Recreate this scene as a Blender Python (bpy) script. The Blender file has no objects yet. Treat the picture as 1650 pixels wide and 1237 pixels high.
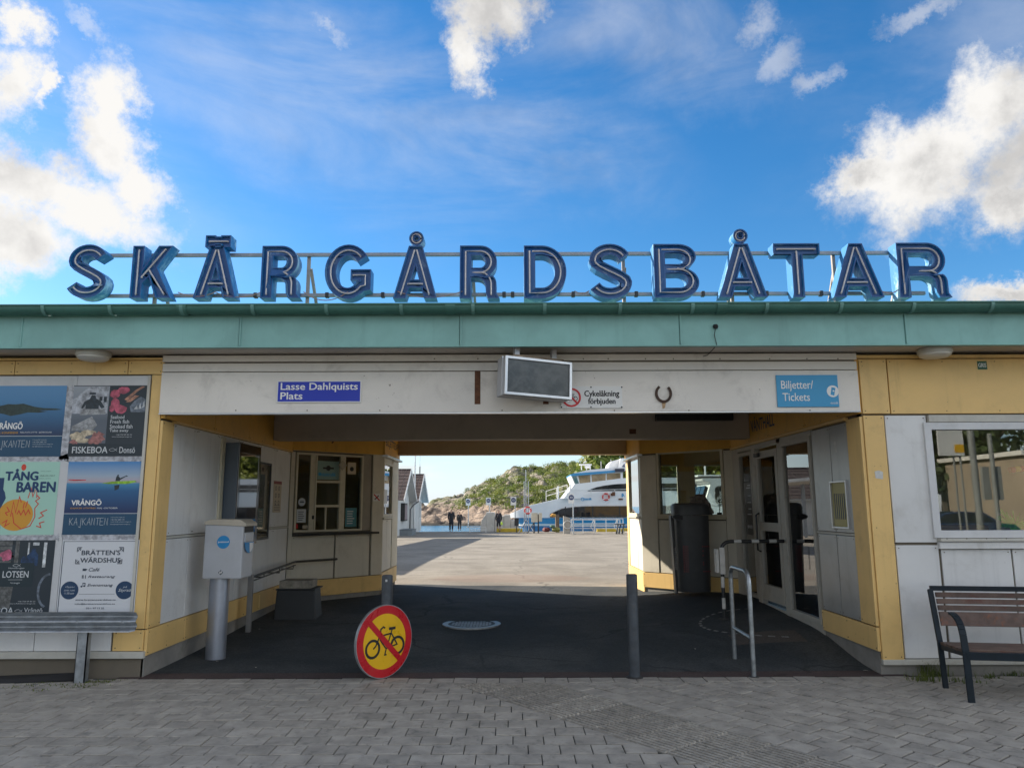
import bpy, bmesh, math, random
from mathutils import Vector, Matrix, noise
from mathutils.geometry import tessellate_polygon
R_ = math.radians
random.seed(7)
SC = bpy.context.scene
COL = SC.collection

# ------------------------------------------------------------------ camera
CAM_H = 1.65
cd = bpy.data.cameras.new('camera')
cam = bpy.data.objects.new('camera', cd)
COL.objects.link(cam)
cd.sensor_width = 36.0
cd.lens = 36.0 * 1190 / 1650
cd.clip_start = 0.05
cd.clip_end = 20000
ROLL = R_(-0.2)
CAM_M = Matrix.Translation((0, 0, CAM_H)) @ Matrix.Rotation(R_(99.45), 4, 'X') @ Matrix.Rotation(ROLL, 4, 'Z')
cam.matrix_world = CAM_M
SC.camera = cam
CAM_P = Vector((0, 0, CAM_H))
CAM_R = CAM_M.to_3x3()

# ------------------------------------------------------------------ view
SC.view_settings.view_transform = 'Standard'
SC.view_settings.look = 'None'
SC.view_settings.gamma = 1
SC.view_settings.use_curve_mapping = False
SC.view_settings.exposure = 1.85
SC.render.engine = 'CYCLES'
SC.cycles.max_bounces = 8
SC.cycles.diffuse_bounces = 5
SC.cycles.transparent_max_bounces = 12
SC.cycles.caustics_reflective = False
SC.cycles.caustics_refractive = False

# ------------------------------------------------------------------ sun + sky
SUN_DIR = Vector((-1.85, 1.0, 0.98)).normalized()
SUN_EL = math.asin(SUN_DIR.z)
SUN_ROT = math.atan2(SUN_DIR.x, SUN_DIR.y)
sd = bpy.data.lights.new('sun', 'SUN')
sd.energy = 3.1
sd.angle = R_(0.5)
sd.color = (1.0, 0.90, 0.76)
sun = bpy.data.objects.new('sun', sd)
COL.objects.link(sun)
sun.rotation_euler = (-SUN_DIR).to_track_quat('-Z', 'Y').to_euler()

world = bpy.data.worlds.new('World')
SC.world = world
world.use_nodes = True
WT = world.node_tree
WT.nodes.clear()

class NT:
    """tiny node-graph writer"""
    def __init__(s, tree): s.t = tree
    def n(s, typ, **kw):
        nd = s.t.nodes.new(typ)
        for k, v in kw.items(): setattr(nd, k, v)
        return nd
    def put(s, sock, v):
        if hasattr(v, 'is_linked') or isinstance(v, bpy.types.NodeSocket): s.t.links.new(v, sock)
        elif v is not None: sock.default_value = v
    def m(s, op, a, b=None, c=None, clamp=False):
        nd = s.n('ShaderNodeMath', operation=op, use_clamp=clamp)
        s.put(nd.inputs[0], a); s.put(nd.inputs[1], b)
        if c is not None: s.put(nd.inputs[2], c)
        return nd.outputs[0]
    def v(s, op, a, b=None, scale=None):
        nd = s.n('ShaderNodeVectorMath', operation=op)
        s.put(nd.inputs[0], a)
        if b is not None: s.put(nd.inputs[1], b)
        if scale is not None: s.put(nd.inputs['Scale'], scale)
        return nd.outputs['Value'] if op in ('DOT_PRODUCT', 'LENGTH', 'DISTANCE') else nd.outputs[0]
    def noise(s, vec, scale, detail=4, rough=.5, dist=0.0, lac=2.0):
        nd = s.n('ShaderNodeTexNoise')
        s.put(nd.inputs['Vector'], vec); nd.inputs['Scale'].default_value = scale
        nd.inputs['Detail'].default_value = detail; nd.inputs['Roughness'].default_value = rough
        nd.inputs['Distortion'].default_value = dist; nd.inputs['Lacunarity'].default_value = lac
        return nd.outputs['Fac']
    def ramp(s, v, lo, hi, a=0.0, b=1.0, smooth=True):
        nd = s.n('ShaderNodeMapRange', interpolation_type='SMOOTHSTEP' if smooth else 'LINEAR')
        s.put(nd.inputs[0], v)
        for i, q in enumerate((lo, hi, a, b)): s.put(nd.inputs[i + 1], q)
        return nd.outputs[0]
    def mix(s, f, a, b):
        nd = s.n('ShaderNodeMix', data_type='RGBA')
        s.put(nd.inputs['Factor'], f)
        ia = [i for i in nd.inputs if i.type == 'RGBA']
        s.put(ia[0], a if not isinstance(a, tuple) else (*a[:3], 1)); s.put(ia[1], b if not isinstance(b, tuple) else (*b[:3], 1))
        return [o for o in nd.outputs if o.type == 'RGBA'][0]

g = NT(WT)
tc = g.n('ShaderNodeTexCoord').outputs['Generated']
sky = g.n('ShaderNodeTexSky', sky_type='NISHITA', sun_disc=False)
sky.sun_elevation = SUN_EL
sky.sun_rotation = SUN_ROT
sky.air_density = 1.0; sky.dust_density = 0.2; sky.ozone_density = 3.0
sky.altitude = 0
SKY_STR = 0.053

def cam_dir(px, py):
    d = CAM_R @ Vector(((px - 825) / 1190, (618.5 - py) / 1190, -1))
    return d.normalized()

dirv = g.v('NORMALIZE', tc)
warp = g.n('ShaderNodeTexNoise'); g.put(warp.inputs['Vector'], dirv); warp.inputs['Scale'].default_value = 5.5
warp.inputs['Detail'].default_value = 10; warp.inputs['Roughness'].default_value = .72
wv = g.v('SUBTRACT', warp.outputs['Color'], (0.5, 0.5, 0.5))
wdir = g.v('ADD', dirv, g.v('SCALE', wv, scale=0.15))
fine = g.noise(dirv, 15, 11, .68)
billow = g.noise(dirv, 7, 7, .55)

def blob(px, py, rx, ry, rot=0.0):
    """soft elliptical bump round a direction in the sky (angular radii in degrees)"""
    c = cam_dir(px, py)
    e1 = c.cross(Vector((0, 0, 1))).normalized(); e2 = e1.cross(c).normalized()
    ca, sa = math.cos(R_(rot)), math.sin(R_(rot))
    a = (e1 * ca + e2 * sa) / math.tan(R_(rx)); b = (e2 * ca - e1 * sa) / math.tan(R_(ry))
    p = g.v('DOT_PRODUCT', wdir, tuple(a)); q = g.v('DOT_PRODUCT', wdir, tuple(b))
    pa = g.m('SUBTRACT', p, a.dot(c)); qa = g.m('SUBTRACT', q, b.dot(c))
    r2 = g.m('ADD', g.m('MULTIPLY', pa, pa), g.m('MULTIPLY', qa, qa))
    f = g.m('SUBTRACT', 1.0, g.m('POWER', r2, 0.5))
    side = g.m('GREATER_THAN', g.v('DOT_PRODUCT', dirv, tuple(c)), 0.2)
    return g.m('SUBTRACT', g.m('MULTIPLY', g.m('ADD', f, 2.0), side), 2.0)

def union(items):
    r = items[0]
    for q in items[1:]: r = g.m('SMOOTH_MAX', r, q, 0.12)
    return r

# big cumulus banks (centres measured in the photograph, then plain directions in the sky)
solid = union([
    blob(45, 315, 8.6, 2.9, -6), blob(178, 190, 2.3, 5.0, 12), blob(10, 400, 4.6, 2.6), blob(215, 320, 3.6, 2.2, 0), blob(105, 350, 5, 2.6), blob(190, 260, 2.6, 3.2, 8),
    blob(0, 130, 2.2, 3.0), blob(12, 25, 1.7, 1.6), blob(60, 140, .8, 1.7),
    blob(800, 5, 3.7, 2.9), blob(765, 85, 1.9, 2.7, 10),
    blob(1490, 245, 6.2, 3.6, 26), blob(1600, 185, 4.8, 4.2, 20), blob(1385, 285, 2.8, 1.8, 14), blob(1625, 325, 3.0, 2.0), blob(1730, 255, 7, 4.6),
    blob(1625, 468, 3.0, 1.1),
    # the rest of the sky carries on the same way
    blob(-500, 350, 12, 6, 6), blob(-900, 100, 9, 7), blob(2250, 260, 12, 7, -5), blob(2600, 0, 9, 5), blob(300, -700, 12, 6, 10), blob(1500, -800, 10, 7, -12),
])
d1 = g.m('ADD', solid, g.m('MULTIPLY', g.m('SUBTRACT', fine, 0.5), 1.75))
# thicker broken cumulus added out of view behind the camera, to lift the shade
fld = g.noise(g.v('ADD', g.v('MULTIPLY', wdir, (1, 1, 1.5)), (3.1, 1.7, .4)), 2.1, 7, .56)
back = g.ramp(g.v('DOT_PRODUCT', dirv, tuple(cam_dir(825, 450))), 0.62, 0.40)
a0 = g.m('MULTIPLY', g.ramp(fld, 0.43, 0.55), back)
a1 = g.m('POWER', g.ramp(d1, -0.30, 0.62), 1.35)
wisp = union([blob(525, 32, 2.4, 1.1, -18), blob(1270, 85, 3.0, 1.6, 40), blob(1225, 30, 2.2, 1.8, 30), blob(1320, 125, 2.4, 1.2, 30), blob(120, 30, 2.2, 1.0, -50), blob(1430, 385, 1.6, .8), blob(1500, 10, 3, 1.0)])
a2 = g.m('MULTIPLY', g.ramp(g.m('ADD', wisp, g.m('MULTIPLY', g.m('SUBTRACT', fine, 0.5), 2.0)), 0.0, 1.0), 0.42)
# thin veil of high cloud, drawn out from upper left to the centre
vc = g.n('ShaderNodeMapping'); g.put(vc.inputs['Vector'], dirv)
vc.inputs['Rotation'].default_value = (0, R_(24), 0); vc.inputs['Scale'].default_value = (1.3, 1.6, 4.2)
veil_n = g.noise(vc.outputs[0], 2.2, 7, .6, .6)
veil_m = g.ramp(union([blob(430, 95, 20, 8, -22), blob(800, 210, 14, 5, -18), blob(-300, 0, 22, 8, -15), blob(1050, 60, 14, 5, -10), blob(2100, -200, 22, 9, 14)]), -0.35, 0.75)
a3 = g.m('MULTIPLY', g.m('MULTIPLY', g.ramp(veil_n, 0.30, 0.72), veil_m), 0.34)
# low streaks near the sea horizon
hc = g.n('ShaderNodeMapping'); g.put(hc.inputs['Vector'], dirv); hc.inputs['Scale'].default_value = (1.6, 1.6, 16)
low_n = g.noise(hc.outputs[0], 3.6, 6, .55)
sep = g.n('ShaderNodeSeparateXYZ'); g.put(sep.inputs[0], dirv); dz = sep.outputs['Z']
low_m = g.m('MULTIPLY', g.ramp(dz, 0.0, 0.03), g.ramp(dz, 0.20, 0.07))
a4 = g.m('MULTIPLY', g.m('MULTIPLY', g.ramp(low_n, 0.46, 0.70), low_m), 0.75)
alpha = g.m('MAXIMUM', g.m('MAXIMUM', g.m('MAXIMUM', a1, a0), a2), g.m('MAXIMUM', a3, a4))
sunside = g.v('DOT_PRODUCT', dirv, tuple(SUN_DIR))
under = g.noise(g.v('ADD', dirv, tuple(Vector(SUN_DIR) * 0.035 + Vector((0, 0, .03)))), 7, 7, .55)
crisp = g.noise(dirv, 26, 6, .6)
lit = g.m('ADD', 0.97, g.m('MULTIPLY', g.m('SUBTRACT', billow, under), 1.1))
lit = g.m('ADD', lit, g.m('MULTIPLY', g.m('SUBTRACT', crisp, .5), .22))
lit = g.m('SUBTRACT', lit, g.m('MULTIPLY', g.ramp(d1, 0.45, 1.3), g.ramp(sunside, .75, .2, .03, .15)))
lit = g.m('ADD', lit, g.ramp(sunside, 0.55, 0.95, 0.0, 0.12))
lit = g.m('MINIMUM', g.m('MAXIMUM', lit, 0.76), 1.06)
ccol = g.mix(g.ramp(lit, 0.76, 0.98), (0.88, 0.865, 0.85), (1.0, 0.98, 0.95))
hazec = (0.60, 0.71, 0.90)
hz = g.m('MULTIPLY', g.ramp(dz, 0.20, -0.03), 0.80)
hsv = g.n('ShaderNodeHueSaturation'); hsv.inputs['Saturation'].default_value = 1.32; g.put(hsv.inputs['Color'], sky.outputs[0])
bs = g.n('ShaderNodeBackground'); g.put(bs.inputs['Color'], hsv.outputs[0]); bs.inputs['Strength'].default_value = SKY_STR
bc = g.n('ShaderNodeBackground'); g.put(bc.inputs['Color'], ccol); g.put(bc.inputs['Strength'], g.m('MULTIPLY', lit, g.ramp(sunside, -.08, -.72, .255, .90)))  # unseen clouds opposite the sun set brighter, to fill the shaded front
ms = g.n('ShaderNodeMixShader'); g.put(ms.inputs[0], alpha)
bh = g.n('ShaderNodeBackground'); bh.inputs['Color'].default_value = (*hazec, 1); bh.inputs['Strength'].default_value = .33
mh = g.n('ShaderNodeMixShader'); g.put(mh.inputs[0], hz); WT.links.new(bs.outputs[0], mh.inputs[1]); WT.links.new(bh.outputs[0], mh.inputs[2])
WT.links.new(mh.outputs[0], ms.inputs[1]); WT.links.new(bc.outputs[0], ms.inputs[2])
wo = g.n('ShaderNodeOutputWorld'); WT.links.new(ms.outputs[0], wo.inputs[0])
try: world.cycles.sampling_method = 'MANUAL'; world.cycles.sample_map_resolution = 512
except Exception: pass

# ------------------------------------------------------------------ measuring helpers
def ray(px, py): return CAM_R @ Vector(((px - 825) / 1190, (618.5 - py) / 1190, -1))
def at_y(px, py, Y):
    d = ray(px, py); t = Y / d.y
    return CAM_P + d * t
def sm(a, b, x):
    t = min(1, max(0, (x - a) / (b - a))); return t * t * (3 - 2 * t)
def ground(x, Y):
    """height of the walked-on ground: level paving, a slight rise under the roof, a ramp at the waiting hall door, a fall to the quay"""
    z = 0.12 * sm(8, 13, Y) - 0.42 * sm(16, 56, Y)
    z += 0.18 * sm(1.2, 3.3, x) * sm(7.75, 9.4, Y) * (1 - sm(11.5, 15, Y))
    return z
def on_ground(px, py):
    d = ray(px, py); z = 0
    for _ in range(12):
        t = (CAM_H - z) / -d.z; p = CAM_P + d * t; z = ground(p.x, p.y)
    return Vector((p.x, p.y, z))

# ------------------------------------------------------------------ object helpers
def link(o): COL.objects.link(o); return o
def thing(name, label, cat, loc=(0, 0, 0), rotz=0, group=None):
    o = link(bpy.data.objects.new(name, None)); o.location = loc; o.rotation_euler = (0, 0, rotz)
    o.empty_display_size = .1
    o['label'] = label; o['category'] = cat
    if group: o['group'] = group
    return o
def tag(o, label, cat, group=None):
    o['label'] = label; o['category'] = cat
    if group: o['group'] = group
    return o
def copy_tree(o, parent=None):
    c = o.copy(); COL.objects.link(c)
    if parent is not None: c.parent = parent; c.matrix_parent_inverse = o.matrix_parent_inverse.copy()
    for ch in list(o.children): copy_tree(ch, c)
    return c

class Fr:
    """a wall frame: s along the wall, d out of it, z up"""
    def __init__(s, o, xd, n):
        s.o = Vector((*o, 0)); s.x = Vector((*xd, 0)).normalized(); s.n = Vector((*n, 0)).normalized()
    def P(s, a, d, z): return s.o + s.x * a + s.n * d + Vector((0, 0, z))
    def hit(s, px, py, d=0):
        r = ray(px, py); o = s.o + s.n * d
        t = (o - CAM_P).dot(s.n) / r.dot(s.n); p = CAM_P + r * t
        return (p - s.o).dot(s.x), p.z
WORLD = Fr((0, 0), (1, 0), (0, 1))

class MB:
    def __init__(s): s.v = []; s.f = []; s.mi = []; s.m = 0; s.M = None
    def add(s, vs, fs):
        b = len(s.v)
        s.v += [tuple(s.M @ Vector(q)) if s.M is not None else tuple(q) for q in vs]
        for f in fs: s.f.append([b + i for i in f]); s.mi.append(s.m)
        return s
    def slot(s, i): s.m = i; return s
    def mat(s, M): s.M = M; return s
    def hexa(s, c):
        return s.add(c, [(0, 3, 2, 1), (4, 5, 6, 7), (0, 1, 5, 4), (1, 2, 6, 5), (2, 3, 7, 6), (3, 0, 4, 7)])
    def box(s, x0, x1, y0, y1, z0, z1):
        return s.hexa([(x0, y0, z0), (x1, y0, z0), (x1, y1, z0), (x0, y1, z0), (x0, y0, z1), (x1, y0, z1), (x1, y1, z1), (x0, y1, z1)])
    def fbox(s, F, a0, a1, d0, d1, z0, z1):
        return s.hexa([F.P(a0, d0, z0), F.P(a1, d0, z0), F.P(a1, d1, z0), F.P(a0, d1, z0), F.P(a0, d0, z1), F.P(a1, d0, z1), F.P(a1, d1, z1), F.P(a0, d1, z1)])
    def bar(s, p0, p1, w, h=None, up=(0, 0, 1)):
        p0, p1 = Vector(p0), Vector(p1); h = h or w; d = (p1 - p0).normalized(); up = Vector(up)
        if abs(d.dot(up)) > .99: up = Vector((0, 1, 0))
        a = d.cross(up).normalized() * w / 2; b = a.cross(d).normalized() * h / 2
        return s.hexa([p0 - a - b, p0 + a - b, p0 + a + b, p0 - a + b, p1 - a - b, p1 + a - b, p1 + a + b, p1 - a + b])
    def tube(s, pts, r, n=8, closed=False, cap=True):
        pts = [Vector(p) for p in pts]; rs = r if isinstance(r, (list, tuple)) else [r] * len(pts)
        rings = []; prev = None; N = len(pts)
        for i, p in enumerate(pts):
            if closed: d = (pts[(i + 1) % N] - pts[i - 1])
            else: d = pts[min(i + 1, N - 1)] - pts[max(i - 1, 0)]
            d = d.normalized() if d.length > 1e-9 else Vector((0, 0, 1))
            if prev is None:
                u = Vector((0, 0, 1)) if abs(d.z) < .9 else Vector((1, 0, 0)); a = d.cross(u).normalized()
            else:
                a = (prev - d * prev.dot(d)); a = a.normalized() if a.length > 1e-6 else d.cross(Vector((0, 0, 1))).normalized()
            prev = a; b = d.cross(a)
            rings.append([p + (a * math.cos(2 * math.pi * k / n) + b * math.sin(2 * math.pi * k / n)) * rs[i] for k in range(n)])
        vs = [q for rg in rings for q in rg]; fs = []
        L = N if closed else N - 1
        for i in range(L):
            j = (i + 1) % N
            for k in range(n): fs.append((i * n + k, i * n + (k + 1) % n, j * n + (k + 1) % n, j * n + k))
        if cap and not closed: fs.append(tuple(range(n))[::-1]); fs.append(tuple((N - 1) * n + k for k in range(n)))
        return s.add(vs, fs)
    def cyl(s, p0, p1, r, n=16, r1=None): return s.tube([p0, p1], [r, r if r1 is None else r1], n)
    def lathe(s, c, prof, n=20, squash=1.0):
        vs = []; fs = []
        for (r, z) in prof:
            for k in range(n):
                a = 2 * math.pi * k / n; vs.append((c[0] + r * math.cos(a), c[1] + r * math.sin(a) * squash, c[2] + z))
        for i in range(len(prof) - 1):
            for k in range(n): fs.append((i * n + k, i * n + (k + 1) % n, (i + 1) * n + (k + 1) % n, (i + 1) * n + k))
        fs.append(tuple(range(n))[::-1]); fs.append(tuple((len(prof) - 1) * n + k for k in range(n)))
        return s.add(vs, fs)
    def prism(s, F, loops, d0, d1):
        """loops: [[(s,z)..outer], [hole]..] in frame F, extruded from d0 to d1"""
        if loops and not isinstance(loops[0][0], (tuple, list)): loops = [loops]
        vs = []; fs = []; tri = tessellate_polygon([[Vector((a, z, 0)) for a, z in l] for l in loops])
        flat = [p for l in loops for p in l]; n = len(flat)
        vs = [F.P(a, d0, z) for a, z in flat] + [F.P(a, d1, z) for a, z in flat]
        for t in tri: fs.append(tuple(t)); fs.append(tuple(n + i for i in reversed(t)))
        b = 0
        for l in loops:
            m = len(l)
            for i in range(m): fs.append((b + i, b + (i + 1) % m, n + b + (i + 1) % m, n + b + i))
            b += m
        return s.add(vs, fs)
    def plate(s, F, loops, d):
        if loops and not isinstance(loops[0][0], (tuple, list)): loops = [loops]
        tri = tessellate_polygon([[Vector((a, z, 0)) for a, z in l] for l in loops])
        return s.add([F.P(a, d, z) for l in loops for a, z in l], [tuple(t) for t in tri])
    def mesh(s, name, mats, smooth=False, bevel=0, angle=35, fix=True):
        me = bpy.data.meshes.new(name); me.from_pydata(s.v, [], s.f); me.update()
        for m in (mats if isinstance(mats, (list, tuple)) else [mats]): me.materials.append(m)
        if any(s.mi): me.polygons.foreach_set('material_index', s.mi)
        if fix or bevel:
            bm = bmesh.new(); bm.from_mesh(me)
            if fix: bmesh.ops.recalc_face_normals(bm, faces=bm.faces)
            if bevel:
                es = [e for e in bm.edges if len(e.link_faces) == 2 and e.calc_face_angle(0) > R_(30)]
                bmesh.ops.bevel(bm, geom=es, offset=bevel, segments=2, affect='EDGES', profile=.6)
            bm.to_mesh(me); bm.free()
        if smooth:
            me.polygons.foreach_set('use_smooth', [True] * len(me.polygons))
            try: me.set_sharp_from_angle(angle=R_(angle))
            except Exception: pass
        return me
    def build(s, name, mats, parent=None, **kw):
        o = link(bpy.data.objects.new(name, s.mesh(name, mats, **kw)))
        if parent is not None: o.parent = parent
        return o
def struct(o): o['kind'] = 'structure'; return o
def stuff(o): o['kind'] = 'stuff'; return o
def lab(o, t): o['label'] = t; return o

# ------------------------------------------------------------------ materials
MATS = {}
def mat(name, col, rough=.6, metal=0.0, var=.12, scale=2.5, bump=0.0, bscale=60, dirt=None, dirt_amt=.35, dscale=4, spec=.5, rand=0.0, coat=0.0, streak=0.0, wear=0.0):
    if name in MATS: return MATS[name]
    m = bpy.data.materials.new(name); m.use_nodes = True; t = m.node_tree; t.nodes.clear(); q = NT(t)
    b = q.n('ShaderNodeBsdfPrincipled'); out = q.n('ShaderNodeOutputMaterial'); t.links.new(b.outputs[0], out.inputs[0])
    co = q.n('ShaderNodeTexCoord').outputs['Object']
    c = (*col, 1)
    n1 = q.noise(co, scale, 6, .6, .3)
    lo = tuple(x * (1 - var) for x in col); hi = tuple(min(1, x * (1 + var)) for x in col)
    colr = q.mix(q.ramp(n1, .3, .7), lo, hi)
    if streak:
        mp = q.n('ShaderNodeMapping'); q.put(mp.inputs['Vector'], co); mp.inputs['Scale'].default_value = (1, 1, .06)
        st = q.ramp(q.noise(mp.outputs[0], 9, 5, .65), .52, .8)
        colr = q.mix(q.m('MULTIPLY', st, streak), colr, tuple(x * .45 for x in col))
    if dirt:
        n2 = q.noise(co, dscale, 8, .7, .4)
        colr = q.mix(q.m('MULTIPLY', q.ramp(n2, .5, .74), dirt_amt), colr, dirt)
    if wear:
        n3 = q.noise(co, 31, 3, .55); n4 = q.noise(co, 1.7, 3, .5)
        colr = q.mix(q.m('MULTIPLY', q.m('MULTIPLY', q.ramp(n3, .70, .75), q.ramp(n4, .45, .62)), wear), colr, (.09, .05, .03))
    if rand:
        oi = q.n('ShaderNodeObjectInfo').outputs['Random']
        hs = q.n('ShaderNodeHueSaturation'); q.put(hs.inputs['Color'], colr)
        q.put(hs.inputs['Value'], q.ramp(oi, 0, 1, 1 - rand, 1 + rand, False)); colr = hs.outputs[0]
    q.put(b.inputs['Base Color'], colr)
    b.inputs['Metallic'].default_value = metal
    b.inputs['Specular IOR Level'].default_value = spec
    b.inputs['Coat Weight'].default_value = coat
    q.put(b.inputs['Roughness'], q.m('ADD', rough, q.m('MULTIPLY', q.m('SUBTRACT', n1, .5), .25), clamp=True))
    if bump:
        bn = q.n('ShaderNodeBump'); bn.inputs['Strength'].default_value = min(1, bump); bn.inputs['Distance'].default_value = .004
        q.put(bn.inputs['Height'], q.noise(co, bscale, 6, .65)); t.links.new(bn.outputs[0], b.inputs['Normal'])
    MATS[name] = m
    return m
def glass_mat(name, tint=(.9, .95, .95), rough=.01, opac=0.0, ior=1.5):
    """window glass: thin clear sheet that mirrors and lets through"""
    if name in MATS: return MATS[name]
    m = bpy.data.materials.new(name); m.use_nodes = True; t = m.node_tree; t.nodes.clear(); q = NT(t)
    out = q.n('ShaderNodeOutputMaterial'); fr = q.n('ShaderNodeFresnel'); fr.inputs[0].default_value = ior
    gl = q.n('ShaderNodeBsdfGlossy'); gl.inputs['Roughness'].default_value = rough; gl.inputs['Color'].default_value = (1, 1, 1, 1)
    tr = q.n('ShaderNodeBsdfTransparent'); tr.inputs[0].default_value = (*tint, 1)
    co = q.n('ShaderNodeTexCoord').outputs['Object']
    bn = q.n('ShaderNodeBump'); bn.inputs['Strength'].default_value = .03; bn.inputs['Distance'].default_value = .01
    q.put(bn.inputs['Height'], q.noise(co, 1.4, 2, .5)); t.links.new(bn.outputs[0], gl.inputs['Normal'])
    f = q.m('MULTIPLY', fr.outputs[0], 1.9, clamp=True)
    mx = q.n('ShaderNodeMixShader'); q.put(mx.inputs[0], f)
    t.links.new(tr.outputs[0], mx.inputs[1]); t.links.new(gl.outputs[0], mx.inputs[2]); t.links.new(mx.outputs[0], out.inputs[0])
    MATS[name] = m
    return m

YEL = mat('yellow_painted_sheet', (.74, .50, .19), .5, var=.07, scale=1.2, dirt=(.30, .20, .09), dirt_amt=.30, dscale=2.6, streak=.32, wear=.8, bump=.3, bscale=3)
YELD = mat('yellow_fascia_sheet', (.68, .38, .06), .5, var=.08, scale=1.2, dirt=(.25, .15, .05), dirt_amt=.3, streak=.2)
PAN = mat('grey_white_panel', (.68, .685, .68), .45, var=.05, scale=1.0, dirt=(.30, .28, .24), dirt_amt=.28, dscale=2.2, streak=.30, wear=.6, bump=.3, bscale=3)
PANW = mat('warm_white_panel', (.62, .58, .48), .5, var=.06, scale=1.2, dirt=(.30, .26, .18), dirt_amt=.3, dscale=2.5, streak=.26, wear=.6, bump=.3, bscale=3)
TRIM = mat('off_white_trim', (.50, .49, .44), .5, var=.08, scale=3, dirt=(.25, .22, .17), dirt_amt=.35, dscale=6)
TRIMW = mat('cream_window_frame', (.58, .53, .40), .5, var=.06, scale=3, dirt=(.28, .23, .15), dirt_amt=.3, dscale=8)
ALU = mat('aluminium', (.55, .56, .57), .35, metal=.9, var=.06, scale=5, bump=.04)
BEAM = mat('white_painted_wood', (.72, .685, .63), .6, var=.06, scale=1.1, dirt=(.32, .29, .26), dirt_amt=.42, dscale=2.2, wear=.9, bump=.2, bscale=14)
CONC = mat('concrete', (.25, .24, .22), .9, var=.2, scale=3, dirt=(.10, .11, .08), dirt_amt=.6, dscale=3, bump=.5, bscale=35)
COPPER = mat('green_copper', (.215, .43, .40), .55, var=.14, scale=1.6, dirt=(.24, .45, .43), dirt_amt=.5, dscale=1.6, streak=.3, bump=.08, bscale=10)
GUT = mat('green_gutter', (.055, .165, .135), .5, var=.12, scale=2.5, dirt=(.06, .12, .09), dirt_amt=.4, dscale=3)
DARK = mat('dark_interior', (.05, .05, .052), .8, var=.1)
BLACK = mat('black_metal', (.015, .017, .02), .42, var=.2, scale=8, bump=.1)
BLK = mat('black_print', (.012, .012, .014), .6, var=0.0)
WHT = mat('white_print', (.78, .78, .76), .6, var=0.02)
GALV = mat('galvanised_steel', (.36, .39, .42), .42, metal=.75, var=.18, scale=14, dirt=(.15, .14, .12), dirt_amt=.3, dscale=8, bump=.1, bscale=50)
SEAL = mat('dark_joint', (.15, .13, .10), .9, var=.1)
RUST = mat('rust_brown', (.12, .05, .025), .9, var=.3, scale=20)
GLASS = glass_mat('window_glass', (.86, .90, .88))
GLASSD = glass_mat('window_glass_dusty', (.72, .76, .74), .02)

TEXT_CACHE = {}
def text_mesh(st, shear=0.0):
    k = (st, shear)
    if k not in TEXT_CACHE:
        cu = bpy.data.curves.new('txt', 'FONT'); cu.body = st; cu.shear = shear; cu.resolution_u = 3; cu.space_line = 1.05
        ob = bpy.data.objects.new('txt', cu)
        me = ob.to_mesh(); vs = [v.co.copy() for v in me.vertices]; fs = [tuple(p.vertices) for p in me.polygons]
        ob.to_mesh_clear(); bpy.data.objects.remove(ob); bpy.data.curves.remove(cu)
        xs = [v.x for v in vs]; ys = [v.y for v in vs]
        TEXT_CACHE[k] = (vs, fs, min(xs), max(xs), min(ys), max(ys))
    return TEXT_CACHE[k]
def put_text(mb, F, st, s0, s1, z0, z1, d, bold=0.0, shear=0.0):
    """set the string st so that its ink fills the rectangle"""
    vs, fs, x0, x1, y0, y1 = text_mesh(st, shear)
    def mp(v, ox, oz): return F.P(s0 + ox + (v.x - x0) / (x1 - x0) * (s1 - s0), d, z0 + oz + (v.y - y0) / (y1 - y0) * (z1 - z0))
    offs = [(0, 0)] if not bold else [(-bold, 0), (bold, 0.0), (0, bold * .7), (0, -bold * .7)]
    for i, (ox, oz) in enumerate(offs):
        dd = d + i * .00025
        mb.add([F.P(s0 + ox + (v.x - x0) / (x1 - x0) * (s1 - s0), dd, z0 + oz + (v.y - y0) / (y1 - y0) * (z1 - z0)) for v in vs], fs)
    return mb
def ell(cx, cz, rx, rz, n=28, a0=0, a1=360):
    k = n if a1 - a0 >= 360 else n + 1
    return [(cx + rx * math.cos(R_(a0 + (a1 - a0) * i / n)), cz + rz * math.sin(R_(a0 + (a1 - a0) * i / n))) for i in range(k)]
def rc(s0, s1, z0, z1): return [(s0, z0), (s1, z0), (s1, z1), (s0, z1)]
def ribbon(pts, w, closed=False):
    """outline of a stroke with mitred corners"""
    P = [Vector((a, b)) for a, b in pts]; L = []; Rr = []
    n = len(P)
    for i in range(n):
        d0 = (P[i] - P[i - 1]) if (i > 0 or closed) else None
        d1 = (P[(i + 1) % n] - P[i]) if (i < n - 1 or closed) else None
        if d0 is None: d0 = d1
        if d1 is None: d1 = d0
        d0 = d0.normalized(); d1 = d1.normalized()
        n0 = Vector((-d0.y, d0.x)); n1 = Vector((-d1.y, d1.x)); b = (n0 + n1)
        b = b.normalized() if b.length > 1e-6 else n0
        k = w / 2 / max(.35, b.dot(n0))
        L.append(tuple(P[i] + b * k)); Rr.append(tuple(P[i] - b * k))
    if closed: return [L, Rr]
    return [L + Rr[::-1]]
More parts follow.
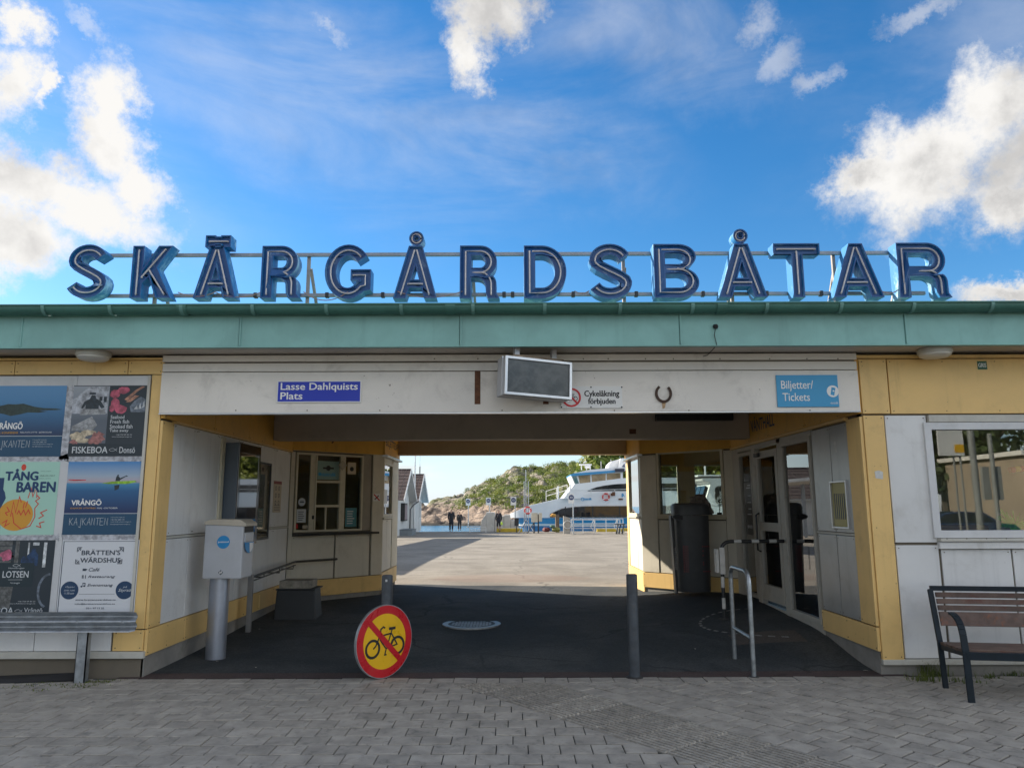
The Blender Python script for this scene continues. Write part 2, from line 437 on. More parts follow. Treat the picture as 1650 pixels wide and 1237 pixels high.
# ================================================================== GROUND
def asphalt_mat(name, col, col2, grain=.35, patch=None):
    m = bpy.data.materials.new(name); m.use_nodes = True; t = m.node_tree; t.nodes.clear(); q = NT(t)
    b = q.n('ShaderNodeBsdfPrincipled'); out = q.n('ShaderNodeOutputMaterial'); t.links.new(b.outputs[0], out.inputs[0])
    co = q.n('ShaderNodeTexCoord').outputs['Object']
    big = q.noise(co, .55, 6, .62, .5); fine_ = q.noise(co, 90, 4, .8); mid = q.noise(co, 7, 6, .7)
    vo = q.n('ShaderNodeTexVoronoi'); q.put(vo.inputs['Vector'], co); vo.inputs['Scale'].default_value = 75
    sp = q.n('ShaderNodeSeparateColor'); q.put(sp.inputs[0], vo.outputs['Color'])
    c = q.mix(q.ramp(big, .35, .65), col, col2)
    c = q.mix(q.m('MULTIPLY', q.ramp(mid, .5, .75), .35), c, tuple(x * .6 for x in col))
    ckn = q.n('ShaderNodeTexNoise'); q.put(ckn.inputs['Vector'], co); ckn.inputs['Scale'].default_value = 1.3; ckn.inputs['Detail'].default_value = 5
    ck = q.n('ShaderNodeTexVoronoi', feature='DISTANCE_TO_EDGE'); q.put(ck.inputs['Vector'], q.v('ADD', co, q.v('SCALE', ckn.outputs['Color'], scale=.9))); ck.inputs['Scale'].default_value = .33
    c = q.mix(q.m('MULTIPLY', q.m('MULTIPLY', q.ramp(ck.outputs['Distance'], .012, .003), q.ramp(big, .42, .6)), .6), c, tuple(x * .4 for x in col))
    st_ = q.n('ShaderNodeMapping'); q.put(st_.inputs['Vector'], co); st_.inputs['Scale'].default_value = (.35, 1.2, 1)
    c = q.mix(q.m('MULTIPLY', q.ramp(q.noise(st_.outputs[0], 1.6, 7, .7, .8), .55, .72), .45), c, tuple(x * .62 for x in col))
    sp2 = q.n('ShaderNodeTexVoronoi'); q.put(sp2.inputs['Vector'], co); sp2.inputs['Scale'].default_value = 3.2; sp2.inputs['Randomness'].default_value = 1
    c = q.mix(q.m('MULTIPLY', q.ramp(sp2.outputs['Distance'], .05, .035), .5), c, tuple(x * .45 for x in col))
    hs = q.n('ShaderNodeHueSaturation'); q.put(hs.inputs['Color'], c)
    q.put(hs.inputs['Value'], q.m('ADD', 1.0, q.m('ADD', q.m('MULTIPLY', q.m('SUBTRACT', fine_, .5), grain * 2), q.m('MULTIPLY', q.m('SUBTRACT', sp.outputs[0], .5), grain))))
    c = hs.outputs[0]
    if patch:
        px_, py_, rx_, ry_, pc = patch
        sx = q.n('ShaderNodeSeparateXYZ'); q.put(sx.inputs[0], co)
        a = q.m('DIVIDE', q.m('SUBTRACT', sx.outputs[0], px_), rx_); bb = q.m('DIVIDE', q.m('SUBTRACT', sx.outputs[1], py_), ry_)
        r = q.m('ADD', q.m('MULTIPLY', a, a), q.m('MULTIPLY', bb, bb)); r = q.m('ADD', r, q.m('MULTIPLY', q.m('SUBTRACT', mid, .5), .8))
        c = q.mix(q.m('MULTIPLY', q.ramp(r, 1.1, .5), .35), c, pc)
    q.put(b.inputs['Base Color'], c); b.inputs['Roughness'].default_value = .9; b.inputs['Specular IOR Level'].default_value = .25
    bn = q.n('ShaderNodeBump'); bn.inputs['Strength'].default_value = .7; bn.inputs['Distance'].default_value = .004
    q.put(bn.inputs['Height'], q.m('ADD', fine_, q.m('MULTIPLY', vo.outputs['Distance'], 1.2))); t.links.new(bn.outputs[0], b.inputs['Normal'])
    return m
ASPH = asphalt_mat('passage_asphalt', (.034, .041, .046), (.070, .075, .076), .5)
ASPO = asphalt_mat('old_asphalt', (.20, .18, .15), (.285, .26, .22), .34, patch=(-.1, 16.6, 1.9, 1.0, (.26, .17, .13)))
ASPR = asphalt_mat('reddish_asphalt', (.070, .052, .050), (.085, .062, .058), .3)
ROADM = asphalt_mat('street_asphalt', (.20, .18, .155), (.25, .23, .195), .3)

def sheet(name, xs, ys, mtl, keep=None, dz=0.0, hf=ground, smooth=True):
    mb = MB(); nx = len(xs)
    vs = [(x, y, hf(x, y) + dz) for y in ys for x in xs]; fs = []
    for j in range(len(ys) - 1):
        for i in range(nx - 1):
            if keep is None or keep((xs[i] + xs[i + 1]) / 2, (ys[j] + ys[j + 1]) / 2):
                fs.append((j * nx + i, j * nx + i + 1, (j + 1) * nx + i + 1, (j + 1) * nx + i))
    mb.add(vs, fs)
    o = mb.build(name, mtl, smooth=smooth, fix=False); return struct(o)
def fr(a, b, st):
    n = max(1, round((b - a) / st)); return [a + (b - a) * i / n for i in range(n + 1)]
def wig(x): return 15.0 + .25 * noise.noise(Vector((x * .8, 3, 1))) - .10 * x
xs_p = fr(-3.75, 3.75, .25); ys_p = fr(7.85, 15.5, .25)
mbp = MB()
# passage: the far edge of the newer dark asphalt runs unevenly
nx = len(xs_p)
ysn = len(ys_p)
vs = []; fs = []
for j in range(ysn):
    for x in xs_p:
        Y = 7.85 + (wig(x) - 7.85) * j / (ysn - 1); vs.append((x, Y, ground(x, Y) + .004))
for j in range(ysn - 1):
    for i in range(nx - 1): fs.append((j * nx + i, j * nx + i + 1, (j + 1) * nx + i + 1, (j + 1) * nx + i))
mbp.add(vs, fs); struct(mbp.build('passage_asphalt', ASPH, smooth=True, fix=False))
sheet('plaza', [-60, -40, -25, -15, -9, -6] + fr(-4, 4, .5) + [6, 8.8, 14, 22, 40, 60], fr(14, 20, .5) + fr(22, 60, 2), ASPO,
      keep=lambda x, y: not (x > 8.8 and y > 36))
sheet('asphalt_edge_strip', fr(-3.9, 3.9, .5), fr(7.62, 7.86, .12), ASPR, dz=.002)
# pavement base under the paving stones, stretching along the building
SAND = mat('joint_sand', (.022, .022, .02), .95, var=.3, scale=20, bump=.4, bscale=60)
pav = MB(); pav.box(-14, 14, -2.0, 7.69, -.12, -.012)
pavement = struct(pav.build('pavement', SAND))
PAVE = mat('paving_stone', (.325, .30, .262), .88, var=.18, scale=5, dirt=(.075, .075, .07), dirt_amt=.6, dscale=9, bump=.6, bscale=140, rand=.09, wear=.75)
TACT = mat('ribbed_paving_stone', (.32, .295, .255), .9, var=.2, scale=12, dirt=(.06, .06, .055), dirt_amt=.6, dscale=22, bump=.6, bscale=140, rand=.12)

def clip(poly, nx_, ny_, c):
    """keep the part of a convex polygon where nx*x+ny*y<=c"""
    out = []
    for i in range(len(poly)):
        a, b = poly[i], poly[(i + 1) % len(poly)]
        da = a[0] * nx_ + a[1] * ny_ - c; db = b[0] * nx_ + b[1] * ny_ - c
        if da <= 0: out.append(a)
        if (da < 0 < db) or (db < 0 < da):
            t = da / (da - db); out.append((a[0] + (b[0] - a[0]) * t, a[1] + (b[1] - a[1]) * t))
    return out
def area(p): return abs(sum(p[i][0] * p[(i + 1) % len(p)][1] - p[(i + 1) % len(p)][0] * p[i][1] for i in range(len(p)))) / 2
U = Vector((.623, -.782)); V = Vector((.782, .623))
B1c = (-.35) * .782 + 7.10 * .623; B2c = B1c + .74
stones = []        # (polygon, kind)
PW, PD, JT = .214, .200, .007
row = 0; Y1 = 7.615
while Y1 > 3.3:
    Y0 = Y1 - PD; off = (row % 2) * .5 * (PW + JT) + .02 * math.sin(row * 5.1)
    x = -7.2 + off
    while x < 7.2:
        w = PW
        poly = [(x, Y0 + .010), (x + w, Y0 + .010), (x + w, Y1), (x, Y1)]
        if row > 0: poly = clip(poly, V.x, V.y, B1c - .004)
        if len(poly) > 2 and area(poly) > .0012: stones.append((poly, 0))
        x += PW + JT
    Y1 -= PD + .006; row += 1
ytop = 7.615 - PD - .003
k0 = B2c + .005
r = 0
while r < 22:
    v0 = k0 + r * (PD + .004); v1 = v0 + PD - .012
    u = -12.0 + (r % 2) * .11
    while u < 8:
        a = [(U * uu + V * vv) for uu, vv in ((u, v0), (u + PW - .007, v0), (u + PW - .007, v1), (u, v1))]
        poly = [(p.x, p.y) for p in a]
        if all(p[0] < 7.2 and p[0] > -2 and 3.2 < p[1] < 8.2 for p in poly):
            poly = clip(poly, 0, 1, ytop)
            if len(poly) > 2 and area(poly) > .0012: stones.append((poly, 0))
        u += PW + JT
    r += 1
for r in range(2):
    v0 = B1c + .006 + r * .368; v1 = v0 + .360; u = -12.0
    while u < 6:
        a = [(U * uu + V * vv) for uu, vv in ((u, v0), (u + .345, v0), (u + .345, v1), (u, v1))]
        poly = [(p.x, p.y) for p in a]
        if all(3.2 < p[1] < 8.2 for p in poly):
            poly = clip(poly, 0, 1, ytop)
            if len(poly) > 2 and area(poly) > .01: stones.append((poly, 1))
        u += .352
def stone_geom(mb, poly, z, kind, tilt=(0, 0)):
    if area([(p[0], p[1]) for p in poly]) < 1e-4: return
    cx = sum(p[0] for p in poly) / len(poly); cy = sum(p[1] for p in poly) / len(poly); n = len(poly)
    s = 1 if sum(poly[i][0] * poly[(i + 1) % n][1] - poly[(i + 1) % n][0] * poly[i][1] for i in range(n)) > 0 else -1
    if s < 0: poly = poly[::-1]
    def zz(p): return z + (p[0] - cx) * tilt[0] + (p[1] - cy) * tilt[1]
    ins = [(cx + (p[0] - cx) * .965, cy + (p[1] - cy) * .965) for p in poly]
    vs = [(p[0], p[1], z - .05) for p in poly] + [(p[0], p[1], zz(p) - .003) for p in poly] + [(p[0], p[1], zz(p)) for p in ins]
    fs = [tuple(range(2 * n, 3 * n))]
    for i in range(n):
        j = (i + 1) % n; fs += [(i, j, n + j, n + i), (n + i, n + j, 2 * n + j, 2 * n + i)]
    mb.add(vs, fs)
    if kind == 1:      # ribs, running along the band
        us = [p[0] * U.x + p[1] * U.y for p in poly]; vv = [p[0] * V.x + p[1] * V.y for p in poly]
        u0, u1, v0, v1 = min(us) + .006, max(us) - .006, min(vv), max(vv)
        for k in range(8):
            c = v0 + (k + .5) * (v1 - v0) / 8
            rib = [(U * a + V * b) for a, b in ((u0, c - .012), (u1, c - .012), (u1, c + .012), (u0, c + .012))]
            rib = clip([(q.x, q.y) for q in rib], 0, 1, ytop - .004)
            if len(rib) < 3: continue
            m = len(rib); rx = sum(q[0] for q in rib) / m; ry = sum(q[1] for q in rib) / m
            vs = [(q[0], q[1], z - .002) for q in rib] + [(rx + (q[0] - rx) * .98, ry + (q[1] - ry) * .98, z + .009) for q in rib]
            fs = [tuple(range(m, 2 * m))] + [(i, (i + 1) % m, m + (i + 1) % m, m + i) for i in range(m)]
            mb.add(vs, fs)
def in_view(p):
    cx = sum(a[0] for a in p) / len(p); cy = sum(a[1] for a in p) / len(p)
    return abs(cx) < .71 * cy * .99 + .1 and cy > 4.85
order = sorted(range(len(stones)), key=lambda i: (0 if in_view(stones[i][0]) else 1, min(a[1] for a in stones[i][0])))
cnt = {0: 0, 1: 0}; rest = {0: MB(), 1: MB()}
rs = random.Random(3)
for i in order:
    poly, kd = stones[i]
    z = rs.uniform(-.003, .003) - (.004 if kd else 0); tl = (rs.uniform(-.015, .015), rs.uniform(-.02, .02))
    if in_view(poly) and cnt[kd] < (290, 300)[kd]:
        cnt[kd] += 1
        mb = MB(); stone_geom(mb, poly, z, kd, tl)
        mb.build(('paving_stone', 'ribbed_paving_stone')[kd], (PAVE, TACT)[kd], pavement, fix=False)
    else: stone_geom(rest[kd], poly, z, kd, tl)
for kd in (0, 1):
    if rest[kd].v: stuff(rest[kd].build(('far_paving_stones', 'far_ribbed_paving')[kd], (PAVE, TACT)[kd], pavement, fix=False))
# manhole cover
mc = on_ground(760, 1005.5)
mh = thing('manhole_cover', 'round grey iron manhole cover in the dark passage asphalt', 'manhole cover', (mc.x, mc.y, ground(mc.x, mc.y)))
IRON = mat('worn_iron', (.28, .29, .29), .5, metal=.5, var=.25, scale=12, bump=.2)
DIRON = mat('dark_iron', (.05, .05, .05), .7, metal=.3, var=.25, scale=12)
mb = MB(); mb.prism(Fr((0, 0), (1, 0), (0, 1)), [ell(0, 0, 1, 1)], 0, 1); mb = MB()
def disc(mb, c, r0, r1, z0, z1, n=40):
    vs = []; fs = []
    for k in range(n):
        a = 2 * math.pi * k / n; ca, sa = math.cos(a), math.sin(a)
        vs += [(c[0] + r0 * ca, c[1] + r0 * sa, z0), (c[0] + r1 * ca, c[1] + r1 * sa, z0), (c[0] + r1 * ca, c[1] + r1 * sa, z1), (c[0] + r0 * ca, c[1] + r0 * sa, z1)]
    for k in range(n):
        a = 4 * k; b = 4 * ((k + 1) % n)
        fs += [(a + 3, a + 2, b + 2, b + 3), (a + 2, a + 1, b + 1, b + 2), (a, a + 3, b + 3, b)]
    mb.add(vs, fs)
disc(mb, (0, 0), .325, .40, -.02, .012); mb.build('rim', IRON, mh, smooth=True)
mb = MB(); disc(mb, (0, 0), .0, .32, -.02, .008); mb.build('lid', DIRON, mh, smooth=True)
mb = MB()
for i in range(-7, 8):
    for j in range(-7, 8):
        if (i + j) % 2 == 0 and (i * i + j * j) < 46: mb.box(i * .042 - .017, i * .042 + .017, j * .042 - .017, j * .042 + .017, .007, .0115)
stuff(mb.build('tread_studs', IRON, mh))
# dashed half circle of worn white dots by the waiting hall door, and an old patch
mb = MB()
WORN = mat('worn_road_paint', (.24, .24, .23), .85, var=.3, scale=25)
for a in range(96, 262, 9):
    x = 3.35 + .95 * math.cos(R_(a)); y = 9.75 + .85 * math.sin(R_(a))
    if x < 3.6:
        F = Fr((x, y), (math.cos(R_(a + 90)), math.sin(R_(a + 90))), (0, 1)); e = F.x
        c = [Vector((x, y, 0)) + e * u + Vector((-e.y, e.x, 0)) * v for u, v in ((-.04, -.018), (.04, -.018), (.04, .018), (-.04, .018))]
        mb.add([(q.x, q.y, ground(q.x, q.y) + .008) for q in c], [(0, 1, 2, 3)])
struct(mb.build('worn_painted_arc', WORN, fix=False))
sheet('asphalt_patch', fr(2.55, 3.35, .2), fr(8.75, 9.15, .1), asphalt_mat('patch_asphalt', (.085, .075, .068), (.10, .09, .08)), dz=.008)
# zebra bands painted beyond on the plaza
# street behind the camera
struct(MB().box(-60, 60, -60, -2.0, -.5, -.10).build('street', ROADM))
struct(MB().box(-60, -14, -2.0, 14, -.4, -.03).build('side_pavement', ROADM)); struct(MB().box(14, 60, -2.0, 14, -.4, -.03).build('side_pavement', ROADM))
struct(MB().box(-14, 14, -2.16, -2.0, -.4, .0).build('kerb', CONC, bevel=.01))

# ================================================================== WATER, QUAY, HILL
def water_mat():
    m = bpy.data.materials.new('sea_water'); m.use_nodes = True; t = m.node_tree; q = NT(t); b = t.nodes['Principled BSDF']
    b.inputs['Base Color'].default_value = (.05, .16, .26, 1); b.inputs['Roughness'].default_value = .16; b.inputs['IOR'].default_value = 1.33
    co = q.n('ShaderNodeTexCoord').outputs['Object']; mp = q.n('ShaderNodeMapping'); q.put(mp.inputs['Vector'], co); mp.inputs['Scale'].default_value = (1, 1.6, 1)
    bn = q.n('ShaderNodeBump'); bn.inputs['Strength'].default_value = .9; bn.inputs['Distance'].default_value = .25
    q.put(bn.inputs['Height'], q.m('ADD', q.noise(mp.outputs[0], .9, 6, .6), q.noise(mp.outputs[0], .12, 3, .5))); t.links.new(bn.outputs[0], b.inputs['Normal'])
    return m
struct(MB().add([(-9000, 15, -1.75), (9000, 15, -1.75), (9000, 15000, -1.75), (-9000, 15000, -1.75)], [(0, 1, 2, 3)]).build('sea', water_mat(), fix=False))
QY, QX = 60.0, 8.8
mb = MB(); mb.box(-60, QX, QY - .02, QY + .35, -3, -.27); struct(mb.build('quay_wall', CONC, bevel=.02))
mb = MB(); mb.box(QX - .0, QX + .35, 36.4, QY + .35, -3, -.26); struct(mb.build('quay_wall', CONC))
mb = MB(); mb.box(QX + .35, 60, 36.0, 36.35, -3, ground(12, 36) + .02); struct(mb.build('quay_wall', CONC))

def fbm(p, o=5, l=2.1, gn=.5):
    return noise.fractal(p, 1.0, l, o, noise_basis='PERLIN_ORIGINAL') if False else sum(noise.noise(p * (l ** i)) * gn ** i for i in range(o))
# silhouette of the hill measured in the photograph, laid on its own ground 135..260 m away
def hill_profile(x):      # crest height against x at 200 m
    pts = [(-34, -3), (-28.5, -.5), (-25, 1.8), (-20, 3.0), (-15, 4.2), (-9.5, 6.6), (-5, 9.0), (-1, 11.2), (4, 11.6), (9, 11.7), (14, 12.2), (17.5, 12.5), (21, 12.1), (26, 12.6), (34, 13.2), (50, 14), (80, 14), (120, 12)]
    for (a, b), (c, d) in zip(pts, pts[1:]):
        if a <= x <= c: return b + (d - b) * (x - a) / (c - a)
    return pts[0][1] if x < pts[0][0] else pts[-1][1]
def hill_h(x, y):
    u = (y - 138) / 62
    wx = x * 200 / max(y, 140) if y < 200 else x
    crest = hill_profile(wx)
    shore = 136 + 5 * noise.noise(Vector((x * .06, 2, 0))) + (2.5 if x < -22 else 0)
    t = max(0, (y - shore) / (200 - shore)); t2 = min(1, t)
    prof = (t2 ** .62) * (1 - .25 * t2 * (1 - t2))
    h = -2.6 + (crest + 2.6) * prof
    if y > 200: h -= (y - 200) ** 1.3 * .03
    p = Vector((x * .09, y * .09, 0))
    # rounded granite ledges
    d1 = noise.voronoi(Vector((x * .13 + .8 * noise.noise(p * 2), y * .13 + .7 * noise.noise(p * 2 + Vector((5, 0, 0))), h * .1)))[0]
    rock = min(.8, (d1[1] - d1[0]) * 1.9)
    d2 = noise.voronoi(Vector((x * .42, y * .34, 3)))[0]
    rock2 = min(.6, (d2[1] - d2[0]) * 1.5)
    amp = min(1, max(0, t * 6))
    rough_ = .5 * noise.noise(Vector((x * .3, y * .3, 1))) + .22 * noise.noise(Vector((x * .9, y * .9, 7)))
    hh = h + amp * ((rock - .4) * 2.1 + (rock2 - .3) * 1.0 + rough_)
    return hh
def rock_mat():
    m = bpy.data.materials.new('granite_hill'); m.use_nodes = True; t = m.node_tree; q = NT(t); b = t.nodes['Principled BSDF']
    co = q.n('ShaderNodeTexCoord').outputs['Object']; sx = q.n('ShaderNodeSeparateXYZ'); q.put(sx.inputs[0], co)
    ge = q.n('ShaderNodeNewGeometry'); sn = q.n('ShaderNodeSeparateXYZ'); q.put(sn.inputs[0], ge.outputs['Normal'])
    n1 = q.noise(co, .35, 8, .7, .5); n2 = q.noise(co, 1.6, 6, .7)
    c = q.mix(q.ramp(n1, .35, .65), (.19, .172, .145), (.34, .30, .25))
    c = q.mix(q.m('MULTIPLY', q.ramp(n2, .55, .72), .7), c, (.07, .065, .06))
    low = q.ramp(sx.outputs[2], 4.6, 1.0)
    wn_ = q.n('ShaderNodeTexNoise'); q.put(wn_.inputs['Vector'], co); wn_.inputs['Scale'].default_value = .8; wv_ = wn_.outputs['Color']
    ck = q.n('ShaderNodeTexVoronoi', feature='DISTANCE_TO_EDGE'); q.put(ck.inputs['Vector'], q.v('ADD', co, q.v('SCALE', wv_, scale=1.5))); ck.inputs['Scale'].default_value = .42
    c = q.mix(q.m('MULTIPLY', low, .7), c, (.33, .235, .17))
    c = q.mix(q.m('MULTIPLY', q.ramp(ck.outputs['Distance'], .10, .01), .8), c, (.07, .055, .045))
    moss = q.m('MULTIPLY', q.m('MULTIPLY', q.ramp(sn.outputs[2], .55, .85), q.ramp(q.noise(co, .22, 6, .65), .42, .58)), q.ramp(sx.outputs[2], 1.2, 3.2))
    c = q.mix(q.m('MULTIPLY', moss, .85), c, (.10, .115, .03))
    wet = q.ramp(sx.outputs[2], -.9, -1.5)
    c = q.mix(wet, c, (.03, .028, .022))
    q.put(b.inputs['Base Color'], c); b.inputs['Roughness'].default_value = .9
    bn = q.n('ShaderNodeBump'); bn.inputs['Strength'].default_value = 1; bn.inputs['Distance'].default_value = .5
    q.put(bn.inputs['Height'], q.m('ADD', q.noise(co, 1.1, 8, .7), n1)); t.links.new(bn.outputs[0], b.inputs['Normal'])
    return m
xs_h = fr(-38, -26, .8) + fr(-25.5, 30, .55)[0:] + fr(31, 120, 1.6)
ys_h = fr(131, 205, .8) + fr(207, 262, 5)
mb = MB(); nx = len(xs_h)
hv = [(x, y, hill_h(x, y)) for y in ys_h for x in xs_h]
hf = [(j * nx + i, j * nx + i + 1, (j + 1) * nx + i + 1, (j + 1) * nx + i) for j in range(len(ys_h) - 1) for i in range(nx - 1)]
mb.add(hv, hf); struct(mb.build('rocky_hill', rock_mat(), fix=False, smooth=True, angle=50))

def leaf_mat(name, a, b_, c_=None):
    m = bpy.data.materials.new(name); m.use_nodes = True; t = m.node_tree; q = NT(t); b = t.nodes['Principled BSDF']
    co = q.n('ShaderNodeTexCoord').outputs['Object']
    c = q.mix(q.ramp(q.noise(co, .35, 4, .6), .38, .62), a, b_)
    wn = q.n('ShaderNodeTexWhiteNoise'); wn.noise_dimensions = '3D'
    q.put(wn.inputs[0], q.v('SNAP', co, (.22, .22, .22)))
    hs = q.n('ShaderNodeHueSaturation'); q.put(hs.inputs['Color'], c); q.put(hs.inputs['Value'], q.ramp(wn.outputs[0], 0, 1, .78, 1.22, False))
    q.put(b.inputs['Base Color'], hs.outputs[0]); b.inputs['Roughness'].default_value = .6
    b.inputs['Transmission Weight'].default_value = 0
    tr = q.n('ShaderNodeBsdfTranslucent'); q.put(tr.inputs[0], hs.outputs[0]); mx = q.n('ShaderNodeMixShader'); mx.inputs[0].default_value = .38
    out = [n for n in t.nodes if n.type == 'OUTPUT_MATERIAL'][0]
    t.links.new(b.outputs[0], mx.inputs[1]); t.links.new(tr.outputs[0], mx.inputs[2]); t.links.new(mx.outputs[0], out.inputs[0])
    return m
LEAFH = leaf_mat('hill_bush_leaves', (.085, .135, .022), (.20, .23, .04))
LEAFD = leaf_mat('dark_leaves', (.045, .075, .02), (.085, .12, .03))
def leaf_cluster(mb, c, r, n, sz, rng, flat=.7):
    for _ in range(n):
        while True:
            p = Vector((rng.uniform(-1, 1), rng.uniform(-1, 1), rng.uniform(-1, 1)))
            if p.length < 1 and p.length > .25: break
        q = Vector(c) + Vector((p.x * r, p.y * r, p.z * r * flat)); nrm = (p + Vector((rng.uniform(-.8, .8), rng.uniform(-.8, .8), rng.uniform(-.3, .9)))).normalized()
        a = nrm.orthogonal().normalized(); b = nrm.cross(a); an = rng.uniform(0, 6.28); a, b = a * math.cos(an) + b * math.sin(an), b * math.cos(an) - a * math.sin(an)
        s_ = sz * rng.uniform(.6, 1.3)
        mb.add([q - a * s_, q + b * s_ * .55, q + a * s_, q - b * s_ * .55], [(0, 1, 2, 3)])
rng = random.Random(11)
mb = MB(); nb = 0
while nb < 2700:
    x = rng.uniform(-27, 62); y = rng.uniform(142, 203)
    wx = x * 200 / y
    h = hill_h(x, y)
    if h < 1.3: continue
    m_ = noise.noise(Vector((x * .055 + 1.7, y * .075, 4))) + .5 * noise.noise(Vector((x * .16, y * .16, 9)))
    thr = -.05 if x < 2 else (-.45 if x < 12 else -.8)
    # bare crest on the left part, a green belt below it
    if y > 176 and x < 1: thr = .42
    if 150 < y < 178 and -12 < x < 10: thr = -.15
    if m_ < thr: continue
    r = rng.uniform(.7, 1.7) * (1.25 if x > 8 else 1)
    leaf_cluster(mb, (x, y, h + r * .12), r, 72, .17, rng, .55)
    nb += 1
o = stuff(mb.build('hillside_bushes', LEAFH, fix=False)); lab(o, 'yellow green low bushes covering the rocky hill across the water')
def tree(name, label, x, y, zb, hgt, cr, seed, lm, group=None, lean=0, n=34, per=70, sz=.22):
    rg = random.Random(seed); t = thing(name, label, 'tree', (x, y, zb), 0, group)
    tb = MB(); tb.tube([(0, 0, 0), (lean * .3, 0, hgt * .35), (lean * .6, .1, hgt * .65), (lean, 0, hgt * .95)], [hgt * .03, hgt * .024, hgt * .016, hgt * .006], 7)
    lb = MB()
    for k in range(n):
        a = rg.uniform(0, 6.28); hh = rg.uniform(.32, 1.0); rr = cr * (1 - abs(hh - .6) * 1.1) * rg.uniform(.35, 1.0)
        c = Vector((lean * hh + rr * math.cos(a), rr * math.sin(a), hgt * hh))
        if k < 9: tb.tube([(lean * hh * .6, 0, hgt * hh * .7), tuple(c * .85 + Vector((0, 0, hgt * hh * .1)))], [hgt * .01, hgt * .003], 5)
        leaf_cluster(lb, c, cr * rg.uniform(.28, .46), per, sz, rg, .75)
    tb.build('trunk', mat('bark', (.09, .07, .05), .9, var=.3, scale=8, bump=.5), t, smooth=True); lb.build('crown', lm, t, fix=False)
    return t
ridge = [(862, 'leftmost small tree on the green hill ridge'), (884, 'small round tree on the hill ridge, second from the left'), (905, 'taller bushy tree on the hill ridge above the railings'),
         (917, 'tree at the right end of the open ridge, beside the ferry radar mast'), (960, 'bushy tree on the hill right behind the ferry roof'), (983, 'bushy tree on the hill just left of the ferry funnel')]
for i, (px, lb_) in enumerate(ridge):
    p = at_y(px, 756, 196); hh = hill_h(p.x, 196)
    tree('hill_tree', lb_, p.x, 196, hh - .4, 1.3 + (i * 37 % 10) * .06, 1.0, 30 + i, LEAFH, 'trees on the hill ridge', n=18, per=60, sz=.13)
# ================================================================== THE FERRY TERMINAL
YF, YB = 7.7, 15.3
XL, XR = -3.68, 3.66
CL = 2.37                                     # half width between the two back corners
F_F = Fr((0, YF), (1, 0), (0, -1))            # street front, s = x
F_LS = Fr((XL, 0), (0, 1), (1, 0))            # left passage wall, s = Y
F_RS = Fr((XR, 0), (0, 1), (-1, 0))
CH = 12.25                                    # where the splayed walls start
F_LC = Fr((XL, CH), (-CL - XL, 13.55 - CH), (13.55 - CH, CL + XL))
F_RC = Fr((XR, CH), (CL - XR, 13.55 - CH), (-(13.55 - CH), CL - XR))
F_LE = Fr((-CL, 0), (0, 1), (1, 0))
F_RE = Fr((CL, 0), (0, 1), (-1, 0))
F_B = Fr((0, YB), (1, 0), (0, 1))             # harbour side
T = thing('ferry_terminal', 'yellow and grey panelled ferry terminal with a covered passage under a green copper roof edge', 'building', (0, 0, 0))
LCW = (Vector((-CL, 13.55)) - Vector((XL, CH))).length

PRS = random.Random(21)
def pan(F, s0, s1, z0, z1, m=PAN, name='wall_panel', d0=0.0, d1=.02, g_=.004, bv=.003):
    """one cladding sheet, hung a touch out of true, with its screw heads"""
    k = [PRS.uniform(-.0015, .0025) for _ in range(4)]
    a, b, c, d = s0 + g_, s1 - g_, z0 + g_, z1 - g_
    mb = MB().hexa([F.P(a, d0, c), F.P(b, d0, c), F.P(b, d1 + k[0], c), F.P(a, d1 + k[1], c), F.P(a, d0, d), F.P(b, d0, d), F.P(b, d1 + k[2], d), F.P(a, d1 + k[3], d)])
    o = mb.build(name, m, T, bevel=bv)
    if b - a > .12 and d - c > .12 and name != 'head_trim':
        mb = MB(); ns = max(2, round((b - a) / .55) + 1); e = .028
        zs_ = [c + e, d - e] if m not in (PAN, PANW) else [d - e]
        for i in range(ns):
            for z in zs_: mb.prism(F, [ell(a + e + (b - a - 2 * e) * i / (ns - 1), z, .0055, .0055, 7)], d1 - .002, d1 + .0045)
        mb.build('screw_heads', SCRW, o)
    return o
SCRW = mat('rusty_screw', (.12, .08, .05), .7, var=.3)
def wall(F, s0, s1, z0, z1, m=SEAL, th=.10, holes=(), name='wall'):
    """backing wall with rectangular openings (a, b, z0, z1)"""
    mb = MB(); ss = sorted(holes); cur = s0
    for (a, b, c, d) in ss:
        if a > cur: mb.fbox(F, cur, a, -th, 0, z0, z1)
        if c > z0: mb.fbox(F, a, b, -th, 0, z0, c)
        if d < z1: mb.fbox(F, a, b, -th, 0, d, z1)
        cur = b
    if s1 > cur: mb.fbox(F, cur, s1, -th, 0, z0, z1)
    return mb.build(name, m, T)
def screws(F, pts, d=.0225, r=.006, m=SEAL):
    mb = MB()
    for a, z in pts: mb.prism(F, [ell(a, z, r, r, 8)], d, d + .003)
    return mb.build('screw_heads', m, T)
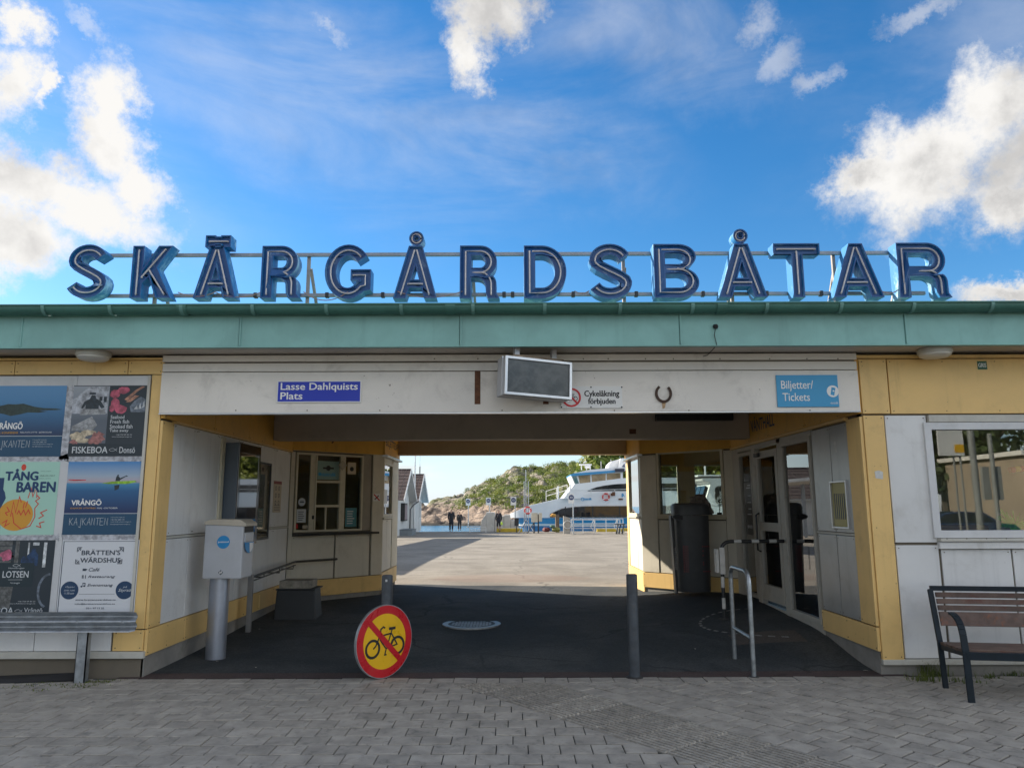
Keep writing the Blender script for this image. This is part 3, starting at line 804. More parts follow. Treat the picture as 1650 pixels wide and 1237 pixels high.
def window(F, s0, s1, z0, z1, fw=.05, m=TRIMW, gl=GLASS, mull=(), trans=(), d0=-.03, d1=.035, name='window', sill=0):
    fr_ = MB(); fr_.prism(F, [rc(s0, s1, z0, z1), rc(s0 + fw, s1 - fw, z0 + fw, z1 - fw)], d0, d1)
    for a in mull: fr_.fbox(F, a - fw * .5, a + fw * .5, d0 + .004, d1 - .004, z0 + fw, z1 - fw)
    for (a, b, z) in trans: fr_.fbox(F, a, b, d0 + .006, d1 - .006, z - fw * .45, z + fw * .45)
    f = fr_.build(name, m, T, bevel=.004)
    MB().fbox(F, s0 + fw * .8, s1 - fw * .8, -.004, .002, z0 + fw * .8, z1 - fw * .8).build('pane', gl, f)
    if sill: MB().fbox(F, s0 - .03, s1 + .03, -.01, sill, z0 - .03, z0 - .002).build('sill', m, f, bevel=.004)
    return f
TOPZ = 3.22
# ---------------- street front, left
xl0 = -14
wall(F_F, xl0, XL - .001, -.1, TOPZ)
px_s = lambda px, py=800, F=F_F: F.hit(px, py)[0]
pz = lambda py, px=825, F=F_F: F.hit(px, py)[1]
zb = pz(602)          # underside of the yellow top band
sj = px_s(209, 588)
for a, b in ((sj, XL), (sj - 1.2, sj), (sj - 2.4, sj - 1.2), (sj - 3.6, sj - 2.4), (xl0, sj - 3.6)): pan(F_F, a, b, zb, pz(579), YEL, 'yellow_band_panel', d1=.025)
MB().fbox(F_F, xl0, XL + .0, 0, .045, pz(579) + .002, TOPZ).build('top_trim', YEL, T, bevel=.004)
sb = px_s(222, 900)
pan(F_F, sb + .01, XL, .46, zb, YEL, 'corner_panel', d1=.025)
zk = pz(1046); zl = pz(1012)
pan(F_F, px_s(183, 1035), XL, zk, .455, YEL, 'corner_panel', d1=.025)
pan(F_F, px_s(57, 1035), px_s(181, 1035), zk, zl + .2, PAN)
pan(F_F, px_s(57, 1035) - 1.0, px_s(57, 1035), zk, zl + .2, PAN)
pan(F_F, xl0, px_s(57, 1035) - 1.0, zk, zb, PAN)
MB().fbox(F_F, xl0, XL + .02, 0, .05, pz(1057), zk).build('bottom_rail', TRIM, T, bevel=.005)
MB().fbox(F_F, xl0, XL - .02, -.10, -.001, -.15, pz(1057) - .002).build('plinth', CONC, T)
# ---------------- left passage wall
ky = .46
for a, b in ((YF - .015, 8.55), (8.55, 9.75), (9.75, 11.0), (11.0, CH)): pan(F_LS, a, b, .20, ky, YEL, 'yellow_kick_panel', d1=.03)
pan(F_LS, YF - .02, 7.95, ky, 2.56, YEL, 'corner_panel', d1=.028)
ysm = [7.95, 8.52, 9.24, 9.98, 10.72, 11.48, CH - .02]
for a, b in zip(ysm, ysm[1:]):
    pan(F_LS, a, b, ky, 1.33, PAN); pan(F_LS, a, b, 1.36, 2.555, PAN)
for a, b in ((YF - .02, 9.0), (9.0, 10.2), (10.2, 11.25), (11.25, CH)): pan(F_LS, a, b, 2.575, TOPZ, YELD, 'yellow_band_panel', d1=.045)
MB().fbox(F_LS, 7.95, CH, .0, .055, 2.555, 2.575).build('flashing', YEL, T)
MB().fbox(F_LS, 7.95, CH, .0, .030, 1.333, 1.357).build('joint_strip', TRIM, T)
wall(F_LS, YF + .002, CH + .05, -.1, TOPZ)
MB().fbox(F_LS, YF, CH + .05, -.02, .006, -.1, .198).build('plinth', CONC, T)
for y in (9.27, 9.33): MB().fbox(F_LS, y, y + .035, .021, .05, 1.37, 2.53).build('cable_duct', TRIMW, T, bevel=.004)
screws(F_LS, [(y + e, z) for y in ysm[:-1] for e in (.05, .65) for z in (2.53, 1.39)])
# ---------------- left splayed wall with the ticket window
s_ = lambda px, py=800: F_LC.hit(px, py)[0]
wa, wb = s_(474), s_(583); wz0, wz1 = 1.22, 2.44
wz0 = F_LC.hit(525, 856)[1]; wz1 = F_LC.hit(525, 731)[1]
wall(F_LC, -.02, LCW, -.1, TOPZ, holes=[(wa + .02, wb - .02, wz0 + .02, wz1 - .02)])
MB().fbox(F_LC, .0, LCW, -.02, .006, -.1, .198).build('plinth', CONC, T)
pan(F_LC, 0, LCW + .02, .20, .47, YEL, 'yellow_kick_panel', d1=.03)
pan(F_LC, wa - .02, s_(537, 890), .475, wz0 - .06, PANW); pan(F_LC, s_(539, 890), s_(594, 890), .475, wz0 - .06, PANW)
pan(F_LC, 0.01, wa - .02, .475, 2.57, PANW, d1=.03); pan(F_LC, s_(596, 890), LCW + .02, .475, wz1 + .05, PANW, d1=.03)
pan(F_LC, wb + .0, s_(597), wz0, wz1 + .05, mat('beige_grey_panel', (.30, .27, .22), .6), d1=.012)
pan(F_LC, 0.0, LCW + .02, 2.59, TOPZ, YELD, 'yellow_band_panel', d1=.045)
MB().fbox(F_LC, wa - .06, LCW + .0, 0, .04, wz1 + .05, 2.59).build('head_trim', TRIMW, T, bevel=.004)
m1, m2 = s_(502, 790), s_(551, 790)
MB().fbox(F_LC, wa - .02, s_(601, 858), .0, .20, wz0 - .055, wz0 - .02).build('counter_ledge', BLACK, T, bevel=.006)
wn = window(F_LC, wa, wb, wz0, wz1, fw=.035, m=TRIMW, gl=GLASSD)
fm = MB()
for c in (m1, m2): fm.fbox(F_LC, c - .045, c + .045, -.02, .03, wz0 + .035, wz1 - .035)
zt1, zt2 = F_LC.hit(528, 776)[1], F_LC.hit(528, 815)[1]
for z in (zt1, zt2): fm.fbox(F_LC, m1 + .045, m2 - .045, -.015, .04, z - .02, z + .02)
sc_ = s_(523.5, 833); fm.fbox(F_LC, sc_ - .012, sc_ + .012, -.01, .03, wz0 + .035, zt2 - .02)
fm.fbox(F_LC, m1 + .045, m1 + .07, -.015, .045, wz0 + .035, wz1 - .035); fm.fbox(F_LC, m2 - .07, m2 - .045, -.015, .045, wz0 + .035, wz1 - .035)
fm.build('sash', TRIMW, wn, bevel=.004)
MB().fbox(F_LC, m1 + .01, m1 + .035, .03, .06, F_LC.hit(506, 836)[1], F_LC.hit(506, 830)[1]).build('catch', BLACK, wn, bevel=.004)
# ---------------- left end wall with narrow window
q = lambda px, py: F_LE.hit(px, py)
la, lb2 = 13.75, 15.05
lz0, lz1 = q(622, 833)[1], q(622, 744)[1]
la, lb2 = q(615.5, 790)[0], q(630, 790)[0]
wall(F_LE, 13.55, YB, -.1, TOPZ, holes=[(la + .02, lb2 - .02, lz0 + .02, lz1 - .02)])
window(F_LE, la, lb2, lz0, lz1, fw=.06, m=TRIMW, sill=.06)
pan(F_LE, 13.54, YB, .2, .50, YEL, 'yellow_kick_panel', d1=.03)
mid = (la + lb2) / 2
for a, b in ((13.6, mid), (mid, lb2 + .02)): pan(F_LE, a, b, .505, lz0 - .04, PANW)
pan(F_LE, lb2 + .03, YB, .505, 2.56, TRIMW, 'corner_post', d1=.03); pan(F_LE, 13.56, la, lz0 - .03, 2.56, PANW, d1=.025)
pan(F_LE, la, lb2, lz1, 2.56, TRIMW, 'head_trim')
pan(F_LE, 13.5, YB + .02, 2.60, TOPZ, YELD, 'yellow_band_panel', d1=.045)
MB().fbox(F_LE, 13.5, YB + .03, 0, .10, 2.562, 2.598).build('flashing', ALU, T, bevel=.003)
# ---------------- street front, right
zt = pz(669, 1500)
pan(F_F, XR - .30, XR - .02, pz(665, 1400), pz(578, 1400), YEL, 'corner_panel', d1=.045) if False else None
xr1 = px_s(1428, 622)
pan(F_F, XR, xr1, zt + .012, pz(579, 1400), YEL, 'yellow_band_panel', d1=.04)
pan(F_F, xr1 + .012, xr1 + 3.4, zt + .012, pz(579, 1400), YEL, 'yellow_band_panel', d1=.025)
pan(F_F, xr1 + 3.42, 14, zt + .012, pz(579, 1400), YEL, 'yellow_band_panel', d1=.025)
MB().fbox(F_F, XR - .06, 14, 0, .055, pz(579, 1400) + .004, TOPZ).build('top_trim', YEL, T, bevel=.004)
x1_ = px_s(1437, 700)
pan(F_F, XR, px_s(1453, 1040), pz(1062, 1440), zt, YEL, 'corner_panel', d1=.04)
wx0 = px_s(1494, 780); wzt, wzb = pz(681, 1550), pz(866, 1550)
zj = pz(876, 1475)
xa = px_s(1453, 1040) + .012; xb = px_s(1519, 970)
pan(F_F, xa, xb - .0, zj + .012, zt, PAN); pan(F_F, xa, xb, pz(1060, 1480), zj - .008, PAN)
WX1 = wx0 + 2.6
xm = px_s(1635, 960)
zsl = pz(884, 1550)
for a, b in ((xb + .02, xm), (xm + .012, xm + 1.15), (xm + 1.16, WX1)): pan(F_F, a, b, pz(1060, 1480), zsl, PAN)
pan(F_F, WX1 + .02, 14, pz(1060, 1480), zt, PAN)
MB().fbox(F_F, XR, 14, 0, .05, pz(1069, 1550), pz(1060, 1480) - .004).build('bottom_rail', TRIM, T, bevel=.005)
MB().fbox(F_F, XR + .02, 14, -.10, -.001, -.15, pz(1069, 1550) - .004).build('plinth', CONC, T)
wall(F_F, XR, 14, pz(1069, 1550), TOPZ, holes=[(wx0 + .03, WX1, wzb + .03, wzt - .02)])
MB().fbox(F_F, xb + .01, WX1, 0, .05, wzt + .004, zt - .002).build('head_trim', TRIM, T, bevel=.004)
w_ = window(F_F, wx0, WX1, wzb, wzt, fw=.075, m=mat('white_window_frame', (.60, .61, .62), .4, var=.05, dirt=(.3, .3, .28), dirt_amt=.25, dscale=6), gl=GLASS, mull=(wx0 + 1.5,), d1=.045)
MB().fbox(F_F, wx0 + .04, WX1, .0, .085, wzb - .035, wzb - .004).build('sill', TRIM, w_, bevel=.005)
MB().fbox(F_F, wx0 + .04, WX1, .0, .06, zsl + .004, wzb - .04).build('apron', PAN, w_, bevel=.003)
screws(F_F, [(wx0 + .1 + i * .2, wzb - .006) for i in range(12)], d=.083)
# ---------------- right passage wall
pan(F_RS, YF - .03, 8.0, .46, zt - .01, YEL, 'corner_panel', d1=.03)
pan(F_RS, YF - .03, 9.0, .22, .455, YEL, 'yellow_kick_panel', d1=.03)
METP = mat('satin_metal_panel', (.40, .405, .40), .34, metal=.35, var=.1, scale=2, dirt=(.2, .19, .16), dirt_amt=.4, dscale=3, streak=.3)
for a, b in ((8.01, 8.46), (8.47, 8.97)):
    pan(F_RS, a, b, .46, 1.33, METP); pan(F_RS, a, b, 1.36, 2.55, METP)
MB().fbox(F_RS, 8.0, 8.98, 0, .03, 1.333, 1.357).build('joint_strip', TRIM, T)
for a, b in ((YF - .03, 9.1), (9.1, 10.4), (10.4, 11.25), (11.25, CH)): pan(F_RS, a, b, 2.60, TOPZ, YELD, 'yellow_band_panel', d1=.045)
MB().fbox(F_RS, 8.0, CH, 0, .055, 2.565, 2.598).build('flashing', YEL, T)
MB().fbox(F_RS, YF, CH, -.03, .006, -.1, .22).build('plinth', CONC, T)
wall(F_RS, YF + .002, 8.98, .2, TOPZ); wall(F_RS, 8.98, CH + .05, 2.56, TOPZ)
FRM = mat('grey_beige_frame', (.42, .40, .35), .45, var=.08, scale=4, dirt=(.2, .17, .12), dirt_amt=.35, dscale=7)
window(F_RS, 9.02, 10.02, .27, 2.5, fw=.06, m=FRM, name='side_light')
MB().fbox(F_RS, 10.02, 10.16, -.05, .03, .2, 2.56).build('door_post', FRM, T, bevel=.004)
MB().fbox(F_RS, 8.98, CH, -.05, .03, 2.5, 2.562).build('head_trim', FRM, T, bevel=.004)
MB().fbox(F_RS, 8.98, CH, -.05, .02, .0, .27).build('threshold', FRM, T, bevel=.004)
# door
dz0 = .33
dr = MB(); dr.prism(F_RS, [rc(10.18, 11.08, dz0, 2.44), rc(10.27, 10.99, 1.42, 2.34), rc(10.27, 10.99, .55, 1.30)], -.03, .03)
dr = dr.build('door', FRM, T, bevel=.004)
MB().fbox(F_RS, 10.25, 11.01, -.004, .002, .53, 2.36).build('pane', GLASS, dr)
MB().fbox(F_RS, 10.86, 11.02, .031, .075, 2.36, 2.42).build('closer', BLACK, dr, bevel=.005)
mb = MB(); mb.tube([F_RS.P(11.03, .03, 1.55), F_RS.P(11.03, .08, 1.52), F_RS.P(11.03, .08, 1.02), F_RS.P(11.03, .03, 1.0)], .014, 8); mb.build('handle', BLACK, dr, smooth=True)
MB().fbox(F_RS, 11.09, 11.25, -.05, .035, .2, 2.5).build('door_post', FRM, T, bevel=.004)
window(F_RS, 11.27, 11.92, .3, 2.48, fw=.055, m=FRM, name='side_light')
MB().fbox(F_RS, 11.93, CH + .02, -.05, .03, .2, 2.5).build('door_post', FRM, T, bevel=.004)
# ---------------- right splayed wall
t_ = lambda px, py=800: F_RC.hit(px, py)
ra, rb = t_(1168, 780)[0], t_(1060, 780)[0]
rz0, rz1 = t_(1112, 833)[1], t_(1112, 722)[1]
wall(F_RC, -.02, LCW, -.1, TOPZ, holes=[(ra + .02, rb - .02, rz0 + .02, rz1 - .02)])
window(F_RC, ra, rb, rz0, rz1, fw=.05, m=TRIMW, sill=.07)
pan(F_RC, 0, LCW + .02, .24, .50, YEL, 'yellow_kick_panel', d1=.03)
sM = t_(1126, 900)[0]
pan(F_RC, ra + .0, sM - .008, .505, rz0 - .05, PANW); pan(F_RC, sM + .004, rb, .505, rz0 - .05, PANW)
pan(F_RC, 0.01, ra - .01, .505, 2.57, PANW, d1=.03); pan(F_RC, rb + .01, LCW + .02, .505, 2.57, PANW, d1=.03)
pan(F_RC, ra - .01, rb + .01, rz1 + .0, 2.57, TRIMW, 'head_trim')
pan(F_RC, 0.0, LCW + .02, 2.59, TOPZ, YELD, 'yellow_band_panel', d1=.045)
MB().fbox(F_RC, .0, LCW, -.02, .006, -.1, .238).build('plinth', CONC, T)
# ---------------- right end wall
q = lambda px, py: F_RE.hit(px, py)
ea, eb = 13.75, 15.05
ez0, ez1 = rz0, rz1
wall(F_RE, 13.55, YB, -.1, TOPZ, holes=[(ea + .02, eb - .02, ez0 + .02, ez1 - .02)])
window(F_RE, ea, eb, ez0, ez1, fw=.06, m=TRIMW, sill=.06)
pan(F_RE, 13.54, YB, .12, .50, YEL, 'yellow_kick_panel', d1=.03)
for a, b in ((13.6, 14.15), (14.15, 14.6), (14.6, eb + .02)): pan(F_RE, a, b, .505, ez0 - .04, PANW)
pan(F_RE, eb + .03, YB, .505, 2.56, YEL, 'corner_post', d1=.03); pan(F_RE, 13.56, ea, ez0 - .03, 2.56, PANW, d1=.025)
pan(F_RE, ea, eb, ez1, 2.56, TRIMW, 'head_trim')
pan(F_RE, 13.5, YB + .02, 2.60, TOPZ, YELD, 'yellow_band_panel', d1=.045)
MB().fbox(F_RE, 13.5, YB + .03, 0, .10, 2.562, 2.598).build('flashing', ALU, T, bevel=.003)
# ---------------- harbour side walls, outer ends
wall(F_B, xl0, -CL, -.1, TOPZ, m=YEL)
RH = [(2.72, 3.42, 1.25, 2.5), (3.72, 4.62, 1.25, 2.5), (4.95, 6.2, .55, 2.5), (6.5, 7.8, .55, 2.5), (8.1, 9.6, 1.2, 2.5)]
wall(F_B, CL, 14, -.1, TOPZ, m=YEL, holes=RH)
for (a, b, c, d) in RH: window(F_B, a - .02, b + .02, c - .02, d + .02, fw=.05, m=TRIMW)
MB().box(xl0 - .1, xl0, YF, YB, -.1, TOPZ).build('wall', YEL, T); MB().box(14, 14.1, YF, YB, -.1, TOPZ).build('wall', YEL, T)
# inner rooms
INW = mat('inner_wall_paint', (.62, .57, .44), .8, var=.05)
FLO = mat('hall_floor', (.20, .18, .15), .6, var=.1)
mb = MB(); mb.box(XR + .15, 13.9, YF + .15, YB - .15, .0, .24); mb.build('hall_floor', FLO, T)
mb = MB(); mb.box(7.9, 8.0, 9.8, YB - .15, .24, 3.1); mb.build('inner_wall', INW, T)
mb = MB(); mb.box(8.0, 13.9, 9.7, 9.8, .24, 3.1); mb.build('inner_wall', INW, T)
mb = MB(); mb.box(-13.9, XL - .15, YF + .15, YB - .15, .0, .24); mb.build('office_floor', FLO, T)
mb = MB(); mb.box(-5.6, -5.5, YF + .15, YB - .15, .24, 3.1); mb.build('inner_wall', DARK, T)
# ceiling under the whole roof, in boards
CEIL = mat('ceiling_paint', (.55, .50, .44), .7, var=.06, scale=2)
MB().box(XL, XR, YF + .1, YB, TOPZ - .02, TOPZ + .03).build('ceiling', CEIL, T)
MB().box(-13.9, XL - .12, YF + .1, YB, TOPZ - .02, TOPZ + .03).build('ceiling', INW, T); MB().box(XR + .12, 13.9, YF + .1, YB, TOPZ - .02, TOPZ + .03).build('ceiling', INW, T)
# ---------------- beams across the passage
zb1 = pz(665); zt1_ = pz(600)
mb = MB(); mb.box(XL + .001, XR - .03, YF - .07, YF + .12, zb1, zt1_); mb.build('front_beam', BEAM, T, bevel=.006)
for y0_, y1_, dd in ((585.5, 598.5, .012), (573, 583, .0)): MB().box(XL + .001, XR - .03, YF - .07 + dd, YF + .10, pz(y1_), pz(y0_)).build('beam_board', BEAM, T, bevel=.003)
MB().box(XL + .01, XR - .04, YF - .03, YF + .08, zt1_ - .01, TOPZ + .02).build('beam_core', SEAL, T)
MB().box(XL + .001, XR - .03, YF - .075, YF + .0, zb1 - .012, zb1 - .001).build('drip_edge', ALU, T)
BM2 = mat('beige_beam_paint', (.46, .40, .34), .65, var=.07, scale=1.2, dirt=(.2, .16, .12), dirt_amt=.3, dscale=3)
mb = MB(); mb.box(XL + .05, XR - .05, 11.2, 11.45, 2.665, TOPZ - .021); mb.build('middle_beam', BM2, T, bevel=.006)
BM3 = mat('ochre_beam_paint', (.42, .32, .20), .65, var=.07, scale=1.2, dirt=(.2, .16, .12), dirt_amt=.3, dscale=3)
mb = MB(); mb.box(-CL + .046, CL - .046, 15.05, YB + .02, 2.70, TOPZ - .021); mb.build('rear_beam', BM3, T, bevel=.006)
# ---------------- roof
YE = 7.27
SOF = mat('soffit_boards', (.52, .48, .43), .7, var=.08, scale=2.5, dirt=(.3, .26, .22), dirt_amt=.3, dscale=3)
for k, (a, b) in enumerate(((YE + .01, YE + .145), (YE + .15, YE + .285), (YE + .29, YF + .08))):
    MB().box(-14.6, 14.6, a, b, TOPZ + .032, TOPZ + .055).build('soffit_board', SOF, T, bevel=.003)
roofm = mat('roof_sheet', (.10, .24, .21), .6, var=.1)
mb = MB(); mb.hexa([(-14.6, YE, TOPZ + .06), (14.6, YE, TOPZ + .06), (14.6, YB + .25, TOPZ + .06), (-14.6, YB + .25, TOPZ + .06), (-14.6, YE, 3.56), (14.6, YE, 3.56), (14.6, YB + .25, 3.66), (-14.6, YB + .25, 3.66)])
mb.build('roof', roofm, T)
fz0, fz1 = at_y(825, 557, YE - .02).z, at_y(825, 515, YE - .02).z
seams = [px_s(x, 535, Fr((0, YE), (1, 0), (0, -1))) for x in (36, 387, 741, 1094, 1456)]
seams = [-14.6, seams[0] - 4.3, seams[0] - 2.15] + seams + [seams[-1] + 2.2, seams[-1] + 4.4, 14.6]
for i, (a, b) in enumerate(zip(seams, seams[1:])):
    mb = MB(); mb.box(a + .002, b - .002, YE - .025 - .003 * (i % 2), YE - .001, fz0, fz1 + .06)
    mb.box(a + .003, a + .02, YE - .037, YE - .025, fz0 + .002, fz1 + .05)
    mb.build('fascia_sheet', COPPER, T, bevel=.004)
MB().box(-14.6, 14.6, YE - .04, YE + .02, fz0 - .012, fz0 - .001).build('drip_edge', COPPER, T)
# gutter: half-round, open above, with straps
gz = at_y(825, 491, YE - .16).z
gr = .075
def gsec(r, y0, zc, a0=180, a1=360, n=12): return [(y0 + r * math.cos(R_(a0 + (a1 - a0) * i / n)), zc + r * math.sin(R_(a0 + (a1 - a0) * i / n))) for i in range(n + 1)]
o_ = gsec(gr, YE - .115, gz); i_ = gsec(gr - .006, YE - .115, gz)[::-1]; sec = o_ + i_
def extr_x(mb, sec, x0, x1):
    n = len(sec); mb.add([(x0, a, b) for a, b in sec] + [(x1, a, b) for a, b in sec], [(i, (i + 1) % n, n + (i + 1) % n, n + i) for i in range(n)])
mb = MB(); extr_x(mb, sec, -14.6, 14.6); mb.tube([(-14.6, YE - .115 - gr, gz + .004), (14.6, YE - .115 - gr, gz + .004)], .011, 8); gut = mb.build('gutter', GUT, T, smooth=True)
FG = Fr((0, YE - .19), (1, 0), (0, -1))
sx_ = [px_s(x, 500, FG) for x in (68, 176, 291, 406, 525, 646, 762, 878, 1000, 1117, 1237, 1357, 1474, 1601)]
d_ = .735
sx_ += [sx_[0] - d_ * k for k in range(1, 13)] + [sx_[-1] + d_ * k for k in range(1, 13)]
STRP = mat('light_strap', (.13, .28, .25), .5, var=.1)
for x in sx_:
    mb = MB(); extr_x(mb, gsec(gr + .010, YE - .115, gz) + gsec(gr + .001, YE - .115, gz)[::-1], x - .017, x + .017); mb.build('gutter_strap', STRP, gut)
for x in [px_s(p, 500, FG) for p in (291, 725, 1165)]:
    mb = MB(); extr_x(mb, gsec(gr + .009, YE - .115, gz) + gsec(gr + .001, YE - .115, gz)[::-1], x - .05, x + .05); mb.build('gutter_joint', GUT, gut)
MB().box(-14.6, 14.6, YE - .04, YE + .12, 3.555, 3.575).build('roof_edge_sheet', mat('pale_copper', (.16, .34, .30), .5, var=.15, scale=3), T)
# loose wire on the fascia
wp = [at_y(1153, 528, YE - .06), at_y(1151, 540, YE - .04), at_y(1155, 556, YE - .04), at_y(1140, 572, YF - .08), at_y(1133, 574, YF - .075)]
mb = MB(); mb.tube(wp, .004, 5); mb.lathe(tuple(at_y(1153, 526, YE - .04)), [(.02, -.02), (.028, 0), (.02, .02)], 10)
mb.build('loose_wire', BLK, T, smooth=True)
# stains, dark slots and screw rows on the beam
F_BM = Fr((0, YF - .072), (1, 0), (0, -1))
mb = MB()
a, z1 = F_BM.hit(765, 597); b, z0 = F_BM.hit(774, 651); mb.fbox(F_BM, a, b, 0, .002, z0, z1)
a, z1 = F_BM.hit(875, 645); b, z0 = F_BM.hit(884, 651); mb.fbox(F_BM, a, b, 0, .002, z0, z1)
mb.build('rusty_slot', RUST, T)
for i in range(0, 40):
    pass
screws(F_BM, [(F_BM.hit(x, 661)[0], F_BM.hit(x, 661)[1]) for x in (380, 495, 612, 809, 990, 1110, 1305)] + [F_BM.hit(x, 578) for x in (700, 770, 940, 980, 1040, 1085, 1160, 1240, 1300, 1350)], d=.001, r=.007)
F_M2 = Fr((0, 11.2), (1, 0), (0, -1))
mb = MB(); a, z1 = F_M2.hit(1014, 691); b, z0 = F_M2.hit(1025, 699); mb.fbox(F_M2, a, b, 0, .003, z0, z1); mb.build('dark_stain', RUST, T)
a, z1 = Fr((0, YF - .06), (1, 0), (0, -1)).hit(1055, 669); b, z0 = Fr((0, YF - .06), (1, 0), (0, -1)).hit(1179, 678)
mb = MB(); a, z1 = F_M2.hit(1055, 668); b, z0 = F_M2.hit(1179, 678); mb.fbox(F_M2, a, b, 0, .10, z0, z1 + .03)
tag(mb.build('strip_light', BLACK, bevel=.006), 'long black unlit strip light on the beam above the waiting hall side', 'strip light')
# ================================================================== ROOFTOP LETTERS
YL = 8.0; LD = .17
F_L = Fr((0, YL), (1, 0), (0, -1))
def paint_mat(name, deep, pale, lo=.48, hi=.66, sc=5.0):
    m = bpy.data.materials.new(name); m.use_nodes = True; t = m.node_tree; q = NT(t); b = t.nodes['Principled BSDF']
    co = q.n('ShaderNodeTexCoord').outputs['Object']; mp = q.n('ShaderNodeMapping'); q.put(mp.inputs['Vector'], co); mp.inputs['Scale'].default_value = (1, 1, .45)
    n = q.noise(mp.outputs[0], sc, 7, .68, .5); n2 = q.noise(co, 22, 5, .7)
    c = q.mix(q.ramp(q.m('ADD', n, q.m('MULTIPLY', q.m('SUBTRACT', n2, .5), .25)), lo, hi), deep, pale)
    c = q.mix(q.ramp(n2, .62, .8, 0, .5), c, tuple(x * .5 for x in deep))
    q.put(b.inputs['Base Color'], c); b.inputs['Roughness'].default_value = .45
    return m
LFACE = paint_mat('weathered_blue_face', (.012, .08, .25), (.40, .50, .58), .55, .78, 3.6)
LRIM = paint_mat('dark_blue_rim', (.010, .055, .21), (.03, .15, .34), .45, .75)
LSIDE = paint_mat('faded_cyan_sides', (.012, .16, .39), (.38, .60, .72), .48, .72, 4.0)
TUBEM = mat('unlit_neon_tube', (.50, .46, .47), .25, var=.12, scale=9, coat=.5)
def letter_shapes(ch, W, H, w):
    m = w / 2
    if ch == 'T':
        return [[(0, H), (0, H - w), (W / 2 - m, H - w), (W / 2 - m, 0), (W / 2 + m, 0), (W / 2 + m, H - w), (W, H - w), (W, H)]], [[(.05, H - m), (W - .05, H - m)], [(W / 2, H - m - .03), (W / 2, .05)]]
    if ch == 'A':
        t = w * .60; a = w * 1.10; k = (W / 2 - t) / H; c0, c1 = .20 * H, .355 * H
        o = [(0, 0), (a, 0), (a + k * c0, c0), (W - a - k * c0, c0), (W - a, 0), (W, 0), (W / 2 + t, H), (W / 2 - t, H)]
        zt = (W / 2 - a) / k; h = [(a + k * c1, c1), (W - a - k * c1, c1), (W / 2, zt)]
        tb = [[(a * .52 + k * .05, .05), (W / 2 - .012, H - .045), (W / 2 + .012, H - .045), (W - a * .52 - k * .05, .05)], [(a * .7 + k * (c0 + c1) / 2 + .02, (c0 + c1) / 2), (W - a * .7 - k * (c0 + c1) / 2 - .02, (c0 + c1) / 2)]]
        return [o, h], tb
    if ch == 'K':
        o = [(0, 0), (w, 0), (w, .28 * H), (w + .07, .28 * H + .075), (W - 1.30 * w, 0), (W, 0), (w + .155, .28 * H + .185), (W - .005, H), (W - 1.30 * w, H), (w, .56 * H), (w, H), (0, H)]
        return [o], [[(m, .05), (m, H - .05)], [(W - .75 * w, H - .04), (m + .05, .40 * H)], [(.43 * W, .53 * H), (W - .62 * w, .05)]]
    if ch == 'D':
        r = min(H / 2, W * .62); cx = W - r * .93; rx = W - cx
        o = [(0, 0), (cx, 0)] + ell(cx, H / 2, rx, H / 2, 22, -90, 90)[1:-1] + [(cx, H), (0, H)]
        h = [(w, w * .95), (cx, w * .95)] + ell(cx, H / 2, rx - w, H / 2 - w * .95, 18, -90, 90)[1:-1] + [(cx, H - w * .95), (w, H - w * .95)]
        tb = [[(m, H - m), (m, m), (cx, m)] + ell(cx, H / 2, rx - m, H / 2 - m, 18, -90, 90)[1:-1] + [(cx, H - m), (m + .04, H - m)]]
        return [o, h], tb
    if ch == 'B':
        zc = .53 * H; b1 = zc / 2; r2 = (H - zc) / 2; x1 = W * .56; x2 = W * .54
        o = [(0, 0), (x1, 0)] + ell(x1, b1 + .01, W - x1, b1 + .01, 16, -90, 62) + ell(x2, zc + r2, W * .95 - x2, r2, 16, -62, 90) + [(0, H)]
        v = w * .90
        h1 = [(w, v), (x1, v)] + ell(x1, (v + zc - v * .5) / 2, W - x1 - w, (zc - 1.5 * v) / 2, 12, -90, 90)[1:-1] + [(x1, zc - v * .5), (w, zc - v * .5)]
        h2 = [(w, zc + v * .5), (x2, zc + v * .5)] + ell(x2, (zc + v * .5 + H - v) / 2, W * .95 - x2 - w, (H - zc - 1.5 * v) / 2, 12, -90, 90)[1:-1] + [(x2, H - v), (w, H - v)]
        tb = [[(m, H - m), (m, m), (x1, m)] + ell(x1, (m + zc) / 2, W - x1 - m, (zc - m) / 2, 12, -90, 90)[1:-1] + [(x1, zc), (m + .05, zc)], [(x2, zc + .01)] + ell(x2, (zc + H - m) / 2, W * .95 - x2 - m, (H - m - zc) / 2, 12, -80, 90) + [(m + .04, H - m)]]
        return [o, h1, h2], tb
    if ch == 'R':
        zb = .385 * H; v = w * .92; r = (H - zb) / 2; cx = W * .93 - r; rx = W * .93 - cx
        lx = W * .93 - w
        o = [(0, 0), (w, 0), (w, zb), (lx - .10, zb)] + ell(lx - .10, zb - .09, .10, .09, 6, 90, 0)[1:] + [(lx + .006, .06), (lx + .03, 0), (W, 0), (W - .035, .05)]
        o += [(W - .035, zb - .07)] + ell(W - .035 - .07, zb - .07, .07, .10, 5, 0, 70)[1:] + ell(cx, zb + r, rx, r, 18, -62, 90) + [(0, H)]
        h = [(w, zb + v), (cx, zb + v)] + ell(cx, zb + r, rx - w, r - v, 14, -90, 90)[1:-1] + [(cx, H - v), (w, H - v)]
        tb = [[(m, .05), (m, H - m), (cx, H - m)] + ell(cx, zb + r, rx - m, r - m, 14, 90, -90)[1:-1] + [(cx, zb + m), (m + .05, zb + m)], [(lx - .05, zb + m)] + ell(lx - .05, zb - .07, .05 + m, .07 + m, 6, 80, 0) + [(lx + m, .05)]]
        return [o, h], tb
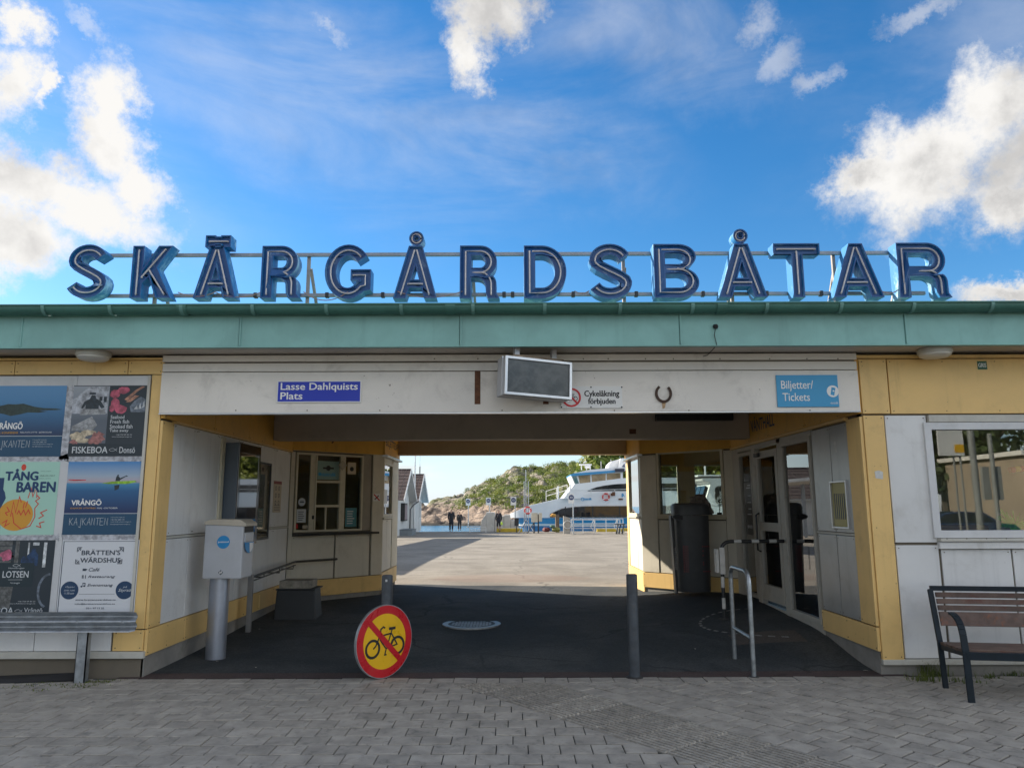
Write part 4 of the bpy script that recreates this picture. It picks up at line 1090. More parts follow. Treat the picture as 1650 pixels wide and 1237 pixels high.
    if ch == 'S':
        rx, r1, r2 = W / 2 - m, (H - w) * .25, (H - w) * .25; cx = W / 2; zm = H / 2
        top = ell(cx, zm + r1, rx * .95, r1, 16, 22, 250); bot = ell(cx, zm - r2, rx, r2, 16, 70, -158)
        top = ell(cx, H - m - r1, rx * .94, r1, 16, 18, 205); bot = ell(cx, m + r2, rx, r2, 16, 25, -162)
        P = top + [(cx - .045, zm + .018), (cx + .045, zm - .018)] + bot
        # smooth the joint
        for _ in range(2):
            P = [P[0]] + [tuple((P[i - 1][k] + 2 * P[i][k] + P[i + 1][k]) / 4 for k in (0, 1)) for i in range(1, len(P) - 1)] + [P[-1]]
        return ribbon(P, w), [P[1:-1]]
    if ch == 'G':
        rx, rz = W / 2 - m, H / 2 - m; cx = W / 2
        P = ell(cx, H / 2, rx, rz, 26, 38, 326) + [(W - m - .004, .14 * H), (W - m, .46 * H - m * .2), (.58 * W, .46 * H - m * .2)]
        P = ell(cx, H / 2, rx, rz, 26, 36, 318) + [(W - m, .25 * H), (W - m, .44 * H), (.56 * W, .44 * H)]
        return ribbon(P, w), [P[1:-1] + [(P[-1][0] + .03, P[-1][1])]]
def channel_letter(name, loops, tubes, x0, z0, parent):
    flat = [(x0 + a, z0 + b) for l in loops for a, b in l]; n = len(flat)
    tri = tessellate_polygon([[Vector((a, b, 0)) for a, b in l] for l in loops])
    bm = bmesh.new()
    vf = [bm.verts.new((a, YL, b)) for a, b in flat]; vb = [bm.verts.new((a, YL + LD, b)) for a, b in flat]
    ff = []
    for t in tri:
        try: f = bm.faces.new([vf[i] for i in t]); f.material_index = 0; ff.append(f)
        except ValueError: pass
        try: f = bm.faces.new([vb[i] for i in reversed(t)]); f.material_index = 2
        except ValueError: pass
    b = 0
    for l in loops:
        m = len(l)
        for i in range(m):
            j = (i + 1) % m
            f = bm.faces.new([vf[b + i], vf[b + j], vb[b + j], vb[b + i]]); f.material_index = 2
        b += m
    bmesh.ops.recalc_face_normals(bm, faces=bm.faces)
    r = bmesh.ops.inset_region(bm, faces=ff, thickness=.013, depth=0, use_even_offset=True, use_boundary=True)
    for f in r['faces']: f.material_index = 1
    r = bmesh.ops.inset_region(bm, faces=ff, thickness=.002, depth=-.035, use_even_offset=True, use_boundary=True)
    for f in r['faces']: f.material_index = 2
    me = bpy.data.meshes.new(name); bm.to_mesh(me); bm.free()
    for m_ in (LFACE, LRIM, LSIDE): me.materials.append(m_)
    o = link(bpy.data.objects.new(name, me)); o.parent = parent
    mb = MB()
    for tline in tubes:
        mb.tube([(x0 + a, YL + .012, z0 + c) for a, c in tline], .0095, 6)
        for (a, c) in (tline[0], tline[-1]): mb.tube([(x0 + a, YL + .012, z0 + c), (x0 + a, YL + .05, z0 + c)], .011, 6)
    mb.build('neon_tube', TUBEM, o, smooth=True)
    return o
SIGN = thing('rooftop_sign', 'row of big blue channel letters with neon tubes standing on the roof edge', 'sign', (0, 0, 0))
LET = [('S', 103, 393.5, 176.5, 480.5, 'blue letter S at the start of the rooftop name'), ('K', 208, 396, 280, 480, 'blue letter K on the roof'), ('A', 310, 396, 383.5, 480, 'blue letter A with a bar of dots above it'),
       ('R', 418.5, 396, 485.5, 480, 'blue letter R before the letter G'), ('G', 521.5, 394, 599, 481.5, 'blue letter G on the roof'), ('A', 633, 396, 704.5, 480.5, 'blue letter A with a ring, first of two'),
       ('R', 740.5, 395.5, 805, 480.5, 'blue letter R before the letter D'), ('D', 844.5, 395.5, 912, 480.5, 'blue letter D on the roof'), ('S', 949, 392.5, 1017, 482, 'blue letter S before the letter B'),
       ('B', 1055.5, 393, 1124, 479.5, 'blue letter B on the roof'), ('A', 1160, 392.5, 1232, 478.5, 'blue letter A with a ring, second of two'), ('T', 1251, 392, 1320, 479, 'blue letter T on the roof'),
       ('A', 1344, 392, 1418, 478.5, 'blue letter A without a ring or dots'), ('R', 1451, 391, 1526, 479, 'blue letter R at the end of the rooftop name')]
sw = .128
for ch, a, b, c, d, lb in LET:
    s0, z0 = F_L.hit(a, d); s1, z1 = F_L.hit(c, b)
    z1 = (z1 + F_L.hit(a, b)[1]) / 2
    loops, tubes = letter_shapes(ch, s1 - s0, z1 - z0, sw)
    if ch in 'SG':   # orientation for the ribbon
        pass
    lab(channel_letter('letter', loops, tubes, s0, z0, SIGN), lb)
def ring_letter(px, py, rpx, lb):
    s, z = F_L.hit(px, py); r = rpx / 1190 * 8.25
    o = channel_letter('letter_ring', [ell(0, 0, r, r, 28), ell(0, 0, r * .30, r * .30, 14)], [ell(0, 0, r * .62, r * .62, 18, 20, 340)], s, z, SIGN); lab(o, lb)
ring_letter(671, 384, 12, 'round ring above the first A'); ring_letter(1193, 380, 12, 'round ring above the second A')
s0, z0 = F_L.hit(330.5, 398); s1, z1 = F_L.hit(372.5, 379)
Wd, Hd = s1 - s0, z1 - z0
lab(channel_letter('letter_dots', [[(0, 0), (Wd * .38, 0), (Wd * .38, Hd * .2), (Wd * .62, Hd * .2), (Wd * .62, 0), (Wd, 0), (Wd, Hd), (Wd * .60, Hd), (Wd * .60, Hd * .9), (Wd * .40, Hd * .9), (Wd * .40, Hd), (0, Hd)]], [[(.04, Hd * .5), (Wd - .04, Hd * .5)]], s0, z0, SIGN), 'joined pair of dots above the first A')
RAILM = mat('grey_rail', (.28, .30, .33), .5, metal=.5, var=.15, scale=6)
zr1, zr2 = at_y(825, 410, YL + LD + .03).z, at_y(825, 475, YL + LD + .03).z
xs0, xs1 = F_L.hit(150, 410)[0], F_L.hit(1500, 410)[0]
for z in (zr1, zr2):
    mb = MB(); mb.box(xs0, xs1, YL + LD + .005, YL + LD + .045, z - .02, z + .02); mb.build('rail', RAILM, SIGN, bevel=.004)
for px in (402, 520, 612, 812, 826, 926, 1030, 1140, 1245, 1335):
    x = F_L.hit(px, 476)[0]; mb = MB(); mb.box(x - .02, x + .02, YL + LD - .0, YL + LD + .055, zr2 - .03, zr2 + .03); mb.build('rail_clamp', BLACK, SIGN, bevel=.004)
STR = mat('brown_strut', (.34, .30, .27), .7, var=.2)
for px in (233, 486, 757, 1011, 1190, 1362, 1470):
    x = F_L.hit(px, 480)[0]
    mb = MB(); mb.bar((x, YL + LD + .06, 3.55), (x, YL + LD + .06, zr1 + .03), .035); mb.bar((x + .02, YL + LD + .08, zr1 - .15), (x + .05, YL + LD + .62, 3.60), .03); mb.build('post', STR, SIGN)
CAB = mat('pink_grey_cable', (.30, .20, .18), .6)
for k, (a, b_, sg) in enumerate(((285, 345, .05), (345, 420, .06), (488, 560, .10), (640, 745, .07), (926, 950, .03), (1420, 1450, .04))):
    xa_, xb_ = F_L.hit(a, 478)[0], F_L.hit(b_, 478)[0]; mb = MB()
    mb.tube([(xa_ + (xb_ - xa_) * i / 10, YL + .02, zr2 - .01 - sg * 4 * (i / 10) * (1 - i / 10)) for i in range(11)], .006, 5); mb.build('cable', CAB, SIGN, smooth=True)

# ================================================================== SIGNS ON THE BEAM
def box_px(F, a, b, c, d): 
    s0, z1 = F.hit(a, b); s1, z0 = F.hit(c, d); return min(s0, s1), max(s0, s1), z0, z1
def flat_sign(name, F, r, m, label, cat, th=.012, d=0, bevel=.002):
    o = MB().fbox(F, r[0], r[1], d, d + th, r[2], r[3]).build(name, m, bevel=bevel); tag(o, label, cat); return o
def pr(name, col):
    m = mat('print_' + name, col, .5, var=0.0); m['ink'] = col; return m
def pic(m):
    c = tuple(m['ink']) if 'ink' in m else (.3, .3, .3)
    return mat('picture' + m.name, c, .4, var=.45, scale=22, dirt=tuple(x * .25 for x in c), dirt_amt=.75, dscale=38)
BLU = pr('street_blue', (.012, .035, .42)); SKYB = pr('sky_blue', (.045, .30, .55)); NAV = pr('navy', (.012, .045, .11)); RED = pr('red', (.55, .015, .02)); YLW = pr('yellow', (.75, .42, .01))
WSIGN = mat('white_sign_plate', (.70, .70, .68), .45, var=.03)
r = box_px(F_BM, 447.5, 613.5, 582, 648.5)
o = flat_sign('street_name_sign', F_BM, r, WSIGN, 'blue street name sign reading Lasse Dahlquists Plats on the white beam', 'sign')
e = .012; MB().fbox(F_BM, r[0] + e, r[1] - e, .0115, .0135, r[2] + e, r[3] - e).build('blue_field', BLU, o)
mb = MB(); put_text(mb, F_BM, 'Lasse Dahlquists', *[box_px(F_BM, 453.5, 617.5, 576.5, 631.5)[i] for i in (0, 1, 2, 3)], .0145, bold=.0022); 
rr = box_px(F_BM, 453, 632.5, 487.5, 643.5); put_text(mb, F_BM, 'Plats', *rr, .0145, bold=.0022); mb.build('lettering', WHT, o, fix=False)
r = box_px(F_BM, 1249.5, 604.5, 1352, 655.5)
o = flat_sign('ticket_sign', F_BM, r, SKYB, 'light blue ticket sign reading Biljetter/Tickets at the right end of the beam', 'sign')
mb = MB(); put_text(mb, F_BM, 'Biljetter/', *box_px(F_BM, 1257.5, 613.5, 1310, 630.5), .0135, bold=.0008); put_text(mb, F_BM, 'Tickets', *box_px(F_BM, 1260, 633.5, 1304.5, 646), .0135, bold=.0008)
put_text(mb, F_BM, 'västtrafik', *box_px(F_BM, 1337, 647.5, 1350, 651), .0135)
cs, cz = F_BM.hit(1341, 630.5); ri = .062
mb.plate(F_BM, ell(cs, cz, ri, ri, 30), .0130); mb.build('lettering', WHT, o, fix=False)
tk = [(-.026, -.036), (.012, -.046), (.030, .034), (-.010, .044)]
mb = MB(); mb.plate(F_BM, [(cs + a, cz + b) for a, b in tk], .0136); mb.build('ticket_symbol', SKYB, o, fix=False)
mb = MB(); mb.plate(F_BM, rc(cs + .0, cs + .016, cz - .004, cz + .010), .0140); mb.build('ticket_notch', WHT, o, fix=False)
# cycling sign
def bike_lines(cx, cz, k, flip=1):
    """stroke list for a bicycle symbol: (points, width) in sign units"""
    L = []
    T_ = lambda a, b: (cx + flip * a * k, cz + b * k)
    w1, w2 = (-.52, -.16), (.52, -.16)
    for w in (w1, w2): L.append(([T_(w[0] + .27 * math.cos(R_(a)), w[1] + .27 * math.sin(R_(a))) for a in range(0, 360, 15)], .085 * k, True))
    L.append(([T_(-.50, -.16), T_(-.40, -.08), T_(-.22, .26)], .055 * k, False))
    L.append(([T_(-.22, .26), T_(-.20, .44), T_(-.10, .50), T_(-.02, .46)], .055 * k, False))
    L.append(([T_(-.22, .22), T_(.24, .26)], .055 * k, False)); L.append(([T_(.28, .40), T_(.05, -.22)], .05 * k, False))
    L.append(([T_(.25, .26), T_(.50, -.12), T_(.05, -.20)], .05 * k, False)); L.append(([T_(-.24, .12), T_(.02, -.20)], .045 * k, False))
    L.append(([T_(.14, .42), T_(.42, .42)], .09 * k, False)); L.append(([T_(.04, -.22), T_(-.02, -.40), T_(.06, -.40)], .05 * k, False))
    return L
def strokes(mb, F, L, d):
    for i, (pts, w, cl) in enumerate(L): mb.plate(F, ribbon(pts, w, cl), d + i * .0002)
r = box_px(F_BM, 903, 622.5, 1003, 657.5)
o = flat_sign('cycling_ban_sign', F_BM, r, WSIGN, 'white sign reading Cykelåkning förbjuden with a red ring, partly behind the display box', 'sign')
mb = MB(); put_text(mb, F_BM, 'Cykelåkning', *box_px(F_BM, 941.5, 629.5, 997.5, 641.5), .0135, bold=.0024); put_text(mb, F_BM, 'förbjuden', *box_px(F_BM, 947.5, 642, 991.5, 653.5), .0135, bold=.0024)
cs, cz = F_BM.hit(920.5, 640.5); rr_ = 15.5 / 1190 * 7.7
strokes(mb, F_BM, bike_lines(cs, cz, rr_ * .78), .0125); mb.build('lettering', BLK, o, fix=False)
mb = MB(); mb.plate(F_BM, [ell(cs, cz, rr_, rr_, 32), ell(cs, cz, rr_ * .80, rr_ * .80, 32)], .015); mb.plate(F_BM, ribbon([(cs - rr_ * .6, cz + rr_ * .6), (cs + rr_ * .6, cz - rr_ * .6)], rr_ * .2), .0155); mb.build('red_ring', RED, o, fix=False)
mb = MB()
for px, py in ((904.5, 656), (952, 624), (952, 656), (1001.5, 624), (1001.5, 656)): a, b = F_BM.hit(px, py); mb.prism(F_BM, [ell(a, b, .008, .008, 8)], .012, .016)
mb.build('screw', BLK, o)
# horseshoe
cs, cz = F_BM.hit(1069, 634); pts = [(cs + .075 * math.cos(R_(a)), cz + .085 * math.sin(R_(a)) * (1 if a < 0 else 1)) for a in range(-238, 59, 12)]
mb = MB(); L = ribbon(pts, .026)
mb.prism(F_BM, L, .0, .014); o = tag(mb.build('horseshoe', mat('rusty_iron', (.06, .035, .025), .8, var=.4, scale=30, bump=.3)), 'rusty horseshoe nailed open side up on the white beam', 'horseshoe')
mb = MB(); mb.plate(F_BM, [(cs - .02, cz - .095), (cs + .02, cz - .095), (cs + .012, cz - .15), (cs - .015, cz - .16)], .0012)
MB().M
mb.build('rust_stain', mat('rust_stain', (.42, .28, .16), .8, var=.2, scale=20), T, fix=False)
# small green sticker
r = box_px(F_F, 1571.5, 582.5, 1588.5, 596); o = flat_sign('sticker', F_F, r, pr('dark_green', (.02, .10, .05)), 'small green sticker reading GRIS on the yellow panel above the window', 'sticker', th=.002, d=.0255, bevel=0)
mb = MB(); s0, s1, z0, z1 = r; put_text(mb, F_F, 'GRIS', s0 + .01, s1 - .01, z0 + .025, z1 - .022, .0285, bold=.001); mb.build('lettering', WHT, o, fix=False)
# worn sticker scraps on the right corner
mb = MB(); s, z = F_F.hit(1412, 765); mb.plate(F_F, [(s - .03, z - .035), (s + .045, z - .045), (s + .05, z + .03), (s + .01, z + .045), (s - .035, z + .035)], .0425)
tag(mb.build('paper_scrap', mat('torn_paper', (.55, .55, .53), .8, var=.1, scale=30), fix=False), 'torn white sticker scrap on the right yellow corner', 'sticker')

# display box hung askew under the roof, its left end nearer
a0 = at_y(814, 572.5, 7.18); a1 = at_y(921.5, 584, 7.44)
dyaw = math.atan2(a1.y - a0.y, a1.x - a0.x); Ld = (a1 - a0).length; droll = math.atan2(a0.z - a1.z, Vector((a1.x - a0.x, a1.y - a0.y)).length)
dz = thing('display_box', 'grey framed blank display box hanging askew under the roof before the beam', 'display', tuple(a0))
dz.rotation_euler = (0, droll, dyaw)
Hd_ = (at_y(814, 572.5, 7.18) - at_y(813, 635, 7.18)).z
DB = mat('display_housing', (.46, .47, .49), .4, metal=.3, var=.05)
mb = MB(); mb.box(0, Ld, .018, .22, -Hd_, 0); mb.build('housing', DB, dz, bevel=.006)
mb = MB(); mb.box(-.006, Ld + .006, .075, .09, -Hd_ - .006, .006); mb.build('housing_rib', ALU, dz)
FD = Fr((0, 0), (1, 0), (0, -1))
mb = MB(); mb.prism(FD, [rc(0, Ld, -Hd_, 0), rc(.028, Ld - .028, -Hd_ + .028, -.028)], -.016, .012); mb.build('frame', ALU, dz, bevel=.004)
MB().fbox(FD, .026, Ld - .026, -.016, -.004, -Hd_ + .026, -.026).build('screen', mat('dusty_dark_screen', (.085, .09, .088), .22, var=.25, scale=9, dirt=(.13, .14, .14), dirt_amt=.5, dscale=14, spec=.4), dz)
for s_0 in (.16, Ld - .16):
    mb = MB(); mb.bar((s_0, .11, .0), (s_0, .11, TOPZ + .03 - a0.z + .05), .05); mb.build('hanger', DB, dz)
mb = MB(); mb.box(.10, Ld - .08, .03, .19, .002, .03); mb.build('mounting_plate', mat('rusty_plate', (.22, .17, .12), .8, var=.3, scale=10), dz)

# ceiling lamps under the soffit
for px, lb in ((151, 'round white outdoor lamp under the soffit above the poster wall'), (1506, 'round white outdoor lamp under the soffit above the right window')):
    p = at_y(px, 566, 7.48); t = thing('soffit_lamp', lb, 'lamp', (p.x, 7.48, 3.252), 0, 'round lamps under the roof edge')
    mb = MB(); mb.lathe((0, 0, 0), [(.155, 0), (.165, -.015), (.165, -.05), (.158, -.058)], 28); mb.build('base', TRIM, t, smooth=True)
    mb = MB(); mb.lathe((0, 0, 0), [(.152, -.056), (.150, -.075), (.12, -.095), (.05, -.105), (.001, -.107)], 28); mb.build('diffuser', mat('frosted_plastic', (.60, .58, .52), .3, var=.04), t, smooth=True)

# lettering on the yellow bands
NVY = mat('print_navy_letters', (.012, .05, .12), .5, var=0)
mb = MB()
s0, _ = F_RS.hit(1214.5, 680); s1, _ = F_RS.hit(1253, 680)
z0 = F_RS.hit(1231, 692)[1]; z1 = F_RS.hit(1231, 668)[1]
def text_on(F, st, sa, sb, z0, z1, d, m, name, label, cat, rev=False, bold=0):
    mb = MB(); FF = F
    if rev: FF = Fr((F.o.x, F.o.y), (-F.x.x, -F.x.y), (F.n.x, F.n.y)); sa, sb = -sa, -sb
    put_text(mb, FF, st, min(sa, sb), max(sa, sb), z0, z1, d, bold=bold); return tag(mb.build(name, m, fix=False), label, cat)
text_on(F_RS, 'VÄNTHALL', s0, s1, z0, z1, .047, NVY, 'waiting_hall_lettering', 'dark blue letters reading VÄNTHALL on the yellow band above the door', 'lettering', rev=True, bold=.004)
s0, _ = F_LE.hit(618, 720); s1, _ = F_LE.hit(638, 720)
text_on(F_LE, 'BILJETTEXP', s0, s1, F_LE.hit(628, 726)[1], F_LE.hit(628, 711)[1], .047, NVY, 'ticket_office_lettering', 'dark blue letters reading BILJETTEXP on the yellow band beside the opening', 'lettering', bold=.003)
s0 = F_LC.hit(531, 715)[0]; s1 = F_LC.hit(566, 715)[0]; zt_ = F_LC.hit(548, 711)[1]
text_on(F_LC, 'Styrsöbol', s0 - .02, s1, zt_ - .03, zt_ + .16, .047, BLK, 'faded_office_lettering', 'black lettering cut off by the beam above the ticket window', 'lettering') if False else None
mb = MB(); a, z = F_LC.hit(533, 712); mb.plate(F_LC, ribbon([(a + .02, z + .05), (a + .015, z - .005), (a - .01, z - .02)], .022), .047)
for px in (551, 557, 564): 
    a, z = F_LC.hit(px, 710); mb.plate(F_LC, rc(a - .014, a + .014, z, z + .05), .047)
tag(mb.build('band_lettering', BLK, fix=False), 'tails of black letters showing below the beam on the yellow band', 'lettering')

# ================================================================== POSTERS
FP = F_F
BRD = mat('poster_board', (.56, .57, .58), .6, var=.05, scale=2, dirt=(.30, .30, .31), dirt_amt=.35, dscale=5)
TORN = mat('torn_paper_remains', (.42, .43, .46), .9, var=.4, scale=18, dirt=(.15, .15, .18), dirt_amt=.8, dscale=22, bump=.5, bscale=40)
sbr = px_s(222, 900)
bd = thing('poster_board', 'white poster board covering the wall left of the passage', 'board', (0, 0, 0))
zbt = pz(604); zbb = pz(1013)
sv = px_s(110, 800)
MB().fbox(FP, sv + .002, sbr, .0, .03, zbb, zbt).build('board_sheet', BRD, bd, bevel=.003); MB().fbox(FP, sv - 1.35, sv - .002, .0, .03, zbb, zbt).build('board_sheet', BRD, bd, bevel=.003)
MB().fbox(FP, sv - 2.7, sv - 1.354, .0, .03, zbb, zbt).build('board_sheet', BRD, bd, bevel=.003)
MB().fbox(FP, sbr - .02, sbr + .008, .028, .042, zbb, zbt).build('edge_strip', TRIM, bd)
def crinkle(r, seed):
    mb = MB(); s0, s1, z0, z1 = r; rg = random.Random(seed); pts = []
    n = 26
    for i in range(n): pts.append((s0 + (s1 - s0) * i / n, z1 + rg.uniform(-.03, .0)))
    for i in range(n // 2): pts.append((s1 + rg.uniform(-.02, .0), z1 - (z1 - z0) * i / (n // 2)))
    for i in range(n): pts.append((s1 - (s1 - s0) * i / n, z0 + rg.uniform(0, .03)))
    mb.plate(FP, pts, .0312); return mb.build('torn_paper', TORN, bd, fix=False)
# poster rectangles in the plane of the wall
c1a, c1b = px_s(-30, 680), px_s(104, 680)
cR0, cR1 = px_s(112.5, 800), px_s(228, 760)
rowz = [(pz(733), pz(619.5)), (pz(858.5), pz(741.5)), (pz(985.5) - .02, pz(867))]
colR = [(px_s(117.5, 676), px_s(236, 676)), (px_s(108.5, 800), px_s(230.5, 800)), (px_s(99, 930), px_s(223, 930))]
colL = [(px_s(-22, 676), px_s(106, 676)), (px_s(-26, 800), px_s(95, 800)), (px_s(-32, 930), px_s(87, 930))]
PWd = .80
colL = [(b - PWd, b) for a, b in colL]
crinkle((colL[0][1] - .02, sv - .01, rowz[0][0] - .05, rowz[0][1] + .01), 1); crinkle((colL[0][0], sv - .01, rowz[0][0] - .07, rowz[0][0] + .03), 2)
crinkle((colR[0][0] - .02, sbr - .025, rowz[0][0] - .07, rowz[0][0] + .04), 3); crinkle((colR[1][0] - .02, sbr - .025, rowz[1][0] - .07, rowz[1][0] + .04), 4); crinkle((colL[2][0], sv - .03, rowz[2][1] - .02, rowz[2][1] + .07), 5)
crinkle((colR[1][1] - .03, sbr - .025, rowz[1][0], rowz[1][1]), 6)
def grad_mat(name, stops, s0z, s1z, wob=0.0):
    """flat print whose ink changes up the sheet"""
    m = bpy.data.materials.new(name); m.use_nodes = True; t = m.node_tree; q = NT(t); b = t.nodes['Principled BSDF']
    co = q.n('ShaderNodeTexCoord').outputs['Object']; sx = q.n('ShaderNodeSeparateXYZ'); q.put(sx.inputs[0], co)
    z = sx.outputs[2]
    if wob:
        mp = q.n('ShaderNodeMapping'); q.put(mp.inputs['Vector'], co); mp.inputs['Scale'].default_value = (1, 1, 5)
        z = q.m('ADD', z, q.m('MULTIPLY', q.m('SUBTRACT', q.noise(mp.outputs[0], 9, 4, .6), .5), wob))
    f = q.ramp(z, s0z, s1z, 0, 1, False)
    rp = q.n('ShaderNodeValToRGB'); q.put(rp.inputs[0], f); cr = rp.color_ramp
    while len(cr.elements) < len(stops): cr.elements.new(.5)
    for e_, (p, c) in zip(cr.elements, stops): e_.position = p; e_.color = (*c, 1)
    q.put(b.inputs['Base Color'], rp.outputs[0]); b.inputs['Roughness'].default_value = .35
    return m
PD0 = .0325
def poster(r, m, label): 
    o = MB().fbox(FP, r[0], r[1], .0318, PD0, r[2], r[3]).build('poster', m); return tag(o, label, 'poster', 'posters on the wall board')
def sub(r):     # unit square -> sheet
    return lambda u0, u1, v0, v1: (r[0] + (r[1] - r[0]) * u0, r[0] + (r[1] - r[0]) * u1, r[2] + (r[3] - r[2]) * v0, r[2] + (r[3] - r[2]) * v1)
def U2(r): return lambda u, v: (r[0] + (r[1] - r[0]) * u, r[2] + (r[3] - r[2]) * v)
def blobp(cu, cv, ru, rv, seed, n=26, j=.18):
    rg = random.Random(seed); return [(cu + ru * math.cos(2 * math.pi * i / n) * (1 + rg.uniform(-j, j)), cv + rv * math.sin(2 * math.pi * i / n) * (1 + rg.uniform(-j, j))) for i in range(n)]
def part(o, name, m, polys, d, r):
    u = U2(r); mb = MB()
    if 'picture' in name and 'ink' in m: m = pic(m)
    for i, p in enumerate(polys): mb.plate(FP, [u(*q_) for q_ in p], PD0 + d + i * .00004)
    return mb.build(name, m, o, fix=False)
def texts(o, r, items, m, d=.0016):
    s = sub(r); mb = MB()
    for it in items: put_text(mb, FP, it[0], *s(*it[1:5]), PD0 + d, bold=(it[5] if len(it) > 5 else 0), shear=(it[6] if len(it) > 6 else 0))
    return mb.build('lettering', m, o, fix=False)
PGREY = pr('pale', (.55, .58, .60)); OCH = pr('ochre', (.55, .30, .05)); PNK = pr('pink', (.42, .08, .13)); DKB = pr('dark_slate', (.018, .03, .042)); DGN = pr('island', (.02, .04, .035)); STEEL = pr('steel_blue', (.13, .16, .20)); CRM = pr('cream', (.50, .42, .30))
def kajkanten(r, o):
    part(o, 'footer_field', pr('footer_blue', (.012, .065, .13)), [[(0, 0), (1, 0), (1, .285), (0, .285)]], .0004, r)
    part(o, 'divider', PGREY, [[(0, .283), (1, .283), (1, .290), (0, .290)]], .0006, r)
    L = []; gl = {'K': [[(0, 0), (0, 1)], [(0, .45), (.8, 1)], [(.15, .52), (.85, 0)]], 'A': [[(0, 0), (.55, 1), (.9, 0)], [(.15, .38), (.85, .38)]], 'J': [[(.7, 1), (.6, -.35), (.1, -.2)]], 'N': [[(0, 0), (.1, 1), (.8, 0), (.85, 1)]], 'T': [[(0, 1), (1, 1)], [(.5, 1), (.45, 0)]], 'E': [[(.85, 1), (0, 1), (0, 0), (.85, 0)], [(0, .5), (.7, .5)]]}
    u = U2(r); mb = MB(); k = 0
    for i, c in enumerate('KAJKANTEN'):
        for st in gl[c]:
            mb.plate(FP, ribbon([u(.085 + i * .057 + a * .050, .13 + b * .095) for a, b in st], .0035), PD0 + .0012 + k * .00004); k += 1
    mb.build('logotype', PGREY, o, fix=False)
    texts(o, r, [('KAJKANTEN VRÅNGÖ', .62, .80, .225, .24), ('+46 704 688 174', .62, .80, .195, .21), ('www.kajkantenvrango.se', .62, .89, .165, .18), ('info@kajkantenvrango.se', .62, .88, .132, .147)], PGREY, .0012)
# 1 top left: island
r = (*colL[0], *rowz[0])
o = poster(r, grad_mat('print_island_sea', [(0, (.008, .02, .06)), (.3, (.01, .03, .09)), (.55, (.03, .12, .25)), (.8, (.07, .22, .42)), (1, (.10, .27, .50))], r[2], r[3]), 'blue poster of a dark island reading VRÅNGÖ, top left on the board')
part(o, 'island_picture', DGN, [[(.0, .66), (.1, .70), (.25, .74), (.35, .735), (.45, .745), (.5, .73), (.6, .70), (.72, .68), (.88, .675), (.97, .66), (.88, .65), (.7, .65), (.55, .63), (.45, .60), (.3, .57), (.2, .60), (0, .63)], [(.5, .62), (.66, .615), (.78, .635), (.6, .65)]], .0005, r)
texts(o, r, [('VRÅNGÖ', .12, .47, .385, .50, .0025)], WHT); texts(o, r, [('HOTELL KONFERENS', .06, .42, .32, .348, .0006)], OCH); texts(o, r, [('RELAXFLOTTE  SJÖBODAR', .45, .86, .325, .352, .0006)], PGREY)
kajkanten(r, o)
# 2 top right: seafood
r = (*colR[0], *rowz[0])
o = poster(r, pr('slate', (.022, .034, .045)), 'dark poster of a fisherman and seafood reading FISKEBOA Donsö')
part(o, 'fisherman_picture', grad_mat('print_dusk_house', [(0, (.10, .12, .15)), (.5, (.20, .23, .27)), (1, (.33, .36, .40))], r[2] + .5 * (r[3] - r[2]), r[3]), [[(.0, .18), (.49, .18), (.49, .99), (.0, .99)]], .0003, r)
part(o, 'house_gable_picture', pr('pale_house', (.36, .38, .42)), [[(.0, .70), (.0, .80), (.22, .985), (.48, .985), (.48, .60), (.0, .60)]], .0004, r)
part(o, 'man_picture', DKB, [[(.12, .68), (.16, .77), (.23, .81), (.25, .86), (.30, .86), (.32, .81), (.38, .78), (.44, .69), (.40, .67), (.36, .72), (.36, .66), (.18, .66), (.18, .72), (.14, .67)], [(.215, .885), (.225, .90), (.30, .90), (.315, .885), (.30, .87), (.23, .87)], [(.36, .78), (.40, .78), (.40, .84), (.36, .84)], [(.42, .76), (.46, .76), (.46, .84), (.42, .84)]], .0005, r)
part(o, 'crate_picture', pr('crate', (.30, .31, .32)), [[(.11, .58), (.46, .59), (.45, .665), (.13, .665)], [(.02, .42), (.28, .56), (.36, .44), (.30, .36), (.02, .36)]], .0008, r)
part(o, 'shellfish_picture', CRM, [blobp(.12, .28, .11, .06, 4), blobp(.25, .33, .10, .04, 5), blobp(.18, .22, .12, .03, 6)], .0010, r)
part(o, 'prawn_picture', pr('prawn', (.33, .14, .13)), [blobp(.38, .26, .10, .08, 8, j=.3), blobp(.30, .21, .05, .04, 9, j=.3), blobp(.06, .2, .05, .03, 12, j=.4)], .0012, r)
part(o, 'prawn_picture', PNK, [blobp(.57, .88, .07, .06, 14, j=.1), blobp(.68, .93, .08, .05, 15, j=.1), blobp(.58, .74, .06, .08, 16, j=.12), blobp(.66, .66, .08, .06, 17, j=.12), blobp(.54, .67, .035, .05, 18)], .0010, r)
part(o, 'claw_picture', pr('claw', (.40, .20, .13)), [[(.70, .80), (.74, .78), (.88, .92), (.97, .98), (.93, .99), (.84, .93)], [(.72, .76), (.78, .76), (.90, .85), (.84, .86)]], .0012, r)
part(o, 'shell_picture', STEEL, [[(.80, .62), (.99, .62), (.99, .80), (.92, .84), (.84, .78), (.78, .70)]], .0011, r)
part(o, 'shell_mark_picture', PGREY, [[(.84, .66), (.88, .72), (.89, .66)], [(.90, .66), (.92, .75), (.94, .67)], [(.95, .68), (.97, .78), (.985, .70)]], .0013, r)
texts(o, r, [('Seafood', .535, .72, .525, .575, .0008), ('Fresh fish', .535, .79, .46, .51, .0008), ('Smoked fish', .535, .84, .39, .445, .0008), ('Take away', .535, .79, .33, .38, .0008), ('www.fiskeboavrango.se', .57, .84, .262, .280), ('+46 723 09 45 22', .63, .84, .292, .31)], PGREY)
